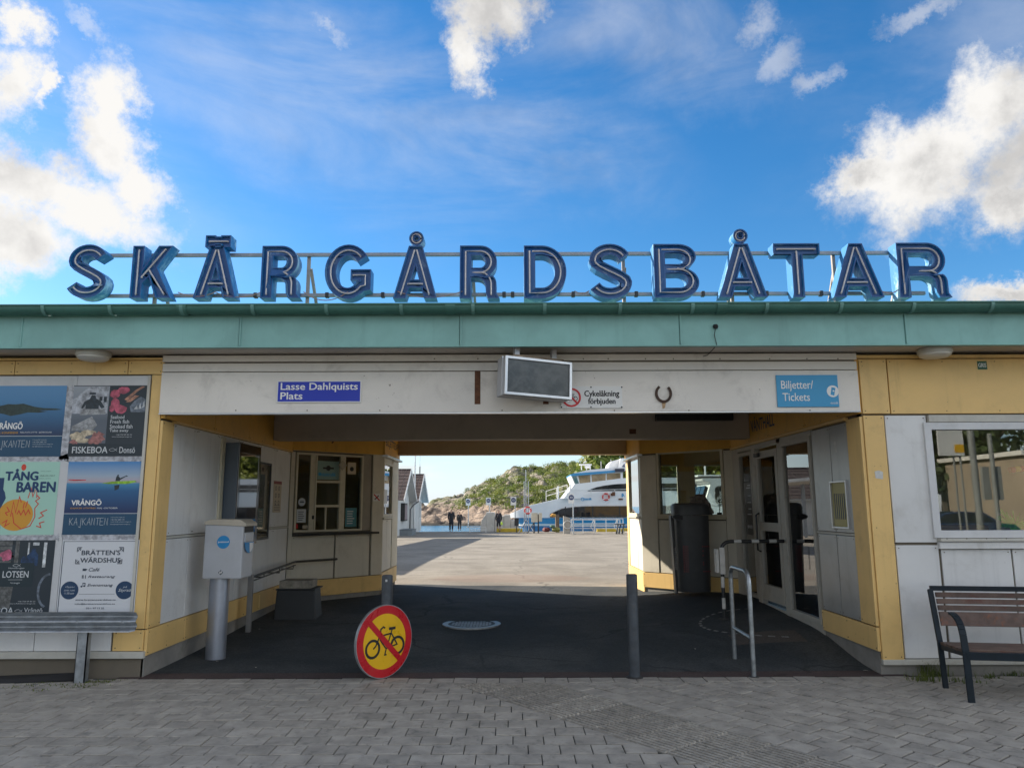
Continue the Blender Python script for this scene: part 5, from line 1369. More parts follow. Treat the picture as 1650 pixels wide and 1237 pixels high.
part(o, 'footer_field', pr('footer_slate', (.016, .028, .038)), [[(0, 0), (1, 0), (1, .17), (0, .17)]], .0014, r)
texts(o, r, [('FISKEBOA', .055, .53, .045, .135, .0014), ('Donsö', .69, .90, .045, .13, .0008)], PGREY, .0018)
def fish(o, r, cu, cv, k, d=.0018):
    u = U2(r); mb = MB()
    a = [(cu + k * x, cv + k * y) for x, y in ((-1, 0), (-.6, .28), (0, .36), (.5, .1), (1, -.34))]; b = [(cu + k * x, cv - k * y) for x, y in ((-1, 0), (-.6, .28), (0, .36), (.5, .1), (1, -.34))]
    for i, p in enumerate((a, b)): mb.plate(FP, ribbon([u(*q_) for q_ in p], .003), PD0 + d + i * .0001)
    mb.build('fish_emblem', PGREY, o, fix=False)
fish(o, r, .605, .09, .055)
# 3 middle left: mint poster
r = (*colL[1], *rowz[1])
o = poster(r, pr('mint', (.36, .60, .50)), 'mint green poster with an orange drawing reading TÅNG BAREN')
part(o, 'navy_shape', pr('deep_navy', (.01, .045, .13)), [[(.0, .08), (.31, .08), (.305, .40), (.345, .50), (.325, .58), (.30, .62), (.30, .78), (.0, .78)]], .0004, r)
part(o, 'orange_shape', pr('orange', (.62, .30, .035)), [[(.255, .36)] + [(.49 + .225 * math.cos(R_(a)), .27 + .215 * math.sin(R_(a))) for a in range(160, -190, -12)]], .0006, r)
part(o, 'red_dot', pr('tomato', (.60, .06, .035)), [ell(.535, .925, .032, .045, 20)], .0006, r)
u = U2(r); mb = MB(); dr_ = [[(.40, .25), (.42, .45), (.46, .30), (.49, .52), (.52, .44)], [(.60, .50), (.63, .64), (.66, .52), (.70, .66), (.71, .50)], [(.42, .30), (.45, .16), (.55, .08), (.66, .12), (.71, .24), (.70, .36), (.74, .42), (.70, .46), (.75, .50), (.71, .54)], [(.36, .26), (.33, .30), (.38, .32), (.34, .38)], [(.30, .16), (.36, .20), (.34, .12), (.40, .16)], [(.76, .22), (.82, .26), (.78, .30), (.86, .34)], [(.74, .12), (.80, .10), (.78, .16), (.84, .18)], [(.48, .28), (.50, .33), (.53, .27), (.56, .34), (.59, .27), (.62, .34), (.65, .28)], [(.55, .36), (.56, .44)], [(.58, .37), (.60, .46)]]
for i, p in enumerate(dr_): mb.plate(FP, ribbon([u(q_[0] + .03, q_[1]) for q_ in p], .010), PD0 + .0009 + i * .00005)
mb.build('red_line_drawing', pr('tomato', (.60, .06, .035)), o, fix=False)
mb = MB(); put_text(mb, FP, 'TÅNG', *sub(r)(.315, .73, .745, .90), PD0 + .0015, bold=.006); put_text(mb, FP, 'BAREN', *sub(r)(.475, .965, .585, .72), PD0 + .0015, bold=.006); mb.build('lettering', pr('deep_navy', (.01, .045, .13)), o, fix=False)
texts(o, r, [('VÄSTRA HAMNEN', .755, .89, .865, .875), ('VRÅ-ÖL-MAT', .75, .95, .80, .82), ('ONSDAG - SÖNDAG', .745, .90, .765, .775), ('tangbaren.se', .05, .20, .045, .06)], BLK)
# 4 middle right: kayak
r = (*colR[1], *rowz[1])
o = poster(r, grad_mat('print_kayak_sea', [(0, (.008, .02, .07)), (.32, (.01, .03, .11)), (.6, (.02, .11, .26)), (.695, (.06, .24, .42)), (.72, (.45, .38, .42)), (.8, (.34, .42, .52)), (1, (.05, .22, .50))], r[2], r[3], .012), 'poster of a kayaker on calm sea reading VRÅNGÖ')
part(o, 'kayak_picture', pr('lime', (.26, .48, .04)), [[(.46, .70), (.55, .69), (.80, .69), (.93, .72), (.90, .735), (.60, .725)]], .0006, r)
part(o, 'paddler_picture', DKB, [[(.64, .73), (.645, .78), (.655, .80), (.67, .805), (.685, .79), (.70, .77), (.765, .80), (.78, .795), (.70, .745), (.70, .73)], [(.655, .81), (.67, .82), (.685, .81), (.67, .795)], [(.765, .795), (.79, .79), (.80, .80), (.775, .81)], [(.63, .67), (.70, .68), (.69, .62), (.64, .60)]], .0008, r)
part(o, 'red_boat_picture', RED, [[(.02, .745), (.10, .735), (.25, .74), (.25, .75), (.02, .755)]], .0006, r)
texts(o, r, [('VRÅNGÖ', .09, .48, .40, .49, .0025)], WHT); texts(o, r, [('KAJAKER UTHYRES', .08, .41, .345, .37, .0005)], OCH); texts(o, r, [('MAJ -OKTOBER', .43, .70, .345, .37, .0007)], PGREY)
kajkanten(r, o)
# 5 bottom left: pilot restaurant
r = (*colL[2], *rowz[2])
o = poster(r, pr('slate', (.022, .034, .045)), 'dark poster of people at a boathouse reading LOTSEN, lowest on the left')
part(o, 'hut_picture', pr('hut_grey', (.12, .125, .125)), [[(.0, .62), (.55, .62), (.55, .99), (.0, .99)], [(.30, .1), (.50, .1), (.52, .42), (.28, .42)]], .0004, r)
part(o, 'plank_line_picture', DKB, [rc(.0, .46, .66 + i * .065, .672 + i * .065) for i in range(5)] + [rc(.46, .50, .62, .99)], .0006, r)
part(o, 'window_picture', PGREY, [rc(.66, .68, .66, .97), rc(.72, .80, .93, .97), rc(.86, .90, .64, .97)], .0006, r)
part(o, 'pink_jacket_picture', pr('jacket_pink', (.48, .12, .20)), [blobp(.40, .80, .08, .07, 40, j=.3)], .0008, r)
part(o, 'people_picture', pr('jacket_blue', (.015, .045, .11)), [[(.64, .66), (.66, .80), (.70, .84), (.72, .89), (.76, .89), (.77, .84), (.80, .80), (.80, .66)], [(.58, .66), (.59, .76), (.62, .79), (.65, .76), (.65, .66)]], .0010, r)
part(o, 'wheel_picture', STEEL, [ribbon([(.98 + .14 * math.cos(R_(a)), .33 + .22 * math.sin(R_(a))) for a in range(92, 262, 10)], .03)[0]], .0008, r)
part(o, 'name_plate', pr('plate_slate', (.014, .03, .04)), [rc(.31, .76, .385, .70)], .0014, r)
texts(o, r, [('LOTSEN', .375, .70, .505, .59, .0013), ('Hamnkrogen', .44, .64, .615, .64), ('Vrångö', .48, .60, .42, .445)], PGREY, .0020); fish(o, r, .54, .665, .05, .002)
part(o, 'rule_line', PGREY, [rc(.45, .63, .475, .479)], .0020, r)
texts(o, r, [('+46 723 09 45 22', .60, .82, .185, .20), ('www.fiskeboavrango.se', .50, .82, .155, .172)], PGREY)
texts(o, r, [('FISKEBOA', .10, .555, .03, .115, .0014), ('Vrångö', .69, .92, .03, .11, .0006)], PGREY, .0018); fish(o, r, .62, .07, .05)
# 6 bottom right: white poster
r = (*colR[2], *rowz[2])
o = poster(r, pr('poster_white', (.62, .64, .67)), "white poster reading BRÄTTEN'S WÄRDSHUS with two round dark badges")
INK = pr('ink', (.03, .045, .07)); mb = MB(); u = U2(r)
mb.plate(FP, [rc(*sub(r)(.012, .988, .005, .985)), rc(*sub(r)(.022, .978, .012, .978))], PD0 + .0006); mb.build('border_line', INK, o, fix=False)
texts(o, r, [("BRÄTTEN'S", .26, .76, .80, .875, .0016), ('WÄRDSHUS', .25, .77, .70, .775, .0016), ('Café', .37, .51, .585, .63, .0006, .3), ('Restaurang', .37, .72, .49, .53, .0006, .3), ('Evenemang', .37, .70, .375, .42, .0006, .3), ('www.brattenswardshus.se', .23, .75, .20, .222, .0003), ('info@brattenswardshus.se', .23, .745, .145, .168, .0003), ('031- 97 13 32', .38, .61, .09, .112, .0003)], INK)
part(o, 'round_badge', NAV, [ell(.145, .335, .115, .118, 30)], .0012, r); part(o, 'round_badge', NAV, [ell(.855, .335, .115, .118, 30)], .0012, r)
texts(o, r, [('Öppet', .09, .21, .365, .395, 0, .3), ('året runt', .075, .215, .325, .35, 0, .3), ('11.00-sent', .08, .21, .285, .31, 0, .3), ('på', .83, .885, .36, .39, 0, .3), ('Styrsö', .775, .94, .305, .355, .0005, .3)], PGREY, .0018)
part(o, 'rule_line', INK, [rc(.27, .73, .283, .287)], .0010, r)
orn = []
for cu, cv, sx, sy in ((.20, .90, 1, -1), (.80, .90, -1, -1), (.19, .685, 1, 1), (.79, .685, -1, 1)):
    for k, (a, b) in enumerate((((0, 0), (.06, 0)), ((0, 0), (0, .06)), ((.015, .01), (.045, .04)), ((.03, .01), (.05, .02)), ((.01, .03), (.02, .05)))): orn.append(ribbon([(cu + sx * a[0], cv + sy * a[1]), (cu + sx * b[0], cv + sy * b[1])], .010)[0])
part(o, 'corner_ornament', INK, orn, .0010, r)
part(o, 'pictogram', INK, [rc(.29, .335, .59, .62), rc(.335, .35, .60, .615), rc(.29, .30, .49, .535), rc(.305, .312, .49, .535), rc(.33, .34, .49, .535), ell(.295, .385, .014, .012, 10), ell(.33, .392, .014, .012, 10), rc(.304, .309, .385, .425), rc(.339, .344, .392, .43), rc(.304, .344, .418, .432)], .0010, r)
# ================================================================== THINGS IN FRONT AND IN THE PASSAGE
# crash barrier in front of the posters
gy = 7.43
FGd = Fr((0, gy), (1, 0), (0, -1))
xe = FGd.hit(219, 1000)[0]; zt_, zbm = FGd.hit(60, 985)[1], FGd.hit(60, 1018)[1]
bar = thing('crash_barrier', 'grey galvanised corrugated crash barrier low in front of the posters', 'barrier', (0, 0, 0))
prof = []
for i in range(25):
    t = i / 24; prof.append((gy - .03 * math.cos(t * 4 * math.pi) , zbm + (zt_ - zbm) * t))
sec = prof + [(a + .006, b) for a, b in prof[::-1]]
mb = MB(); extr_x(mb, sec, -8.0, xe - .05)
n = len(sec); mb.add([(xe - .05, a, b) for a, b in sec] + [(xe, gy + (a - gy) * .55 + .01, (b - (zt_ + zbm) / 2) * .9 + (zt_ + zbm) / 2) for a, b in sec], [(i, (i + 1) % n, n + (i + 1) % n, n + i) for i in range(n)])
mb.build('rail', GALV, bar, smooth=True, angle=60)
for px in (127,):
    x = FGd.hit(px, 1060)[0]
    for xx in (x, x - 2.0, x - 4.0):
        mb = MB(); mb.prism(WORLD, [], 0, 1) if False else None
        mb.box(xx - .05, xx + .05, gy + .03, gy + .045, -.05, zt_ - .03); mb.box(xx - .05, xx - .043, gy + .03, gy + .10, -.05, zt_ - .03); mb.box(xx + .043, xx + .05, gy + .03, gy + .10, -.05, zt_ - .03)
        mb.build('post', GALV, bar)
mb = MB()
for px in (30, 127, 200): 
    a, b = FGd.hit(px, 1001); mb.lathe((a, gy - .02, b), [(.014, -.01), (.014, .01)], 8)
mb.build('bolt', GALV, bar)
# loose black sheet edge on the ground below
p0, p1 = on_ground(5, 1106), on_ground(118, 1098)
mb = MB(); mb.add([(p0.x - .6, 7.36, .002), (p1.x, 7.52, .005), (p1.x, 7.66, .05), (p0.x - .6, 7.66, .01)], [(0, 1, 2, 3)]); mb.add([(p0.x - .6, 7.36, .006), (p1.x, 7.52, .012), (p1.x, 7.66, .056), (p0.x - .6, 7.66, .016)], [(0, 1, 2, 3)])
tag(mb.build('rubber_mat', mat('black_rubber', (.02, .02, .022), .8, var=.2), fix=False), 'curled black strip of roofing felt on the paving below the posters', 'felt strip')

# bollards
BOL = mat('dark_bollard_paint', (.05, .06, .072), .5, metal=.0, var=.25, scale=9, dirt=(.16, .15, .13), dirt_amt=.3, dscale=8, bump=.1)
def bollard(px, pyb, pyt, label, r=.055):
    b = on_ground(px, pyb); zt = at_y(px, pyt, b.y).z - b.z
    t = thing('bollard', label, 'bollard', (b.x, b.y, b.z), 0, 'steel bollards at the passage mouth')
    mb = MB(); mb.lathe((0, 0, 0), [(r, -.05), (r, zt - .01), (r - .008, zt)], 24); mb.build('post', BOL, t, smooth=True)
    mb = MB(); mb.lathe((0, 0, 0), [(r + .03, -.02), (r + .03, .006), (r + .02, .012)], 20); mb.build('ground_collar', DIRON, t, smooth=True)
    return t, zt
bollard(1022.5, 1091, 924.5, 'dark steel bollard standing alone at the passage mouth')
bp = on_ground(620.5, 1090)
tb_, zt2_ = bollard(620.5, 1088, 926, 'dark steel bollard behind the round cycling sign')
mb = MB(); mb.lathe((-.0, -.058, zt2_ - .05), [(.011, -.011), (.011, .011)], 10); mb.build('bolt', ALU, tb_)
# round no-cycling sign leaning on the bollard
sg = on_ground(619.5, 1091); R0 = 113 / 1190 * 7.22 / 2
an = R_(48)
FS_ = Fr((sg.x, sg.y - .05), (math.cos(an), -math.sin(an) * 1.0), (-math.sin(an), -math.cos(an)))
FS_ = Fr((sg.x, sg.y - .03), (math.cos(an), math.sin(an)), (math.sin(an), -math.cos(an)))
t = thing('no_cycling_sign', 'round red and yellow no cycling sign standing on the paving against a bollard', 'road sign', (0, 0, 0))
zc = R0 + .005
mb = MB(); mb.prism(FS_, [ell(0, zc, R0, R0, 64)], -.028, .0); mb.prism(FS_, [ell(0, zc, R0 + .004, R0 + .004, 64), ell(0, zc, R0 - .004, R0 - .004, 64)], -.03, .001); mb.build('plate', GALV, t)
REDR = mat('reflective_red', (.50, .012, .02), .3, var=.06, scale=6, dirt=(.4, .1, .08), dirt_amt=.2, dscale=9); YELR = mat('reflective_yellow', (.78, .45, .012), .3, var=.05, scale=6, dirt=(.6, .38, .05), dirt_amt=.3, dscale=7)
mb = MB(); mb.prism(FS_, [ell(0, zc, R0 - .003, R0 - .003, 64), ell(0, zc, R0 * .765, R0 * .765, 64)], .0, .0022); mb.build('red_border', REDR, t)
mb = MB(); mb.prism(FS_, [ell(0, zc, R0 * .765, R0 * .765, 64)], .0, .0018); mb.build('yellow_field', YELR, t)
mb = MB(); strokes(mb, FS_, bike_lines(0.005, zc - .01, R0 * .86), .0026); mb.build('bicycle_symbol', BLK, t, fix=False)
mb = MB(); mb.prism(FS_, ribbon([(-R0 * .56, zc + R0 * .56), (R0 * .56, zc - R0 * .56)], R0 * .165), .0022, .0052); mb.build('red_bar', REDR, t)

# letter box on a pillar
bx = thing('post_box', 'pale grey post box with a blue disc on a steel pillar by the left wall', 'post box', (0, 0, 0))
b = on_ground(346, 1062)
FQ = Fr((0, b.y - .12), (1, 0), (0, -1))
x0, zt_ = FQ.hit(331, 845); x1, zb_ = FQ.hit(388, 932); 
Dp = .34; yf = b.y - .12
PB = mat('post_box_grey', (.40, .42, .45), .45, var=.06, scale=3, dirt=(.25, .24, .22), dirt_amt=.25, dscale=5)
mb = MB(); mb.box(x0, x1, yf, yf + Dp, zb_, zt_); mb.build('box', PB, bx, bevel=.012)
F_BX = Fr((x1, 0), (0, 1), (1, 0))
mb = MB(); mb.prism(Fr((0, yf - .012), (1, 0), (0, 1)), [[(x0 - .01, zt_ + .002), (x1 + .03, zt_ - .02), (x1 + .03, zt_ + .012), (x1 - .04, zt_ + .055), (x0 + .06, zt_ + .06), (x0 - .01, zt_ + .03)]], 0, Dp + .03); mb.build('lid', mat('post_box_lid', (.42, .38, .31), .5, var=.1, scale=5), bx, bevel=.006)
mb = MB(); mb.fbox(F_BX, yf + .04, yf + Dp - .03, .0, .012, zb_ + .40, zt_ - .10); mb.build('flap', PB, bx, bevel=.004)
mb = MB(); mb.fbox(F_BX, yf + .03, yf + Dp - .02, -.002, .003, zt_ - .09, zt_ - .02); mb.build('slot', BLK, bx)
a0_, z0_ = yf + Dp * .5, zb_ + .33
mb = MB(); mb.prism(F_BX, [[(a0_ - .14, z0_ + .06)] + ell(a0_, z0_ + .06, .14, .12, 14, 180, 360)[1:]], .012, .016); mb.build('blue_label', pr('post_blue', (.01, .22, .50)), bx)
mb = MB(); mb.prism(F_BX, [[(a0_ + .0, z0_ + .052)] + ell(a0_, z0_ + .055, .13, .11, 10, 280, 358)[0:]], .0165, .018); mb.build('white_label', WHT, bx)
F_BF = Fr((0, yf), (1, 0), (0, -1))
cs, cz = F_BF.hit(360, 873); rb_ = 10.5 / 1190 * 8.1
mb = MB(); mb.prism(F_BF, [ell(cs, cz, rb_, rb_, 32)], .0, .0015); mb.build('blue_disc', pr('post_blue', (.01, .22, .50)), bx)
mb = MB(); put_text(mb, F_BF, 'postnord', cs - rb_ * .8, cs + rb_ * .8, cz - .012, cz + .013, .0022, bold=.0006); mb.build('lettering', WHT, bx, fix=False)
cs, cz = F_BF.hit(355.5, 922); k = .028
mb = MB(); mb.plate(F_BF, [(cs - k, cz), (cs, cz - k), (cs + k, cz), (cs, cz + k)], .0012); mb.build('diamond_mark', INK, bx, fix=False)
mb = MB(); mb.plate(F_BF, rc(cs - .012, cs - .002, cz - .012, cz + .010), .0018); mb.plate(F_BF, rc(cs + .003, cs + .012, cz - .006, cz + .014), .0018); mb.build('diamond_letters', WHT, bx, fix=False)
px0 = FQ.hit(330, 990, -.06)[0]; px1 = FQ.hit(362, 990, -.06)[0]
rg0 = ell((px0 + px1) / 2, b.y + .03, (px1 - px0) / 2, .085, 24)
vs = [(a, c, -.02) for a, c in rg0] + [(a, c, zb_) for a, c in rg0]; n = 24
mb = MB(); mb.add(vs, [(i, (i + 1) % n, n + (i + 1) % n, n + i) for i in range(n)] + [tuple(range(n)), tuple(range(n, 2 * n))]); mb.build('pillar', mat('pillar_steel', (.33, .36, .42), .35, metal=.7, var=.08, scale=4), bx, smooth=True)

# information screen hung on the left wall
sc_t = thing('information_screen', 'tall slate grey information screen on the left passage wall', 'screen', (0, 0, 0))
Sx = .21
s0, s1 = 9.42, 10.22
z1s = F_LS.hit(392, 714, Sx)[1]; z0s = 1.18
mb = MB(); mb.fbox(F_LS, s0, s1, .02, Sx - .012, z0s, z1s); mb.build('housing', mat('slate_housing', (.10, .125, .155), .45, var=.05), sc_t, bevel=.01)
mb = MB(); mb.prism(F_LS, [rc(s0, s1, z0s, z1s), rc(s0 + .07, s1 - .07, z0s + .12, z1s - .12)], Sx - .014, Sx); mb.build('bezel', mat('gloss_black', (.01, .01, .012), .08, spec=.8, var=0), sc_t, bevel=.003)
MB().fbox(F_LS, s0 + .065, s1 - .065, Sx - .014, Sx - .004, z0s + .115, z1s - .115).build('screen', mat('screen_glass', (.008, .009, .01), .02, spec=1.0, var=0, coat=1.0), sc_t)
MB().fbox(F_LS, s0 + .3, s0 + .42, .02, .10, .82, z0s - .003).build('cable_trunk', mat('slate_housing', (.10, .125, .155)), sc_t)
# notice case and house rules
nc = thing('notice_case', 'shallow glazed notice case with black frame beside the information screen', 'notice case', (0, 0, 0))
s0, s1 = 10.45, 11.12; z0, z1 = 1.20, F_LS.hit(436, 748)[1]
mb = MB(); mb.prism(F_LS, [rc(s0, s1, z0, z1), rc(s0 + .03, s1 - .03, z0 + .03, z1 - .03)], .02, .08); mb.build('frame', BLACK, nc, bevel=.004)
MB().fbox(F_LS, s0 + .028, s1 - .028, .021, .03, z0 + .028, z1 - .028).build('backing', mat('notice_paper', (.5, .5, .47), .7, var=.05), nc)
mb = MB(); mb.fbox(F_LS, s0 + .08, s0 + .32, .031, .033, z0 + .45, z0 + .62)
for k in range(9): mb.fbox(F_LS, s0 + .06, s0 + .30, .031, .0325, z0 + .10 + k * .03, z0 + .112 + k * .03)
mb.build('printed_notice', pr('ink_grey', (.2, .2, .2)), nc); MB().fbox(F_LS, s0 + .028, s1 - .028, .066, .069, z0 + .028, z1 - .028).build('pane', GLASSD, nc)
hr = flat_sign('rules_notice', F_LS, (11.42, 11.80, F_LS.hit(454, 825)[1], F_LS.hit(454, 776)[1]), CRM, 'cream notice with a dark red heading and pictograms on the left wall', 'notice', th=.006, d=.02)
s0, s1, z0, z1 = 11.42, 11.80, F_LS.hit(454, 825)[1], F_LS.hit(454, 776)[1]
MB().fbox(F_LS, s0, s1, .0262, .0275, z1 - .045, z1).build('heading', pr('dark_red', (.22, .02, .02)), hr)
mb = MB()
for i in range(2):
    for j in range(3): mb.prism(F_LS, [ell(s0 + .11 + i * .15, z1 - .11 - j * .11, .035, .035, 14), ell(s0 + .11 + i * .15, z1 - .11 - j * .11, .024, .024, 14)], .026, .0272)
for j in range(4): mb.fbox(F_LS, s0 + .05, s1 - .05, .026, .0272, z0 + .03 + j * .025, z0 + .038 + j * .025)
mb.build('pictograms', INK, hr)
# handrail along the left wall
hr_ = thing('handrail', 'thin dark handrail on a steel post along the left wall', 'handrail', (0, 0, 0))
HR = mat('dark_steel', (.10, .095, .085), .5, metal=.6, var=.2, scale=10)
g1 = on_ground(388, 1015)
mb = MB(); mb.box(-3.50, -3.44, 10.05, 10.11, ground(-3.47, 10.1) - .02, .78); mb.build('post', mat('post_grey', (.22, .22, .22), .5, metal=.4), hr_, bevel=.005)
mb = MB(); mb.tube([(-3.47, 10.08, .74), (-3.47, 12.1, .80), (-2.95, 12.72, .80)], .018, 8); mb.tube([(-3.47, 10.08, .69), (-3.47, 12.1, .75)], .010, 6); mb.build('rail', HR, hr_, smooth=True)
for y in (10.6, 11.3, 12.0): 
    mb = MB(); mb.tube([(-3.47, y, .76), (-3.47, y, .70), (XL + .02, y, .70)], .009, 6); mb.build('bracket', HR, hr_)
# grit bin with a tray on its lid
gb = thing('grit_box', 'low dark plastic grit box standing by the ticket office wall', 'box', (0, 0, 0))
p = on_ground(440, 999); q_ = on_ground(505, 994); gz_ = ground(-3, 10.8)
xg0, xg1 = p.x, at_y(508, 990, p.y).x; yg = p.y; zg1 = at_y(470, 951, yg).z
DPL = mat('dark_plastic', (.022, .026, .03), .6, var=.15, scale=6, bump=.15)
mb = MB(); mb.hexa([(xg0, yg, gz_ - .02), (xg1, yg + .02, gz_ - .02), (xg1 - .02, yg + .48, gz_ - .02), (xg0, yg + .46, gz_ - .02), (xg0 + .02, yg + .02, zg1), (xg1 - .03, yg + .04, zg1), (xg1 - .05, yg + .45, zg1), (xg0 + .02, yg + .44, zg1)]); mb.build('body', DPL, gb, bevel=.02)
mb = MB(); mb.box(xg0 + .01, xg1 - .02, yg + .01, yg + .46, zg1 + .001, zg1 + .02); mb.build('lid', DPL, gb, bevel=.008)
zt3 = at_y(470, 935.5, yg + .02).z
mb = MB(); mb.prism(Fr((0, yg + .04), (1, 0), (0, 1)), [rc(xg0 + .05, xg1 - .09, zg1 + .022, zt3)], 0, .36)
tag(mb.build('concrete_slab', mat('pale_slab', (.24, .22, .18), .7, var=.3, scale=12, dirt=(.08, .07, .05), dirt_amt=.6, dscale=10, bump=.4), bevel=.008), 'pale worn slab lying on top of the dark grit box', 'slab')
mb = MB(); mb.box(0, .01, 0, .01, 0, .01)
# stickers in the ticket window
def sticker(F, a, b, c, d, m, label, name='window_notice', off=.006, cat='notice', th=.002):
    s0, z1 = F.hit(a, b); s1, z0 = F.hit(c, d); s0, s1 = min(s0, s1), max(s0, s1)
    o = MB().fbox(F, s0, s1, off, off + th, z0, z1).build(name, m); tag(o, label, cat); return o, (s0, s1, z0, z1)
def lines(F, r, m, o, n=5, d=.009, name='printed_lines', mg=.12):
    mb = MB(); s0, s1, z0, z1 = r; rg = random.Random(int(abs(s0 * 1e4)) % 997)
    for k in range(n):
        z = z0 + (z1 - z0) * (mg + (1 - 2 * mg) * (k + .3) / n); mb.fbox(F, s0 + (s1 - s0) * .15, s0 + (s1 - s0) * rg.uniform(.55, .85), d, d + .0008, z, z + (z1 - z0) * .05)
    mb.build(name, m, o)
o, r = sticker(F_LC, 512, 742, 545, 773, pr('mint_sticker', (.24, .36, .32)), 'pale green ticket office notice behind the top pane')
mb = MB(); s0, s1, z0, z1 = r; mb.prism(F_LC, [ell((s0 + s1) / 2, z1 - .12, .045, .045, 20)], .0085, .009); mb.fbox(F_LC, s0 + .10, s1 - .10, .0085, .009, z1 - .135, z1 - .105); mb.build('anchor_mark', BLK, o)
mb = MB(); put_text(mb, F_LC, 'västtrafik', s0 + .07, s1 - .06, z0 + .06, z0 + .12, .009, bold=.003); mb.prism(F_LC, [ell(s0 + .045, z0 + .09, .03, .03, 16)], .0082, .0088); mb.build('lettering', SKYB, o, fix=False)
o, r = sticker(F_LC, 560, 744.5, 573, 764, CRM, 'cream card with a dark disc high in the right pane'); s0, s1, z0, z1 = r; mb = MB(); mb.prism(F_LC, [ell((s0 + s1) / 2, z0 + .09, .04, .04, 18)], .0085, .0095); mb.build('dark_disc', BLK, o)
o, r = sticker(F_LC, 556.5, 818, 573.5, 848, pr('teal_sticker', (.06, .22, .25)), 'teal sticker low in the right pane of the ticket window'); lines(F_LC, r, PGREY, o, 6)
o, r = sticker(F_LC, 478, 820, 492, 841.5, PGREY, 'small white notice low in the left pane of the ticket window'); lines(F_LC, r, INK, o, 5)
s0, z0 = F_LC.hit(486, 808.5); mb = MB(); mb.prism(F_LC, [ell(s0, z0, .065, .065, 24)], .006, .008); o = tag(mb.build('round_sticker', PGREY), 'round white sticker in the left pane of the ticket window', 'sticker'); mb = MB(); mb.fbox(F_LC, s0 - .04, s0 + .04, .0085, .009, z0 - .01, z0 + .008); mb.fbox(F_LC, s0 - .03, s0 + .03, .0085, .009, z0 + .018, z0 + .026); mb.build('printed_lines', INK, o)
o, r = sticker(F_LC, 487, 846, 496, 851, CRM, 'tiny cream label at the bottom of the left pane')
o, r = sticker(F_LC, 476, 844, 479.5, 851, RED, 'tiny red label at the bottom corner of the left pane')
s0, z0 = F_LC.hit(549.5, 749.5); k = .085; mb = MB(); mb.prism(F_LC, [[(s0 - k, z0), (s0, z0 - k), (s0 + k, z0), (s0, z0 + k)]], .045, .06); tag(mb.build('diamond_plate', mat('beige_plate', (.36, .32, .24), .5)), 'beige diamond shaped plate on the ticket window frame', 'plate')
o, r = sticker(F_LC, 600, 795, 610.5, 807, WSIGN, 'small white no bicycles sign on the post right of the ticket window', off=.031, name='small_sign', cat='sign')
mb = MB(); s0, s1, z0, z1 = r; mb.plate(F_LC, ribbon([(s0 + .01, z1 - .01), (s1 - .01, z0 + .01)], .022), .0345); mb.build('red_slash', RED, o, fix=False); mb = MB(); mb.plate(F_LC, ribbon([(s0 + .03, z0 + .03), ((s0 + s1) / 2, z0 + .06), (s1 - .03, z0 + .10)], .02), .034); mb.build('symbol', BLK, o, fix=False)
# papers in the end window
o, r = sticker(F_LE, 615.7, 788, 623, 811, WSIGN, 'white paper low in the narrow end window'); o, r = sticker(F_LE, 616, 765, 624, 775, WSIGN, 'white paper high in the narrow end window')

# ---------------- right side: hoop, striped barrier, bin
GT = mat('worn_galvanised_tube', (.33, .36, .38), .35, metal=.8, var=.2, scale=16, dirt=(.12, .12, .1), dirt_amt=.3, dscale=12)
h1 = on_ground(1215, 1090); h2 = on_ground(1184, 1061)
zt4 = 1.0
t = thing('steel_hoop', 'galvanised steel hoop guard standing in front of the waiting hall door', 'hoop guard', (0, 0, 0))
def arc3(p0, p1, pc, n=6): return [p0.lerp(pc, i / n).lerp(pc.lerp(p1, i / n), i / n) for i in range(n + 1)]
A = Vector((h1.x, h1.y, -.02)); B = Vector((h2.x, h2.y, -.02)); At = Vector((h1.x, h1.y, zt4)); Bt = Vector((h2.x, h2.y, zt4 + .0)); d_h = (Bt - At).normalized() * .14
pts = [A, At - Vector((0, 0, .14))] + arc3(At - Vector((0, 0, .14)), At + d_h, At)[1:] + arc3(Bt - d_h, Bt - Vector((0, 0, .14)), Bt) + [B]
mb = MB(); mb.tube(pts, .024, 12); mb.build('hoop', GT, t, smooth=True)
mb = MB(); mb.tube([Vector((h1.x, h1.y, .36)), Vector((h2.x, h2.y, .36))], .018, 10); mb.build('cross_rail', GT, t, smooth=True)
mb = MB()
for p in (A, B): mb.lathe((p.x, p.y, 0), [(.05, -.01), (.05, .008)], 14)
mb.build('foot_plate', DIRON, t)
# striped barrier
s1p = on_ground(1167.5, 997)
t = thing('striped_barrier', 'black and white striped tube barrier reaching to the waiting hall door', 'barrier', (0, 0, 0))
zt5 = at_y(1167, 872, s1p.y).z
WP = mat('chipped_white_paint', (.55, .55, .53), .5, var=.1, scale=12, dirt=(.2, .2, .2), dirt_amt=.4, dscale=16)
P0 = Vector((s1p.x, s1p.y, s1p.z)); PT = Vector((s1p.x, s1p.y, zt5)); E = F_RS.P(10.09, .03, 0); E = Vector((E.x, E.y, zt5))
dd = (E - PT).normalized()
path = [P0 + Vector((0, 0, (zt5 - .14 - P0.z) * i / 14)) for i in range(15)] + arc3(PT - Vector((0, 0, .14)), PT + dd * .14, PT)[1:] + [PT + dd * .14 + (E - PT - dd * .14) * (i / 10) for i in range(1, 11)]
L_ = [0]
for a, b in zip(path, path[1:]): L_.append(L_[-1] + (b - a).length)
mb = MB(); seg = .13
fine_path = []
tot = L_[-1]; N = int(tot / .02)
def at_len(l):
    for i in range(len(L_) - 1):
        if L_[i] <= l <= L_[i + 1] + 1e-9: return path[i].lerp(path[i + 1], (l - L_[i]) / max(1e-9, L_[i + 1] - L_[i]))
    return path[-1]
k = 0; l = 0
base_len = zt5 - .14 - P0.z
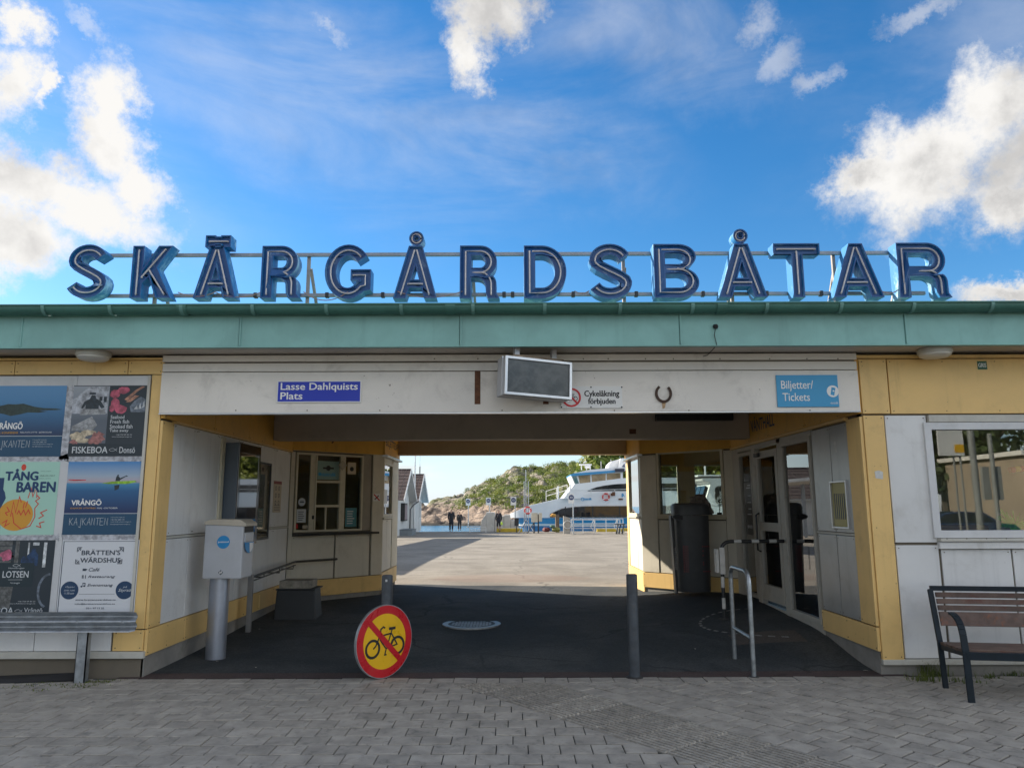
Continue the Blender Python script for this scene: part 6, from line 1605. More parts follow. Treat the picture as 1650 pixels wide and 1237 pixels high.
cuts = [0, .13, .27, .40, .54, base_len + .26, base_len + .36, base_len + .50, base_len + .60, base_len + .74, base_len + .84, tot]
for i, (a, b) in enumerate(zip(cuts, cuts[1:])):
    if b <= a: continue
    mb = MB(); n = max(2, int((b - a) / .03)); mb.tube([at_len(a + (b - a) * j / n) for j in range(n + 1)], .024, 12)
    mb.build('black_band' if i % 2 == 0 else 'white_band', BLACK if i % 2 == 0 else WP, t, smooth=True)
mb = MB()
zs = [at_y(1165, y, s1p.y).z for y in (922, 884)]
mb.box(s1p.x - .085, s1p.x - .05, s1p.y - .05, s1p.y + .05, zs[0], zs[1]); mb.box(s1p.x - .035, s1p.x + .035, s1p.y - .035, s1p.y - .026, zs[0] - .02, zs[1] + .02); mb.build('push_button_plate', WP, t, bevel=.004)
mb = MB(); mb.lathe((s1p.x, s1p.y, s1p.z), [(.07, -.01), (.07, .012)], 14); mb.build('foot_plate', DIRON, t)
# big grey litter bin
bp_ = on_ground(1113, 952)
t = thing('litter_bin', 'tall dark grey litter bin with hooded top and a crumpled bag on it', 'litter bin', (0, 0, 0))
by = 12.05; gzb = ground(bp_.x, by)
sc = 1190 / (by * .986 + .1)
xb0, xb1 = at_y(1090, 950, by).x, at_y(1146, 950, by).x; xt0, xt1 = at_y(1079, 820, by).x, at_y(1140, 820, by).x
zt6 = at_y(1105, 810, by).z
BIN = mat('grey_bin_plastic', (.052, .057, .062), .5, var=.12, scale=4, bump=.08, dirt=(.12, .11, .1), dirt_amt=.3, dscale=5)
def rrect(cx, cy, w, d, r, n=5):
    pts = []
    for sx, sy, a0 in ((1, 1, 0), (-1, 1, 90), (-1, -1, 180), (1, -1, 270)):
        for i in range(n + 1):
            a = R_(a0 + 90 * i / n); pts.append((cx + sx * (w / 2 - r) + r * math.cos(a), cy + sy * (d / 2 - r) + r * math.sin(a)))
    return pts
def loft(mb, secs):
    n = len(secs[0][0]); vs = []
    for pts, z in secs: vs += [(a, b, z if not callable(z) else z(a, b)) for a, b in pts]
    fs = [tuple(range(n))[::-1], tuple((len(secs) - 1) * n + i for i in range(n))]
    for k in range(len(secs) - 1):
        for i in range(n): fs.append((k * n + i, k * n + (i + 1) % n, (k + 1) * n + (i + 1) % n, (k + 1) * n + i))
    mb.add(vs, fs)
cb, ct = (xb0 + xb1) / 2 + .05, (xt0 + xt1) / 2 + .07; wb_, wt_ = xb1 - xb0 - .04, xt1 - xt0 - .03; xb0 += .07; xt0 += .085; xb1 += .03; xt1 += .055
def sec_at(u, gw=0): return rrect(cb + (ct - cb) * u, by + .20, wb_ + (wt_ - wb_) * u + gw, .40 + gw, .17)
Hb = zt6 - gzb
mb = MB(); loft(mb, [(sec_at(0), gzb + .04), (sec_at(.02, .01), gzb + .06), (sec_at(.80), gzb + Hb * .84), (sec_at(.86), gzb + Hb * .86)]); mb.build('body', BIN, t, smooth=True)
mb = MB(); loft(mb, [(sec_at(.88, .03), gzb + Hb * .865), (sec_at(.95, .035), gzb + Hb * .95), (sec_at(1, .0), gzb + Hb * .985), (sec_at(1, -.10), gzb + Hb)]); mb.build('hood', BIN, t, smooth=True)
F_BN = Fr((0, by + .02), (1, 0), (0, -1))
mb = MB(); cs, cz = F_BN.hit(1097, 832.5); cs2, _ = F_BN.hit(1107, 832.5)
mb.prism(F_BN, [ell((cs + cs2) / 2 - .03, cz, .15, .045, 26)], -.02, .010); mb.build('slot', BLK, t)
mb = MB(); mb.prism(F_BN, [ell((cs + cs2) / 2 - .03, cz, .16, .055, 26), ell((cs + cs2) / 2 - .03, cz, .148, .043, 26)], -.01, .016); mb.build('slot_lip', BIN, t)
mb = MB(); mb.bar((xb0 - .015, by + .28, gzb), (xt0 - .015, by + .28, gzb + Hb * .86), .03, .16); mb.build('side_post', BLACK, t)
mb = MB(); xsm = xb0 + (xb1 - xb0) * .33; mb.bar((xsm, by + .02, gzb + .06), (xt0 + (xt1 - xt0) * .30, by + .02, gzb + Hb * .83), .006); mb.build('seam', BLK, t)
DRED = pr('faded_red', (.30, .03, .04)); mb = MB(); mw = MB()
rg = random.Random(5)
s0, z1 = F_BN.hit(1101, 880); s1, z0 = F_BN.hit(1144, 920)
for i in range(13):
    for j in range(12):
        u, v = i / 12, j / 11; e = (i in (0, 1, 2) or (j in (0, 11)) or (5 <= i <= 9 and 3 <= j <= 9 and rg.random() < .6))
        if e: mb.prism(F_BN, [rc(s0 + (s1 - s0) * u - .008, s0 + (s1 - s0) * u + .008, z0 + (z1 - z0) * v - .008, z0 + (z1 - z0) * v + .008)], .018, .021)
stuff(mb.build('red_pattern', DRED, t))
s0, z1 = F_BN.hit(1086.5, 881); s1, z0 = F_BN.hit(1091, 917)
for j in range(12): mw.fbox(F_BN, s0, s1 - (.01 if j % 3 else .0), .018, .021, z0 + (z1 - z0) * j / 12, z0 + (z1 - z0) * (j + .55) / 12)
mw.build('white_marks', mat('faded_white_print', (.25, .25, .24), .6), t)
# crumpled bag on the bin
mb = MB(); bm_c = Vector((xt1 - .10, by + .20, zt6 + .02)); vs = []; fs = []
nu, nv = 18, 12
for j in range(nv + 1):
    for i in range(nu):
        a = 2 * math.pi * i / nu; b = math.pi * j / nv
        d = Vector((math.cos(a) * math.sin(b), math.sin(a) * math.sin(b), math.cos(b))); r = .15 * (1 + .42 * noise.noise(d * 2.6) + .2 * noise.noise(d * 6 + Vector((3, 0, 0))))
        p = bm_c + Vector((d.x * r * 1.15, d.y * r, d.z * r * .75)); 
        if d.x > .3: p.z -= (d.x - .3) * .28
        vs.append(tuple(p))
for j in range(nv):
    for i in range(nu): fs.append((j * nu + i, j * nu + (i + 1) % nu, (j + 1) * nu + (i + 1) % nu, (j + 1) * nu + i))
mb.add(vs, fs); tag(mb.build('crumpled_bag', mat('grey_rag', (.16, .14, .12), .9, var=.3, scale=8, bump=.5, bscale=20), smooth=True), 'crumpled brownish bag slumped over the top of the tall litter bin', 'bag')
# schedule holder
s0, s1 = sorted((F_RS.hit(1345, 813)[0], F_RS.hit(1372, 813)[0])); z0 = F_RS.hit(1358, 851)[1]; z1 = F_RS.hit(1358, 774)[1]
t = thing('timetable_holder', 'small framed timetable holder with yellow sheet on the right metal panel', 'timetable', (0, 0, 0))
mb = MB(); mb.prism(F_RS, [rc(s0, s1, z0, z1), rc(s0 + .02, s1 - .02, z0 + .02, z1 - .02)], .02, .05); mb.build('frame', ALU, t, bevel=.003)
MB().fbox(F_RS, s0 + .018, s1 - .018, .021, .028, z0 + .018, z1 - .018).build('sheet', pr('pale_yellow', (.42, .38, .16)), t)
mb = MB()
for k in range(7): mb.fbox(F_RS, s0 + .04 + k * (s1 - s0 - .08) / 7, s0 + .04 + (k + .5) * (s1 - s0 - .08) / 7, .0285, .029, z0 + .10, z1 - .14)
mb.build('columns', INK, t)
mb = MB(); s, z = F_RS.hit(1349, 720); mb.prism(F_RS, [[(s - .03, z - .06), (s + .02, z - .05), (s + .03, z + .05), (s - .01, z + .07)]], .0205, .0215); tag(mb.build('paper_scrap', mat('torn_paper', (.55, .55, .53))), 'small torn sticker above the timetable holder', 'sticker')
# notice strip in the narrow side light
s0, s1 = 11.40, 11.74; z1 = 2.02; z0 = 1.22
o = MB().fbox(F_RS, s0, s1, .004, .007, z0, z1).build('opening_hours_strip', mat('smoked_film', (.09, .09, .09), .5)); tag(o, 'dark strip with opening hours on the narrow glass beside the door', 'notice')
mb = MB()
for k, z in enumerate((z1 - .06, z1 - .10, z1 - .22, z1 - .32, z1 - .42, z1 - .5)): mb.fbox(F_RS, s0 + .05, s0 + (.25 if k % 2 else .19), .0075, .0082, z, z + .018)
for k in range(3): mb.prism(F_RS, [ell(s0 + .08 + k * .08, z0 + .12, .028, .028, 14)], .0075, .0082)
mb.build('printed_lines', PGREY, o)
# little plant on the window sill inside
p = F_RC.P(F_RC.hit(1152, 826)[0], -.15, rz0 + .02)
t = thing('sill_plant', 'small dry branching pot plant on the window sill inside', 'plant', tuple(p))
mb = MB(); mb.lathe((0, 0, 0), [(.03, 0), (.045, .01), (.04, .06), (.035, .06)], 14); mb.build('pot', mat('dark_pot', (.05, .03, .02), .6), t, smooth=True)
mb = MB(); mb.tube([(0, 0, .05), (.01, 0, .16), (.0, .0, .30)], .006, 5)
rg = random.Random(4)
for k in range(14):
    a = rg.uniform(0, 6.28); z = rg.uniform(.14, .30); r = rg.uniform(.05, .12); mb.tube([(0, 0, z), (r * math.cos(a), r * math.sin(a), z + .02)], .003, 4)
    c = (r * math.cos(a), r * math.sin(a), z + .02); mb.add([(c[0] - .025, c[1], c[2]), (c[0], c[1] - .02, c[2] + .008), (c[0] + .025, c[1], c[2]), (c[0], c[1] + .02, c[2] + .008)], [(0, 1, 2, 3)])
mb.build('stem', mat('dry_leaf', (.10, .08, .03), .8, var=.3), t, fix=False)

# ---------------- bench at the right
bb = on_ground(1565, 1131)
bt = thing('park_bench', 'black steel bench with four worn wooden back slats under the right window', 'bench', (bb.x, bb.y, 0), R_(-9))
WOOD = mat('weathered_slat', (.115, .078, .062), .8, var=.3, scale=6, dirt=(.10, .03, .02), dirt_amt=.9, dscale=7, bump=.5, bscale=40, rand=.15)
WOODP = mat('peeling_slat', (.13, .09, .075), .8, var=.3, scale=9, dirt=(.28, .10, .05), dirt_amt=.9, dscale=12, bump=.7, bscale=30)
BL = 1.9
BST = mat('dark_blue_black_steel', (.010, .018, .026), .5, var=.2, scale=8, spec=.25)
for i, x in enumerate((0, BL)):
    mb = MB(); mb.tube([(x, 0, -.01), (x, .02, .46), (x, .035, .54)] + [tuple(v) for v in arc3(Vector((x, .035, .54)), Vector((x, .22, .705)), Vector((x, .06, .70)), 6)[1:]] + [(x, .78, .70)], .001, 4) if False else None
    pts = [Vector((x, -.01, -.01)), Vector((x, .01, .40)), Vector((x, .03, .54))] + arc3(Vector((x, .03, .54)), Vector((x, .24, .70)), Vector((x, .06, .69)), 6)[1:] + [Vector((x, .80, .70))]
    for a, b in zip(pts, pts[1:]): mb.bar(a, b, .055, .014 if False else .02, up=(0, -1, .3))
    mb.build('armrest_leg', BST, bt, bevel=.003)
    mb = MB(); mb.bar((x, .52, -.01), (x, .56, .42), .045, .03); mb.bar((x, .56, .40), (x, .68, .86), .045, .03); mb.build('rear_leg', BST, bt, bevel=.003)
    mb = MB(); mb.bar((x, .0, .40), (x, .58, .36), .02, .06); mb.build('side_bar', BST, bt)
mb = MB(); mb.bar((0, .685, .87), (BL, .685, .87), .03, .045); mb.build('top_rail', BST, bt, bevel=.004)
mb = MB(); mb.bar((0, .01, .375), (BL, .01, .375), .03, .065); mb.build('front_rail', BST, bt, bevel=.004)
n0 = Vector((0, .12, .46)).normalized()
for k, (u, h) in enumerate(((.90, .045), (.775, .045), (.65, .045), (.44, .125))):
    y = .56 + .12 * u; z = .40 + .46 * u
    mb = MB(); c0 = Vector((.03, y - .028, z)); c1 = Vector((BL - .03, y - .028, z)); mb.bar(c0, c1, .024, h, up=(0, .25, 1)); o = mb.build('back_slat', WOODP if k == 3 else WOOD, bt, bevel=.003)
    if k == 3: lab(o, 'wide lowest back slat with peeling reddish paint')
for k in range(4):
    y = .07 + k * .125; mb = MB(); mb.bar((-.02, y, .415 - y * .04), (BL, y, .415 - y * .04), .10, .024); mb.build('seat_slat', WOOD, bt, bevel=.003)
# ---------------- weeds
GRS = leaf_mat('weed_green', (.06, .10, .02), (.14, .17, .04))
def tuft(mb, x, y, n, h, sp, rg):
    for _ in range(n):
        bx_, by_ = x + rg.gauss(0, sp), y + rg.gauss(0, sp * .4); a = rg.uniform(0, 6.28); hh = h * rg.uniform(.4, 1.2); l = rg.uniform(.2, .7) * hh
        d = Vector((math.cos(a), math.sin(a), 0)); w = Vector((-d.y, d.x, 0)) * rg.uniform(.003, .006)
        p0 = Vector((bx_, by_, -.01)); p1 = p0 + d * l * .4 + Vector((0, 0, hh * .7)); p2 = p0 + d * l + Vector((0, 0, hh))
        mb.add([p0 - w, p0 + w, p1 + w * .7, p1 - w * .7, p2], [(0, 1, 2, 3), (3, 2, 4)])
rg = random.Random(8)
mb = MB()
for px, py, n, h in ((1492, 1097, 60, .10), (1500, 1088, 50, .17), (1478, 1094, 30, .06), (1540, 1097, 25, .06), (1570, 1100, 30, .05), (1595, 1092, 40, .06), (1630, 1085, 40, .05), (1520, 1088, 30, .06)):
    p = on_ground(px, py); tuft(mb, p.x, min(p.y, 7.66), n, h, .06, rg)
lab(stuff(mb.build('weeds', GRS, fix=False)), 'green weeds growing at the foot of the right wall by the bench')
mb = MB()
for px, py, n in ((20, 1108, 30), (45, 1104, 30), (70, 1100, 30), (95, 1104, 30), (118, 1107, 40), (140, 1104, 50), (152, 1098, 60), (165, 1098, 30), (185, 1096, 20), (60, 1112, 20)):
    p = on_ground(px, py); tuft(mb, p.x, p.y, n, .028, .07, rg)
lab(stuff(mb.build('moss_and_weeds', GRS, fix=False)), 'low moss and weeds in the paving joints by the barrier post')
# small litter
mb = MB()
for i, (px, py, s_) in enumerate(((897, 1137, .012), (1111, 1165, .008), (917, 1112, .007), (350, 1066, .010), (412, 1076, .010), (418, 1014, .008), (1120, 1046, .012), (1395, 1081, .016), (1546, 1113, .012), (1590, 1106, .012), (1575, 1117, .012), (1600, 1096, .014), (1512, 1097, .010), (660, 1032, .006), (1400, 1066, .010), (300, 1050, .006))):
    p = on_ground(px, py); z = p.z + .009; a = i * 1.3; c, s = math.cos(a) * s_, math.sin(a) * s_
    mb.add([(p.x - c * 2, p.y - s * 2, z), (p.x + s, p.y - c, z + .002), (p.x + c * 2, p.y + s * 2, z), (p.x - s, p.y + c, z + .003)], [(0, 1, 2, 3)])
lab(stuff(mb.build('litter_bits', mat('litter_white', (.45, .43, .38), .8, var=.2), fix=False)), 'scattered cigarette ends and paper bits on the ground')
# inside the right window: a green plume and a striped garland, boxes
WI = Fr((0, YF + .30), (1, 0), (0, -1))
s, z = WI.hit(1632, 842)
mb = MB(); rg = random.Random(2)
for k in range(150):
    a = rg.uniform(0, 6.28); b = rg.uniform(-.3, 1.3); r = rg.uniform(.06, .14)
    p0 = Vector((s + rg.uniform(-.02, .02), YF + .28, z - .03)); p1 = p0 + Vector((math.cos(a) * r * 1.1, math.sin(a) * r * .5, b * r)); w = Vector((.004, 0, .004))
    mb.add([p0 - w, p0 + w, p1 + w, p1 - w], [(0, 1, 2, 3)])
for k in range(40):
    x_ = s + rg.uniform(-.06, .06); mb.add([(x_, YF + .28, z - .02), (x_ + .008, YF + .28, z - .02), (x_ + .012, YF + .27, z - .12), (x_, YF + .27, z - .12)], [(0, 1, 2, 3)])
tag(mb.build('feather_tuft', mat('lime_plastic', (.10, .62, .05), .5), fix=False), 'bright green feathery tuft standing inside the right window', 'decoration')
t = thing('striped_garland', 'red and yellow striped decoration inside the right window', 'decoration', (0, 0, 0))
s0, z0 = WI.hit(1627, 757)
for k in range(7):
    mb = MB(); x_ = s0 + k * .055; zz_ = z0 + .01 * math.sin(k); mb.cyl((x_, YF + .3, zz_), (x_ + .05, YF + .3, zz_ + .004), .032, 12); mb.build('red_band' if k % 2 == 0 else 'yellow_band', RED if k % 2 == 0 else YLW, t, smooth=True)
mb = MB(); s0, z0 = WI.hit(1535, 850); mb.box(s0 - .15, s0 + .35, YF + .25, YF + .5, wzb - .2, wzb + .12); tag(mb.build('cardboard_box', mat('cardboard', (.28, .18, .09), .9)), 'brown cardboard box on the ledge inside the right window', 'box')
# ================================================================== HARBOUR
# ---- two white cottages on the quay
WSD = mat('white_boarding', (.62, .64, .64), .6, var=.05, scale=3); TILE = mat('brown_roof_tiles', (.075, .05, .043), .7, var=.25, scale=3, bump=.3, bscale=8)
def cottage(label, xg, y0, y1, ze, zp, xl, wins, seedy):
    """gable end faces +x at xg, ridge runs along x to xl"""
    gz = -.30; t = thing('quay_cottage', label, 'house', (xg, (y0 + y1) / 2, gz), 0, 'white cottages on the quay')
    o = Vector((xg, (y0 + y1) / 2, gz)); ym = (y0 + y1) / 2; hw = (y1 - y0) / 2 - .45
    FE = Fr((0, 0), (0, 1), (1, 0)); ov = .55
    def bd(mb, nm, m, **k):
        ob = mb.build(nm, m, None, **k); ob.parent = t; ob.matrix_parent_inverse = Matrix.Translation(-o); return ob
    mb = MB(); prof_ = [(ym - hw, gz), (ym + hw, gz), (ym + hw, ze), (ym, zp - .18), (ym - hw, ze)]
    mb.prism(Fr((xg - ov - 8, 0), (0, 1), (1, 0)), [prof_], 0, 8 ); bd(mb, 'wall', WSD)
    mb = MB(); n = int(2 * hw / .16)
    for i in range(1, n):
        y = ym - hw + i * .16; zt = ze + (zp - .2 - ze) * (1 - abs(y - ym) / hw); mb.box(xg - ov, xg - ov + .018, y - .02, y + .02, gz, zt)
    stuff(bd(mb, 'batten', WSD))
    for s in (-1, 1):
        ea = Vector((0, ym + s * (hw + .45), ze - (zp - ze) / hw * .45 + .05)); rp = Vector((0, ym, zp)); sl = (rp - ea); nr = 9
        mb = MB()
        for k in range(nr):
            a = ea + sl * (k / nr); b = ea + sl * ((k + 1) / nr + .02); up = Vector((0, -sl.z * -s * 0, 0)); nrm = Vector((0, s * sl.z, abs(sl.y))).normalized()
            ncol = 22
            for c in range(ncol):
                xa = xl + (xg - xl) * c / ncol; xb = xl + (xg - xl) * (c + 1) / ncol - .02; h = .05
                q0 = [Vector((xa, a.y, a.z)) + nrm * h, Vector((xb, a.y, a.z)) + nrm * h, Vector((xb, b.y, b.z)) + nrm * .03, Vector((xa, b.y, b.z)) + nrm * .03]
                q1 = [v - nrm * .03 for v in q0]; mb.hexa(q1 + q0)
        stuff(bd(mb, 'roof_tiles', TILE))
        mb = MB(); mb.hexa([(xl, ea.y, ea.z - .07), (xg, ea.y, ea.z - .07), (xg, ym, zp - .07), (xl, ym, zp - .07), (xl, ea.y, ea.z), (xg, ea.y, ea.z), (xg, ym, zp), (xl, ym, zp)]); bd(mb, 'roof', WSD)
        mb = MB(); mb.bar((xg + .01, ea.y, ea.z - .05), (xg + .01, ym, zp - .03), .04, .24, up=(0, -sl.z, sl.y) if s > 0 else (0, sl.z, -sl.y)); bd(mb, 'barge_board', mat('white_gloss_board', (.72, .73, .72), .5, var=.03))
    for (a, b, c, d) in wins:
        mb = MB(); mb.prism(Fr((xg - ov, 0), (0, 1), (1, 0)), [rc(a, b, c, d), rc(a + .08, b - .08, c + .08, d - .08)], 0, .06); w = bd(mb, 'window', WSD)
        mb = MB(); mb.fbox(Fr((xg - ov, 0), (0, 1), (1, 0)), a + .07, b - .07, .002, .012, c + .07, d - .07); mb.build('pane', mat('dark_pane', (.02, .03, .03), .08, spec=1, var=0), w)
    return t, o, bd
gzq = -.30
c1, o1, bd1 = cottage('nearer white cottage with brown tiled roof and gable to the water', -7.35, 50.6, 57.6, 2.35, 4.35, -15, [(54.6, 55.6, .9, 2.0)], 1)
c2, o2, bd2 = cottage('farther white cottage with brown tiled roof behind the nearer one', -7.25, 57.9, 64.6, 2.35, 4.30, -15, [(62.3, 63.2, .7, 2.2)], 2)
x_ = -7.80
mb = MB(); mb.tube([(x_ + .62, 57.3, 2.1), (x_ + .25, 56.9, 1.8), (x_ + .08, 56.6, 1.5), (x_ + .08, 56.6, gzq)], .05, 8); bd1(mb, 'downpipe', mat('dark_pipe', (.05, .055, .06), .5))
t = thing('wall_cabinet', 'black framed notice cabinet on the gable of the nearer cottage', 'cabinet', (0, 0, 0))
mb = MB(); mb.box(-7.9, -7.6, 52.9, 54.3, .7, 1.95); mb.build('case', BLACK, t, bevel=.02); MB().box(-7.599, -7.59, 53.05, 54.15, .82, 1.82).build('front_sheet', pr('mauve', (.22, .17, .19)), t)
t = thing('low_grey_box', 'low grey box at the foot of the nearer cottage wall', 'box', (0, 0, 0)); mb = MB(); mb.box(-7.9, -7.0, 52.5, 54.6, gzq, .10); mb.build('body', mat('box_grey_blue', (.16, .19, .21), .6), t, bevel=.03); MB().box(-7.93, -6.97, 52.47, 54.63, .102, .14).build('lid', mat('box_grey_blue', (.16, .19, .21), .6), t)
mb = MB(); p = at_y(668, 800, 58.5); mb.tube([(p.x, 58.5, gzq), (p.x, 58.5, 9.0)], [.07, .04], 10); tag(mb.build('flagpole', ALU, smooth=True), 'tall bare flagpole beside the white cottages', 'flagpole')
p = at_y(676, 790, 62); t = thing('antenna_mast', 'thin antenna mast with small boxes behind the farther cottage', 'antenna', (0, 0, 0))
mb = MB(); mb.tube([(p.x, 62, gzq), (p.x, 62, 7.4)], .022, 6); mb.build('mast', ALU, t); mb = MB(); mb.box(p.x - .1, p.x + .1, 61.9, 62.1, 3.0, 4.1); mb.box(p.x - .05, p.x + .05, 61.95, 62.05, 4.4, 5.0); mb.build('equipment_box', mat('pale_box', (.4, .42, .42), .5), t)

# ---- stop signs on posts
STOPN = [(754, 849, 803, 'quay stop sign nearest the white cottages, first from the left'), (787, 851.5, 801.5, 'second quay stop sign from the left, between the walkers'), (827.5, 856, 800, 'third quay stop sign from the left, above the black litter box'), (921.5, 861, 795, 'quay stop sign standing before the ferry side')]
for i, (px, pyb, pyt, lb) in enumerate(STOPN):
    b = on_ground(px, pyb); t = thing('stop_sign', lb, 'sign', (b.x, b.y, b.z), 0, 'stop signs along the quay')
    zt = at_y(px, pyt, b.y).z - b.z; sw_ = .46 if i < 3 else .40; hh = .68
    mb = MB(); xo = (.03, .10, .14, .12)[i]; mb.tube([(xo, .03, 0), (xo, .03, zt - .15)], .045, 10); mb.build('post', GALV, t, smooth=True)
    mb = MB(); mb.box(-sw_ / 2, sw_ / 2, -.02, .0, zt - hh, zt); mb.build('plate', WSIGN, t, bevel=.004)
    FSn = Fr((0, -.021), (1, 0), (0, -1)); mb = MB(); mb.prism(FSn, [ell(0, zt - .27, .19, .19, 24)], 0, .004); mb.build('blue_disc', pr('navy_disc', (.012, .03, .12)), t)
    mb = MB(); mb.prism(FSn, [rc(-.09, .09, zt - .33, zt - .21), rc(-.06, .06, zt - .30, zt - .24)], .004, .006); mb.build('symbol', PGREY, t)
    mb = MB(); mb.lathe((xo, .03, 0), [(.16, -.02), (.16, .03), (.06, .05)], 12); mb.build('foot', CONC, t)
# black litter box on a post
b = on_ground(832.5, 857.5); t = thing('small_litter_box', 'small black litter box on a thin post below the third stop sign', 'litter box', (b.x, b.y, b.z))
zt = at_y(832, 835, b.y).z - b.z; zl = at_y(832, 847, b.y).z - b.z
mb = MB(); mb.box(-.17, .17, -.14, .14, zl, zt); mb.build('box', BLACK, t, bevel=.02); MB().box(-.18, .18, -.15, .15, zt + .002, zt + .03).build('lid', BLACK, t); mb = MB(); mb.tube([(0, 0, 0), (0, 0, zl)], .035, 8); mb.build('post', BLACK, t)

# ---- people
def person(label, px, pyb, h, facing, coat, legs, hair, stride=.18, pack=None, bag=None, bare=False, lean=0.0, coat_len=.45):
    b = on_ground(px, pyb); t = thing('person', label, 'person', (b.x, b.y, b.z), facing)
    k = h / 1.75
    def skin(name, V_, E_, R__, m, root=0, sub=2):
        me = bpy.data.meshes.new(name); me.from_pydata([tuple(Vector(v) * k) for v in V_], E_, []); o = link(bpy.data.objects.new(name, me)); o.parent = t; me.materials.append(m)
        sm_ = o.modifiers.new('skin', 'SKIN'); sm_.use_smooth_shade = True; sv = me.skin_vertices[0].data
        for i, r in enumerate(R__): sv[i].radius = (r[0] * k, r[1] * k) if isinstance(r, tuple) else (r * k, r * k)
        sv[root].use_root = True; ss = o.modifiers.new('sub', 'SUBSURF'); ss.levels = sub; ss.render_levels = sub; return o
    s = stride
    hip = (0, 0, .93); J = {'pel': hip, 'spi': (0, lean * .5, 1.12), 'che': (0, lean, 1.32), 'nec': (0, lean * 1.1, 1.49), 'hd0': (0, lean * 1.1 + .015, 1.58), 'hd1': (0, lean * 1.1 + .01, 1.68)}
    lh, rh = (-.09, 0, .90), (.09, 0, .90); lk, rk = (-.10, s * .55, .50), (.10, -s * .2, .49); la, ra = (-.10, s * .75, .09), (.10, -s * .9, .13); lt, rt = (-.10, s * .75 + .15, .03), (.11, -s * .9 + .13, .04)
    lsh, rsh = (-.17, lean, 1.42), (.17, lean, 1.42); le, re = (-.23, lean - s * .35, 1.15), (.23, lean + s * .25, 1.15); lw, rw = (-.22, lean - s * .2, .92), (.22, lean + s * .7, .92); lhd, rhd = (-.21, lean - s * .1, .83), (.21, lean + s * .9, .84)
    SK = mat('skin', (.42, .25, .18), .55, var=.05); V_ = [J['pel'], J['spi'], J['che'], J['nec'], J['hd0'], J['hd1'], lh, lk, la, lt, rh, rk, ra, rt, lsh, le, lw, lhd, rsh, re, rw, rhd]
    E_ = [(0, 1), (1, 2), (2, 3), (3, 4), (4, 5), (0, 6), (6, 7), (7, 8), (8, 9), (0, 10), (10, 11), (11, 12), (12, 13), (2, 14), (14, 15), (15, 16), (16, 17), (2, 18), (18, 19), (19, 20), (20, 21)]
    R__ = [(.14, .11), (.13, .10), (.15, .11), .052, (.075, .085), (.07, .08), .085, .055, .038, .035, .085, .055, .038, .035, .055, .042, .03, (.032, .02), .055, .042, .03, (.032, .02)]
    skin('body', V_, E_, R__, SK)
    # jacket
    z0 = .93 - coat_len * .5
    Vc = [(0, 0, z0), J['pel'], J['spi'], J['che'], (0, lean * 1.1, 1.47), lsh, le, lw, rsh, re, rw]; Ec = [(0, 1), (1, 2), (2, 3), (3, 4), (3, 5), (5, 6), (6, 7), (3, 8), (8, 9), (9, 10)]
    skin('jacket', Vc, Ec, [(.19, .14), (.18, .14), (.17, .14), (.19, .145), (.075, .075), .078, .066, .052, .078, .066, .052], coat, root=1)
    Vl = [J['pel'], lh, lk, (la[0], la[1], .10), rh, rk, (ra[0], ra[1], .14)]
    if bare: Vl[3] = (lk[0], lk[1] + .01, .42); Vl[6] = (rk[0], rk[1] - .01, .42)
    skin('trousers', Vl, [(0, 1), (1, 2), (2, 3), (0, 4), (4, 5), (5, 6)], [(.155, .125), .105, .078, .066, .105, .078, .066], legs)
    for (a, c) in ((la, lt), (ra, rt)): skin('shoe', [(a[0], a[1] - .04, a[2] - .05), (a[0], a[1] + .05, a[2] - .05), (c[0], c[1], c[2])], [(0, 1), (1, 2)], [(.045, .05), (.048, .045), (.045, .03)], mat('dark_shoe', (.02, .02, .02), .6))
    skin('hair', [(0, lean * 1.1 - .01, 1.62), (0, lean * 1.1 - .005, 1.70)], [(0, 1)], [(.078, .085), (.074, .082)], hair)
    if pack: skin('backpack', [(0, lean - .17, 1.12), (0, lean - .18, 1.36)], [(0, 1)], [(.13, .08), (.12, .07)], pack)
    if bag:
        skin('held_bag', [(.24, lean + s, .80), (.25, lean + s, .52)], [(0, 1)], [(.05, .06), (.13, .10)], bag)
    return t
CD = mat('dark_coat', (.018, .02, .028), .8, var=.15); CD2 = mat('charcoal_coat', (.025, .025, .03), .8); JN = mat('dark_jeans', (.02, .024, .035), .85); HRD = mat('dark_hair', (.03, .02, .015), .7); HRG = mat('grey_hair', (.25, .22, .20), .7)
HIV = mat('hi_vis_yellow', (.45, .72, .04), .6)
person('person in a long dark coat walking away towards the water, left of the pair', 727, 856, 1.84, 0, CD, JN, HRG, .10, coat_len=.75)
person('shorter person with a backpack walking away beside the one in a long coat', 740.5, 854.5, 1.60, 0, CD2, JN, HRD, .20, pack=mat('dark_pack', (.03, .03, .035), .8), coat_len=.3)
person('person in dark shorts walking away with a bright yellow vest in the hand', 803.5, 857, 1.76, 0, CD, JN, HRD, .16, pack=mat('dark_pack', (.03, .03, .035), .8), bag=HIV, bare=True, coat_len=.5)

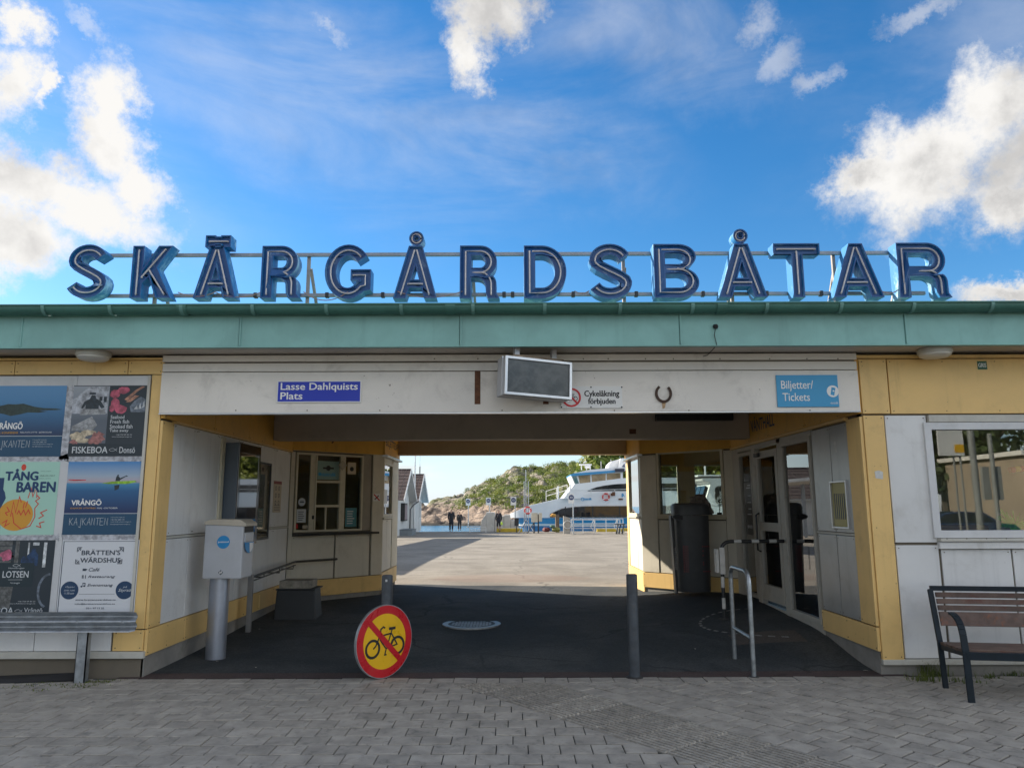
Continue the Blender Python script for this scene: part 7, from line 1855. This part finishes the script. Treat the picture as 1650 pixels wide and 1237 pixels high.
# ---- ferry
FY = 66.0; BEAMW = 8.0
fer = thing('ferry', 'large white and blue passenger ferry lying along the quay beyond the passage', 'ferry', (0, 0, 0))
FW = mat('ferry_white', (.70, .71, .72), .35, var=.03, scale=.6, spec=.6); FBL = mat('ferry_blue', (.03, .24, .47), .35, var=.04, scale=.6); FGL = mat('ferry_dark_glass', (.012, .014, .018), .05, spec=.45, var=0)
FH = Fr((0, FY), (1, 0), (0, -1))
fp = lambda px, py: FH.hit(px, py)
def hull_side(pts_top, pts_bot, bow, name, m, proud=0.0, xend=36):
    """loft between two height lines; the hull narrows to the stem"""
    X = [bow + (xend - bow) * (i / 48) ** 1.5 for i in range(49)]
    def itp(P, x):
        if x <= P[0][0]: return P[0][1]
        for (a, b), (c, d) in zip(P, P[1:]):
            if a <= x <= c: return b + (d - b) * (x - a) / max(1e-6, c - a)
        return P[-1][1]
    mb = MB(); vs = []
    for x in X:
        hw = (BEAMW / 2) * min(1, ((x - bow) / 11.0)) ** .55 if x > bow else 0.0
        hw = max(.04, hw) + proud; zt, zb = itp(pts_top, x), itp(pts_bot, x); zb = min(zb, zt - .001); yc = FY + BEAMW / 2
        fl = .96 if proud == 0 else .965
        vs += [(x, yc - hw, zt), (x, yc - hw * fl, zb), (x, yc + hw * fl, zb), (x, yc + hw, zt)]
    fs = [(0, 1, 2, 3), tuple(len(vs) - 4 + i for i in (3, 2, 1, 0))]
    for i in range(len(X) - 1):
        for k in range(4): a = i * 4 + k; b = i * 4 + (k + 1) % 4; fs.append((a, b, b + 4, a + 4))
    mb.add(vs, fs); return mb.build(name, m, fer, smooth=True, angle=30)
bowx = fp(822, 828)[0]
topl = [fp(822, 828), fp(855, 814), fp(899, 803.7), fp(928, 797.5), fp(957, 794), fp(985, 792.2), fp(1012, 791)]; topl.append((36, topl[-1][1] + .05))
wl_ = [fp(836, 843), fp(860, 836), fp(1012, 834)]; z_bt = fp(900, 834.5)[1]; z_bb = fp(900, 844.5)[1]; z_w2 = fp(900, 848)[1]
hull_side(topl, [(bowx, z_bt), (36, z_bt)], bowx, 'hull', FW)
hull_side([(bowx, z_bt - .002), (36, z_bt - .002)], [(bowx, z_bb), (36, z_bb)], bowx + .6, 'blue_band', FBL)
hull_side([(bowx, z_bb - .002), (36, z_bb - .002)], [(bowx, z_w2), (36, z_w2)], bowx + .7, 'white_stripe', FW)
hull_side([(bowx, z_w2 - .002), (36, z_w2 - .002)], [(bowx, -2.3), (36, -2.3)], bowx + .9, 'lower_hull', mat('ferry_low_blue', (.02, .15, .34), .4))
# saloon window strip, curved along the side
def side_y(x): return FY + BEAMW / 2 - (BEAMW / 2) * min(1, ((x - bowx) / 11.0)) ** .55
def side_patch(name, m, top, bot, parent, proud=.03, n=30, th=.03):
    x0, x1 = top[0][0], top[-1][0]; vs = []; 
    def itp(P, x):
        if x <= P[0][0]: return P[0][1]
        for (a, b), (c, d) in zip(P, P[1:]):
            if a <= x <= c: return b + (d - b) * (x - a) / max(1e-6, c - a)
        return P[-1][1]
    for i in range(n + 1):
        x = x0 + (x1 - x0) * i / n; y = side_y(x); zt, zb = itp(top, x), itp(bot, x)
        vs += [(x, y - proud, zt), (x, y - proud, zb), (x, y + th + .15, zb), (x, y + th + .15, zt)]
    fs = [(0, 1, 2, 3), tuple(len(vs) - 4 + i for i in (3, 2, 1, 0))]
    for i in range(n):
        for k in range(4): a = i * 4 + k; b = i * 4 + (k + 1) % 4; fs.append((a, b, b + 4, a + 4))
    mb = MB(); mb.add(vs, fs); return mb.build(name, m, parent)
xw0 = fp(888, 832)[0]
wtop = [fp(888, 828), fp(895, 822.5), fp(905, 819.5), fp(920, 817), fp(945, 815.3), fp(1012, 814.8)]; wtop.append((34, wtop[-1][1]))
wbot = [(wtop[0][0], fp(900, 833.5)[1]), (34, fp(900, 833.5)[1])]
sal = side_patch('saloon_window_band', FGL, wtop, wbot, fer)
for k in range(12):
    x = fp(913, 825)[0] + k * 2.35; mb = MB(); y = side_y(x) - .05; mb.box(x - .04, x + .04, y, y + .05, wbot[0][1] + .02, fp(945, 816)[1]); mb.build('window_post', BLK, sal)
# superstructure: upper saloon and wheelhouse, set in from the side
F2 = Fr((0, FY + 1.0), (1, 0), (0, -1)); f2 = lambda px, py: F2.hit(px, py)
up = [f2(908, 803), f2(926, 779.5), f2(932, 779), f2(1000, 770.5), f2(1012, 769.5)]; up.append((33, up[-1][1])); up.append((33, f2(1000, 795)[1])); up.append((f2(906, 803)[0], f2(1000, 803)[1]))
mb = MB(); mb.prism(F2, [up], -5.6, 0); mb.build('upper_deck_house', FW, fer)
arc_ = [f2(946, 791)] + [f2(*q_) for q_ in ((953, 787.5), (962, 784.5), (972, 782.3), (985, 780.5), (998, 779.3), (1012, 778.8))]; arc_.append((32, arc_[-1][1])); arc_.append((32, f2(1000, 791)[1]))
mb = MB(); mb.prism(F2, [arc_], -.02, .02); mb.build('upper_window_band', FGL, fer)
wh = [f2(926, 780), f2(920, 766), f2(991, 761), f2(1004, 760), f2(1004, 772), f2(934, 779.8)]
mb = MB(); mb.prism(F2, [wh], -5.4, -.1); mb.build('wheelhouse', FW, fer)
whw = MB()
for q0 in (((932, 766), (951, 764.6), (951.5, 776.6), (934.5, 778.3)), ((953.5, 764.5), (976, 763), (976, 773.8), (954, 776.4)), ((978, 762.8), (1000, 761.8), (1000, 770.2), (978, 773.5))):
    whw = MB(); whw.prism(F2, [[f2(*q_) for q_ in q0]], -.09, -.06); whw.build('wheelhouse_window', mat('amber_glass', (.30, .22, .13), .06, spec=1, var=.3, scale=1.5), fer)
mb = MB(); fq = [f2(922, 766.8), f2(929, 766.2), f2(932.8, 778.6), f2(926.5, 779.2)]; mb.prism(F2, [fq], -5.2, -.07); mb.build('front_window', mat('teal_glass', (.10, .20, .21), .06, spec=1, var=.2), fer)
mb = MB(); mb.prism(F2, [[f2(919.5, 764), f2(925, 762.5), f2(991, 757.5), f2(991, 760.8), f2(955, 764.2), f2(921, 767)]], -5.7, .15); mb.build('blue_visor', FBL, fer)
mb = MB(); mb.prism(F2, [[f2(924, 762.4), f2(950, 756.5), f2(992, 753), f2(1012, 752.5), f2(1012, 757), f2(991, 757.3)]], -5.5, .0); mb.build('wheelhouse_roof', FW, fer)
mb = MB(); mb.prism(F2, [[f2(990.5, 755.3), f2(1005.5, 754.8), f2(1005.5, 759.8), f2(991, 759.8)]], -.6, .3); mb.build('searchlight_box', mat('navy_box', (.01, .015, .04), .4), fer)
mb = MB(); mb.prism(F2, [[f2(983, 754), f2(985, 746), f2(990, 741), f2(1003, 737.5), f2(1000, 754)]], -3.8, -1.6); mb.prism(F2, [[f2(999, 754), f2(1003, 737), f2(1014, 737), f2(1014, 754)]], -4.2, -1.2); mb.build('funnel', FW, fer)
mb = MB(); s, z = f2(1007.5, 749.5); put_text(mb, Fr((0, FY + 1.0), (1, 0), (0, -1)), '4', s - .1, s + .15, z - .2, z + .2, -1.18, bold=.02); mb.build('number', NAV, fer, fix=False)
mb = MB(); y_ = FY + 3.5
for px in (937, 945, 951): p = at_y(px, 757, y_); mb.tube([(p.x, y_, p.z), (p.x, y_, at_y(px, 748, y_).z)], .05, 6)
a, b = at_y(934, 748.5, y_), at_y(953, 748.5, y_); mb.bar(a, b, .5, .12); a, b = at_y(940, 745, y_), at_y(945, 743.5, y_); mb.bar(a, b, .12, .12); p = at_y(947, 750.5, y_); mb.lathe((p.x, y_, p.z - .2), [(.25, 0), (.3, .15), (.2, .4)], 10); mb.build('radar_mast', FW, fer)
mb = MB()
for px, py, pz_ in ((968.5, 755, 743), (984.5, 752, 740)): p = at_y(px, py, y_); mb.tube([tuple(p), (p.x, y_, at_y(px, pz_, y_).z)], .03, 6)
mb.build('whip_antenna', ALU, fer)
# rails on the fore deck and along the upper side
def railing(parent, pts, h, bars, r=.03, post=1.2, name='railing', m=None):
    mb = MB(); pts = [Vector(p) for p in pts]
    for k in range(1, bars + 1): mb.tube([p + Vector((0, 0, h * k / bars)) for p in pts], r, 6)
    for a, b in zip(pts, pts[1:]):
        n = max(1, round((b - a).length / post))
        for i in range(n + 1): q_ = a.lerp(b, i / n); mb.tube([q_, q_ + Vector((0, 0, h))], r, 6)
    return mb.build(name, m or mat('railing_white', (.62, .62, .60), .4), parent, smooth=True)
p0 = at_y(880, 807, FY + 3); p1 = at_y(914, 797, FY + 2.5); railing(fer, [p0, p1], at_y(880, 791, FY + 3).z - p0.z, 2, .035, 1.1)
p0 = at_y(914, 800, FY + .4); p1 = at_y(1013, 792, FY + .4); railing(fer, [p0, (p1.x + 20, p1.y, p1.z)], .55, 1, .028, 2.2)
for px, a, b in ((899.5, 804, 783), (919, 797, 780)): p = at_y(px, a, FY + 1); mb = MB(); mb.tube([tuple(p), (p.x, p.y, at_y(px, b, FY + 1).z)], .07, 8); mb.build('deck_post', FW, fer)
def ring(name, c, R1, r, F, m, parent=None, a0=0, a1=360):
    n = 28; mb = MB(); pts = [F.P(c[0] + R1 * math.cos(R_(a0 + (a1 - a0) * i / n)), c[2], c[1] + R1 * math.sin(R_(a0 + (a1 - a0) * i / n))) for i in range(n)]
    mb.tube(pts, r, 8, closed=(a1 - a0 == 360)); return mb.build(name, m, parent, smooth=True)
LR = mat('life_ring_red', (.55, .05, .04), .5, var=.05); 
def lifering(label, px, py, rp, Y, dd):
    F = Fr((0, Y), (1, 0), (0, -1)); s, z = F.hit(px, py); r = rp / 1190 * Y
    t = thing('life_ring', label, 'life ring', (0, 0, 0), 0, None); ring('ring', (s, z, dd), r * .80, r * .2, F, LR, t)
    mb = MB()
    for k in range(4): a = R_(45 + 90 * k); mb.lathe((s + r * .8 * math.cos(a), Y - dd, z + r * .8 * math.sin(a) - .03), [(r * .24, 0), (r * .24, .06)], 8)
    mb.build('white_band', WHT, t); return t
s7 = fp(976, 800)[0]
lifering('red life ring on the white ferry side', 976, 800.3, 6.3, side_y(s7), .16)
mb = MB(); s, z = fp(1000, 804); yy = side_y(s); FT = Fr((0, yy), (1, 0), (0, -1))
a = FT.hit(1002.0, 794.8); b = FT.hit(1007.2, 800.2)
put_text(mb, FT, 'R', a[0], b[0], b[1], a[1], .05, bold=.03)
a = FT.hit(941, 801.6); b = FT.hit(954.5, 805); FT2 = Fr((0, side_y(a[0]) - .10), (1, 0), (0, -1)); put_text(mb, FT2, 'västtrafik', a[0], b[0], b[1], a[1], .06, bold=.012); c = FT2.hit(938.5, 804); mb.plate(FT2, [ell(c[0], c[1], .16, .16, 16), ell(c[0], c[1], .10, .10, 16)], .06)
mb.build('lettering', FBL, fer, fix=False)
mb = MB(); a = FT.hit(996.5, 802.8); b = FT.hit(1003.5, 805.2); mb.fbox(FT, a[0], b[0], .03, .08, b[1], a[1]); a = FT.hit(984, 797); mb.fbox(FT, a[0], a[0] + .2, .03, .12, a[1] - .1, a[1] + .15); a = FT.hit(988.5, 794); mb.fbox(FT, a[0] - .12, a[0] + .12, .03, .15, a[1] - .25, a[1] + .1); mb.build('side_fittings', RUST, fer)
# fenders / yellow kerb along the quay edge
YK = mat('yellow_kerb_paint', (.50, .36, .03), .6, var=.15, scale=3)
def quay_kerb(px0, px1, label, py=850):
    a, b = on_ground(px0, 851), on_ground(px1, 851); Y = 59.4
    xa, xb = at_y(px0, 850, Y).x, at_y(px1, 850, Y).x
    o = MB().box(xa, xb, Y, Y + .35, gzq - .02, gzq + .28).build('yellow_kerb', YK, bevel=.03); tag(o, label, 'kerb', 'yellow kerb pieces along the quay edge'); return o
quay_kerb(800, 842, 'short yellow kerb on the quay edge behind the walker with the vest'); quay_kerb(962, 1013, 'long yellow kerb piece on the quay edge by the ferry')
# white jetty blocks and steps to the left of the bow
JT = mat('white_concrete', (.50, .49, .46), .8, var=.1, scale=2, dirt=(.3, .28, .25), dirt_amt=.4)
jy = 61.5; t = thing('white_jetty', 'low white stepped jetty wall at the quay left of the ferry bow', 'jetty', (0, 0, 0))
for a, b, c in ((783, 797, 825), (797, 812, 831), (812, 823, 829), (823, 836, 838)):
    p0 = at_y(a, c, jy); p1 = at_y(b, c, jy); MB().box(p0.x, p1.x - .02, jy, jy + 2.5, -2.2, p0.z).build('wall_block', JT, t, bevel=.05)
p0 = at_y(770, 838, jy); p1 = at_y(783, 838, jy); mb = MB(); mb.prism(Fr((0, jy), (1, 0), (0, 1)), [[(p0.x, -2), (p1.x, -2), (p1.x, at_y(783, 828, jy).z), (p0.x + .3, p0.z)]], 0, 2); mb.build('wall_block', JT, t, bevel=.03)
# low white rails on the quay by the signs
for (a, b, yb, yt, lb) in ((757, 783, 850, 842, 'low white rail on the quay edge between the first two stop signs'),):
    Y = 58.8; p0, p1 = at_y(a, 850, Y), at_y(b, 850, Y); t = thing('quay_rail', lb, 'railing', (0, 0, 0)); railing(t, [(p0.x, Y, gzq), (p1.x, Y, gzq)], .42, 2, .03, 1.2)
# gangway portal with three slim masts and ring
t = thing('gangway_mast', 'slim lattice mast of three steel tubes on the quay before the ferry bow', 'mast', (0, 0, 0)); Y = 57.5
mb = MB()
for px, py in ((844.5, 775), (847.3, 757), (851.3, 775)): p = at_y(px, py, Y); mb.tube([(p.x, Y, gzq), (p.x, Y, p.z)], .032, 8)
mb.build('tube', GALV, t, smooth=True); mb = MB()
for k in range(14):
    z = .6 + k * .32; xa_, xb_ = at_y(844.5, 800, Y).x, at_y(851.3, 800, Y).x
    if z < at_y(850, 777, Y).z: mb.tube([(xa_, Y, z), (xb_, Y, z + (.3 if k % 2 else 0))], .018, 5)
mb.build('lattice', GALV, t); mb = MB(); xm_ = at_y(848, 850, Y).x; mb.tube([(xm_ - .6, Y, gzq), (xm_, Y, .7), (xm_ + .6, Y, gzq)], .04, 6); mb.build('foot_brace', ALU, t)
lifering('red life ring hanging on the slim lattice mast', 850.5, 822, 6.3, 57.3, .1)
# beige boards (timetable cases) on legs
t = thing('notice_board', 'pair of beige notice boards on steel legs on the quay', 'notice board', (0, 0, 0)); Y = 56.5
for a, b, c, d in ((856, 866.5, 826, 841), (868, 873.5, 826, 840)):
    p0, p1 = at_y(a, c, Y), at_y(b, d, Y); MB().box(p0.x, p1.x, Y, Y + .12, p1.z, p0.z).build('board', mat('beige_board', (.50, .46, .37), .7), t, bevel=.01)
mb = MB()
for px in (860.5, 867.5): p = at_y(px, 840, Y); mb.box(p.x - .05, p.x + .05, Y + .13, Y + .2, gzq, at_y(px, 828, Y).z)
p = at_y(856, 845, Y); mb.bar((p.x - .3, Y, gzq), (p.x + .2, Y + .1, .5), .05); mb.build('leg', DIRON, t)
# weathered wooden pile and rubber fender post
t = thing('mooring_pile', 'weathered grey brown mooring pile standing before the ferry windows', 'pile', (0, 0, 0)); p0 = at_y(895, 829, 58.5); p1 = at_y(901, 829, 58.5)
mb = MB(); mb.box(p0.x, p1.x, 58.4, 58.9, gzq - .3, p0.z); mb.build('pile', mat('pile_wood', (.14, .11, .085), .9, var=.3, scale=4, bump=.6, bscale=12), t, bevel=.03); MB().box(p0.x - .02, p1.x + .02, 58.38, 58.92, p0.z + .001, p0.z + .04).build('cap', DIRON, t)
# concrete end block with ring, and white railings to the right
t = thing('ramp_wall', 'grey sloped concrete wall block at the start of the white quay railings', 'wall', (0, 0, 0)); Y = 55.0
pts = [at_y(908, 861, Y), at_y(919, 861, Y), at_y(919, 834.5, Y), at_y(908, 831, Y)]
mb = MB(); mb.prism(Fr((0, Y), (1, 0), (0, 1)), [[(q_.x, q_.z) for q_ in pts]], 0, .35); mb.build('block', mat('grey_concrete_block', (.33, .31, .28), .85, var=.15, scale=3), t, bevel=.01)
ring('ring_rail', (at_y(914.5, 845, Y).x, at_y(914.5, 845, Y).z, .05), .28, .03, Fr((0, Y), (1, 0), (0, -1)), mat('railing_white', (.62, .62, .60), .4), t)
t = thing('quay_railing', 'long white tube railing along the boarding ramp before the ferry', 'railing', (0, 0, 0)); Y = 56.0
pa, pb = at_y(921, 857, Y), at_y(1013, 857, Y)
zt_ = at_y(950, 835.5, Y).z; gzr = ground(3, Y)
for k, (xx0, xx1) in enumerate(((pa.x, pa.x + 1.7), (pa.x + 1.75, pa.x + 3.4), (pa.x + 3.45, pb.x - .4))): railing(t, [(xx0, Y, gzr), (xx1, Y, gzr)], zt_ - gzr, 3, .03, .9)
railing(t, [(pa.x, Y + 1.6, gzr), (pb.x - .4, Y + 1.6, gzr)], zt_ - gzr - .1, 2, .03, 1.6)
for x in (pa.x + 1.7, pa.x + 3.45): mb = MB(); mb.tube([(x, Y - .02, gzr + .1), (x - .28, Y - .02, gzr + .5), (x, Y - .02, zt_)], .03, 6); mb.build('bent_end', mat('railing_white', (.62, .62, .60), .4), t, smooth=True)
# trestle table
t = thing('trestle_table', 'dark topped trestle table standing by the quay railing', 'table', (0, 0, 0)); Y = 54.2; a, b = at_y(989.5, 843.5, Y), at_y(1006.5, 843.5, Y); gzt = ground(a.x, Y)
MB().box(a.x, b.x, Y - .3, Y + .35, a.z - .06, a.z).build('table_top', DIRON, t, bevel=.01)
for x in (a.x + .2, (a.x + b.x) / 2, b.x - .15):
    for s in (-1, 1): mb = MB(); mb.bar((x - .05, Y + s * .28, gzt), (x + .08, Y - s * .1, a.z - .06), .05); mb.build('leg', BLACK, t)
# heaps of rope and buoys at the pile
for px, py, s_, col, lb in ((880.5, 853, .30, (.12, .03, .03), 'dark red heap of rope on the quay'), (896, 853, .32, (.22, .22, .06), 'yellow green heap of nets on the quay'), (890, 848, .2, (.08, .15, .10), 'small green float on the quay behind the nets'), (891.5, 830, .22, (.50, .27, .06), 'orange float hanging by the mooring pile')):
    Y = 57.6; p = at_y(px, py, Y); vs = []; fs = []; mb = MB()
    for j in range(7):
        for i in range(12):
            a = 2 * math.pi * i / 12; b_ = math.pi * j / 6; d = Vector((math.cos(a) * math.sin(b_), math.sin(a) * math.sin(b_), math.cos(b_))); r = s_ * (1 + .4 * noise.noise(d * 2 + Vector((px, 0, 0)))); vs.append((p.x + d.x * r, Y + d.y * r, max(gzq - .05, p.z + d.z * r * .6)))
    for j in range(6):
        for i in range(12): fs.append((j * 12 + i, j * 12 + (i + 1) % 12, (j + 1) * 12 + (i + 1) % 12, (j + 1) * 12 + i))
    mb.add(vs, fs); tag(mb.build('float' if 'float' in lb else 'rope_heap', mat('heap_%d' % px, col, .8, var=.4, scale=6, bump=.6, bscale=20), smooth=True), lb, 'float' if 'float' in lb else 'rope')
# white bollards / small post left
# ---- white work boat seen through the hall windows, moored in the side basin
wb = thing('work_boat', 'white work boat with a row of dark cabin windows seen through the waiting hall glass', 'boat', (0, 0, 0)); BY = 41.0
FB2 = Fr((0, BY), (1, 0), (0, -1)); f3 = lambda px, py: FB2.hit(px, py)
Y2 = 3.6
def xz(px, py): return f3(px, py)
hullp = [(8.6, 1.15), (9.2, -1.2), (22, -1.2), (22.4, .55), (14, .60), (11, .75)]
mb = MB(); mb.prism(Fr((0, BY - .3), (1, 0), (0, 1)), [[(9.3, .95), (10.2, -2.0), (22, -2.0), (22.4, .45), (14, .5), (11.5, .65)]], 0, Y2); mb.build('hull', FW, wb, bevel=.15)
mb = MB(); mb.prism(Fr((0, BY), (1, 0), (0, 1)), [[(10.15, .7), (10.9, 2.9), (10.5, 3.02), (10.4, 3.2), (18.2, 3.25), (18.2, .5)]], 0, Y2 - .6); cab = mb.build('cabin', FW, wb, bevel=.08)
mb = MB(); mb.box(10.2, 18.5, BY - .15, BY + Y2 - .45, 3.26, 3.36); mb.build('roof', FW, wb, bevel=.04)
for xx in (11.15, 12.6, 14.05, 15.5, 16.9):
    mb = MB(); fo = Fr((0, BY), (1, 0), (0, -1)); r_ = rrect(xx + .5, 2.25, 1.05, 1.0, .22); mb.prism(fo, [r_], .005, .03); mb.build('window', FGL, wb)
mb = MB()
for k in range(3): mb.prism(Fr((0, BY), (1, 0), (0, 1)), [[(10.26 + .0, 1.55), (10.36, 1.5), (10.78, 2.72), (10.68, 2.78)]], .25 + k * .95, 1.05 + k * .95)
mb.build('front_window', FGL, wb)
mb = MB(); mb.tube([(10.9, BY + 1, 3.3), (10.9, BY + 1, 4.0)], .05, 6); mb.lathe((10.9, BY + 1, 4.0), [(.16, 0), (.2, .1), (.2, .3), (.1, .36)], 10); mb.tube([(13.9, BY + 1, 3.3), (13.9, BY + 1, 4.3)], .06, 6); mb.lathe((13.9, BY + 1, 4.3), [(.3, 0), (.35, .12), (.3, .25)], 12); mb.box(14.4, 15.4, BY + .8, BY + 1.1, 4.5, 4.62); mb.build('mast_gear', FW, wb)
railing(wb, [(9.5, BY - .2, .9), (10.1, BY - .2, .85)], .8, 2, .025, .5)

# trees beyond the basin on the right
for i, (x, y, h, cr) in enumerate(((13, 92, 11, 5), (22, 96, 12, 6), (31, 90, 11, 6), (41, 98, 13, 6), (54, 95, 12, 6))):
    tree('shore_tree', ('green tree behind the work boat, seen at the left edge of the hall window', 'green tree behind the work boat cabin', 'broad green tree seen through the glass door', 'green tree right of the broad one, seen through the side glass', 'outermost green tree behind the waiting hall')[i], x, y + 6, -1.0, h, cr, 60 + i, LEAFH, 'trees beyond the boat basin', n=46, per=90, sz=.42)
struct(MB().box(8, 90, 92, 132, -3, -.9).build('far_shore', rock_mat()))

# ---- open shelter to the left beyond the ticket office; its roof throws the long shadow on the plaza
t = thing('open_shelter', 'long open shelter roof on posts left of the plaza, beyond the ticket office', 'shelter', (0, 0, 0))
MB().box(-10.8, -8.15, 20.5, 49.6, 2.95, 3.12).build('roof', BEAM, t)
for k in range(8):
    y = 21.2 + k * 4.0; MB().box(-10.4, -10.25, y, y + .15, ground(-10, y) - .05, 2.95).build('post', GALV, t)
# ---- behind the camera: what the glass mirrors
PGY = mat('grey_painted_pole', (.22, .23, .22), .6, var=.15, scale=6)
for i, (x, y, h, cr) in enumerate(((16, -33, 9, 4), (22, -36, 11, 5), (28, -33, 9, 4.5), (35, -38, 12, 5), (43, -35, 11, 5))):
    tree('street_tree', ('leftmost', 'second', 'third', 'fourth', 'last')[i] + ' tree across the street, mirrored in the right window', x, y, -.1, h, cr, 80 + i, LEAFD, 'trees across the street', n=40, per=60, sz=.34)
mb = MB(); mb.box(-40, 60, -60, -24, -.6, .5); struct(mb.build('grass_bank', mat('lawn', (.07, .11, .025), .9, var=.3, scale=1)))
t = thing('beige_building', 'low beige building across the street, mirrored in the right window', 'building', (0, 0, 0))
mb = MB(); mb.box(26.5, 48, -30, -23, -.1, 4.2); mb.build('wall', mat('beige_render', (.34, .27, .20), .9, var=.1, scale=1), t); MB().box(26.2, 48.3, -30.3, -22.7, 4.21, 4.45).build('roof', BEAM, t)
for k in range(4): MB().box(29 + k * 4.2, 30.6 + k * 4.2, -22.99, -22.96, 1.4, 2.9).build('window', FGL, t)
t = thing('street_sign', 'white street sign on two slim posts, mirrored in the right window', 'sign', (0, 0, 0)); mb = MB(); mb.box(13.5, 14.3, -8.05, -8.0, 3.2, 4.1); mb.build('plate', WSIGN, t); mb = MB(); mb.box(14.0, 14.29, -7.999, -7.99, 3.3, 3.55); mb.build('yellow_field', YLW, t)
mb = MB(); mb.tube([(14.0, -8.1, -.1), (14.0, -8.1, 4.0)], .03, 8); mb.tube([(14.2, -8.1, -.1), (14.2, -8.1, 4.0)], .03, 8); mb.build('post', PGY, t)
mb = MB(); mb.tube([(11.45, -3.0, -.1), (11.45, -3.0, 6.5)], [.085, .07], 12); tag(mb.build('lamp_post', PGY, smooth=True), 'grey lamp post beside the street, mirrored in the right window', 'lamp post')
mb = MB(); mb.tube([(13.2, -5.0, -.1), (13.2, -5.0, 3.6)], .06, 12); mb.box(12.9, 13.1, -5.1, -5.0, 1.8, 2.7); mb.box(13.25, 13.42, -5.1, -5.0, 1.8, 2.7); tag(mb.build('steel_pole', PGY, smooth=False), 'shorter steel pole with two plates beside the street, mirrored in the right window', 'pole')
# parked car
def car(x, y, label, col):
    t = thing('parked_car', label, 'car', (x, y, -.08)); P_ = mat('car_paint_' + col[0], col[1], .25, metal=.4, coat=1.0, var=.02)
    FC = Fr((0, 0), (1, 0), (0, -1))
    lo = [(-2.15, .32), (-2.2, .62), (-2.1, .85), (-1.3, .95), (1.0, .98), (1.95, .88), (2.15, .70), (2.15, .34)]
    hi = [(-1.75, .93), (-1.15, 1.38), (-.3, 1.47), (.7, 1.42), (1.45, .96)]
    mb = MB(); mb.prism(FC, [lo], -.88, .88); mb.build('body', P_, t, bevel=.06); mb = MB(); mb.prism(FC, [hi], -.72, .72); mb.build('cabin', P_, t, bevel=.06)
    for s in (-1, 1):
        for w in ([(-1.5, .97), (-1.05, 1.32), (-.3, 1.40), (-.3, .97)], [(-.22, .97), (-.22, 1.40), (.62, 1.36), (1.2, .98)]): mb = MB(); mb.prism(FC, [w], s * .715, s * .735); mb.build('window', FGL, t)
        for xw in (-1.35, 1.3): mb = MB(); mb.cyl((xw, s * .72, .32), (xw, s * .90, .32), .33, 20); wh_ = mb.build('wheel', mat('tyre', (.02, .02, .02), .9), t, smooth=True, angle=30); mb = MB(); mb.cyl((xw, s * .9, .32), (xw, s * .915, .32), .2, 16); mb.build('rim', ALU, wh_)
    return t
car(20.5, -19.0, 'dark blue parked car across the street, mirrored in the right window', ('blue', (.03, .06, .14)))
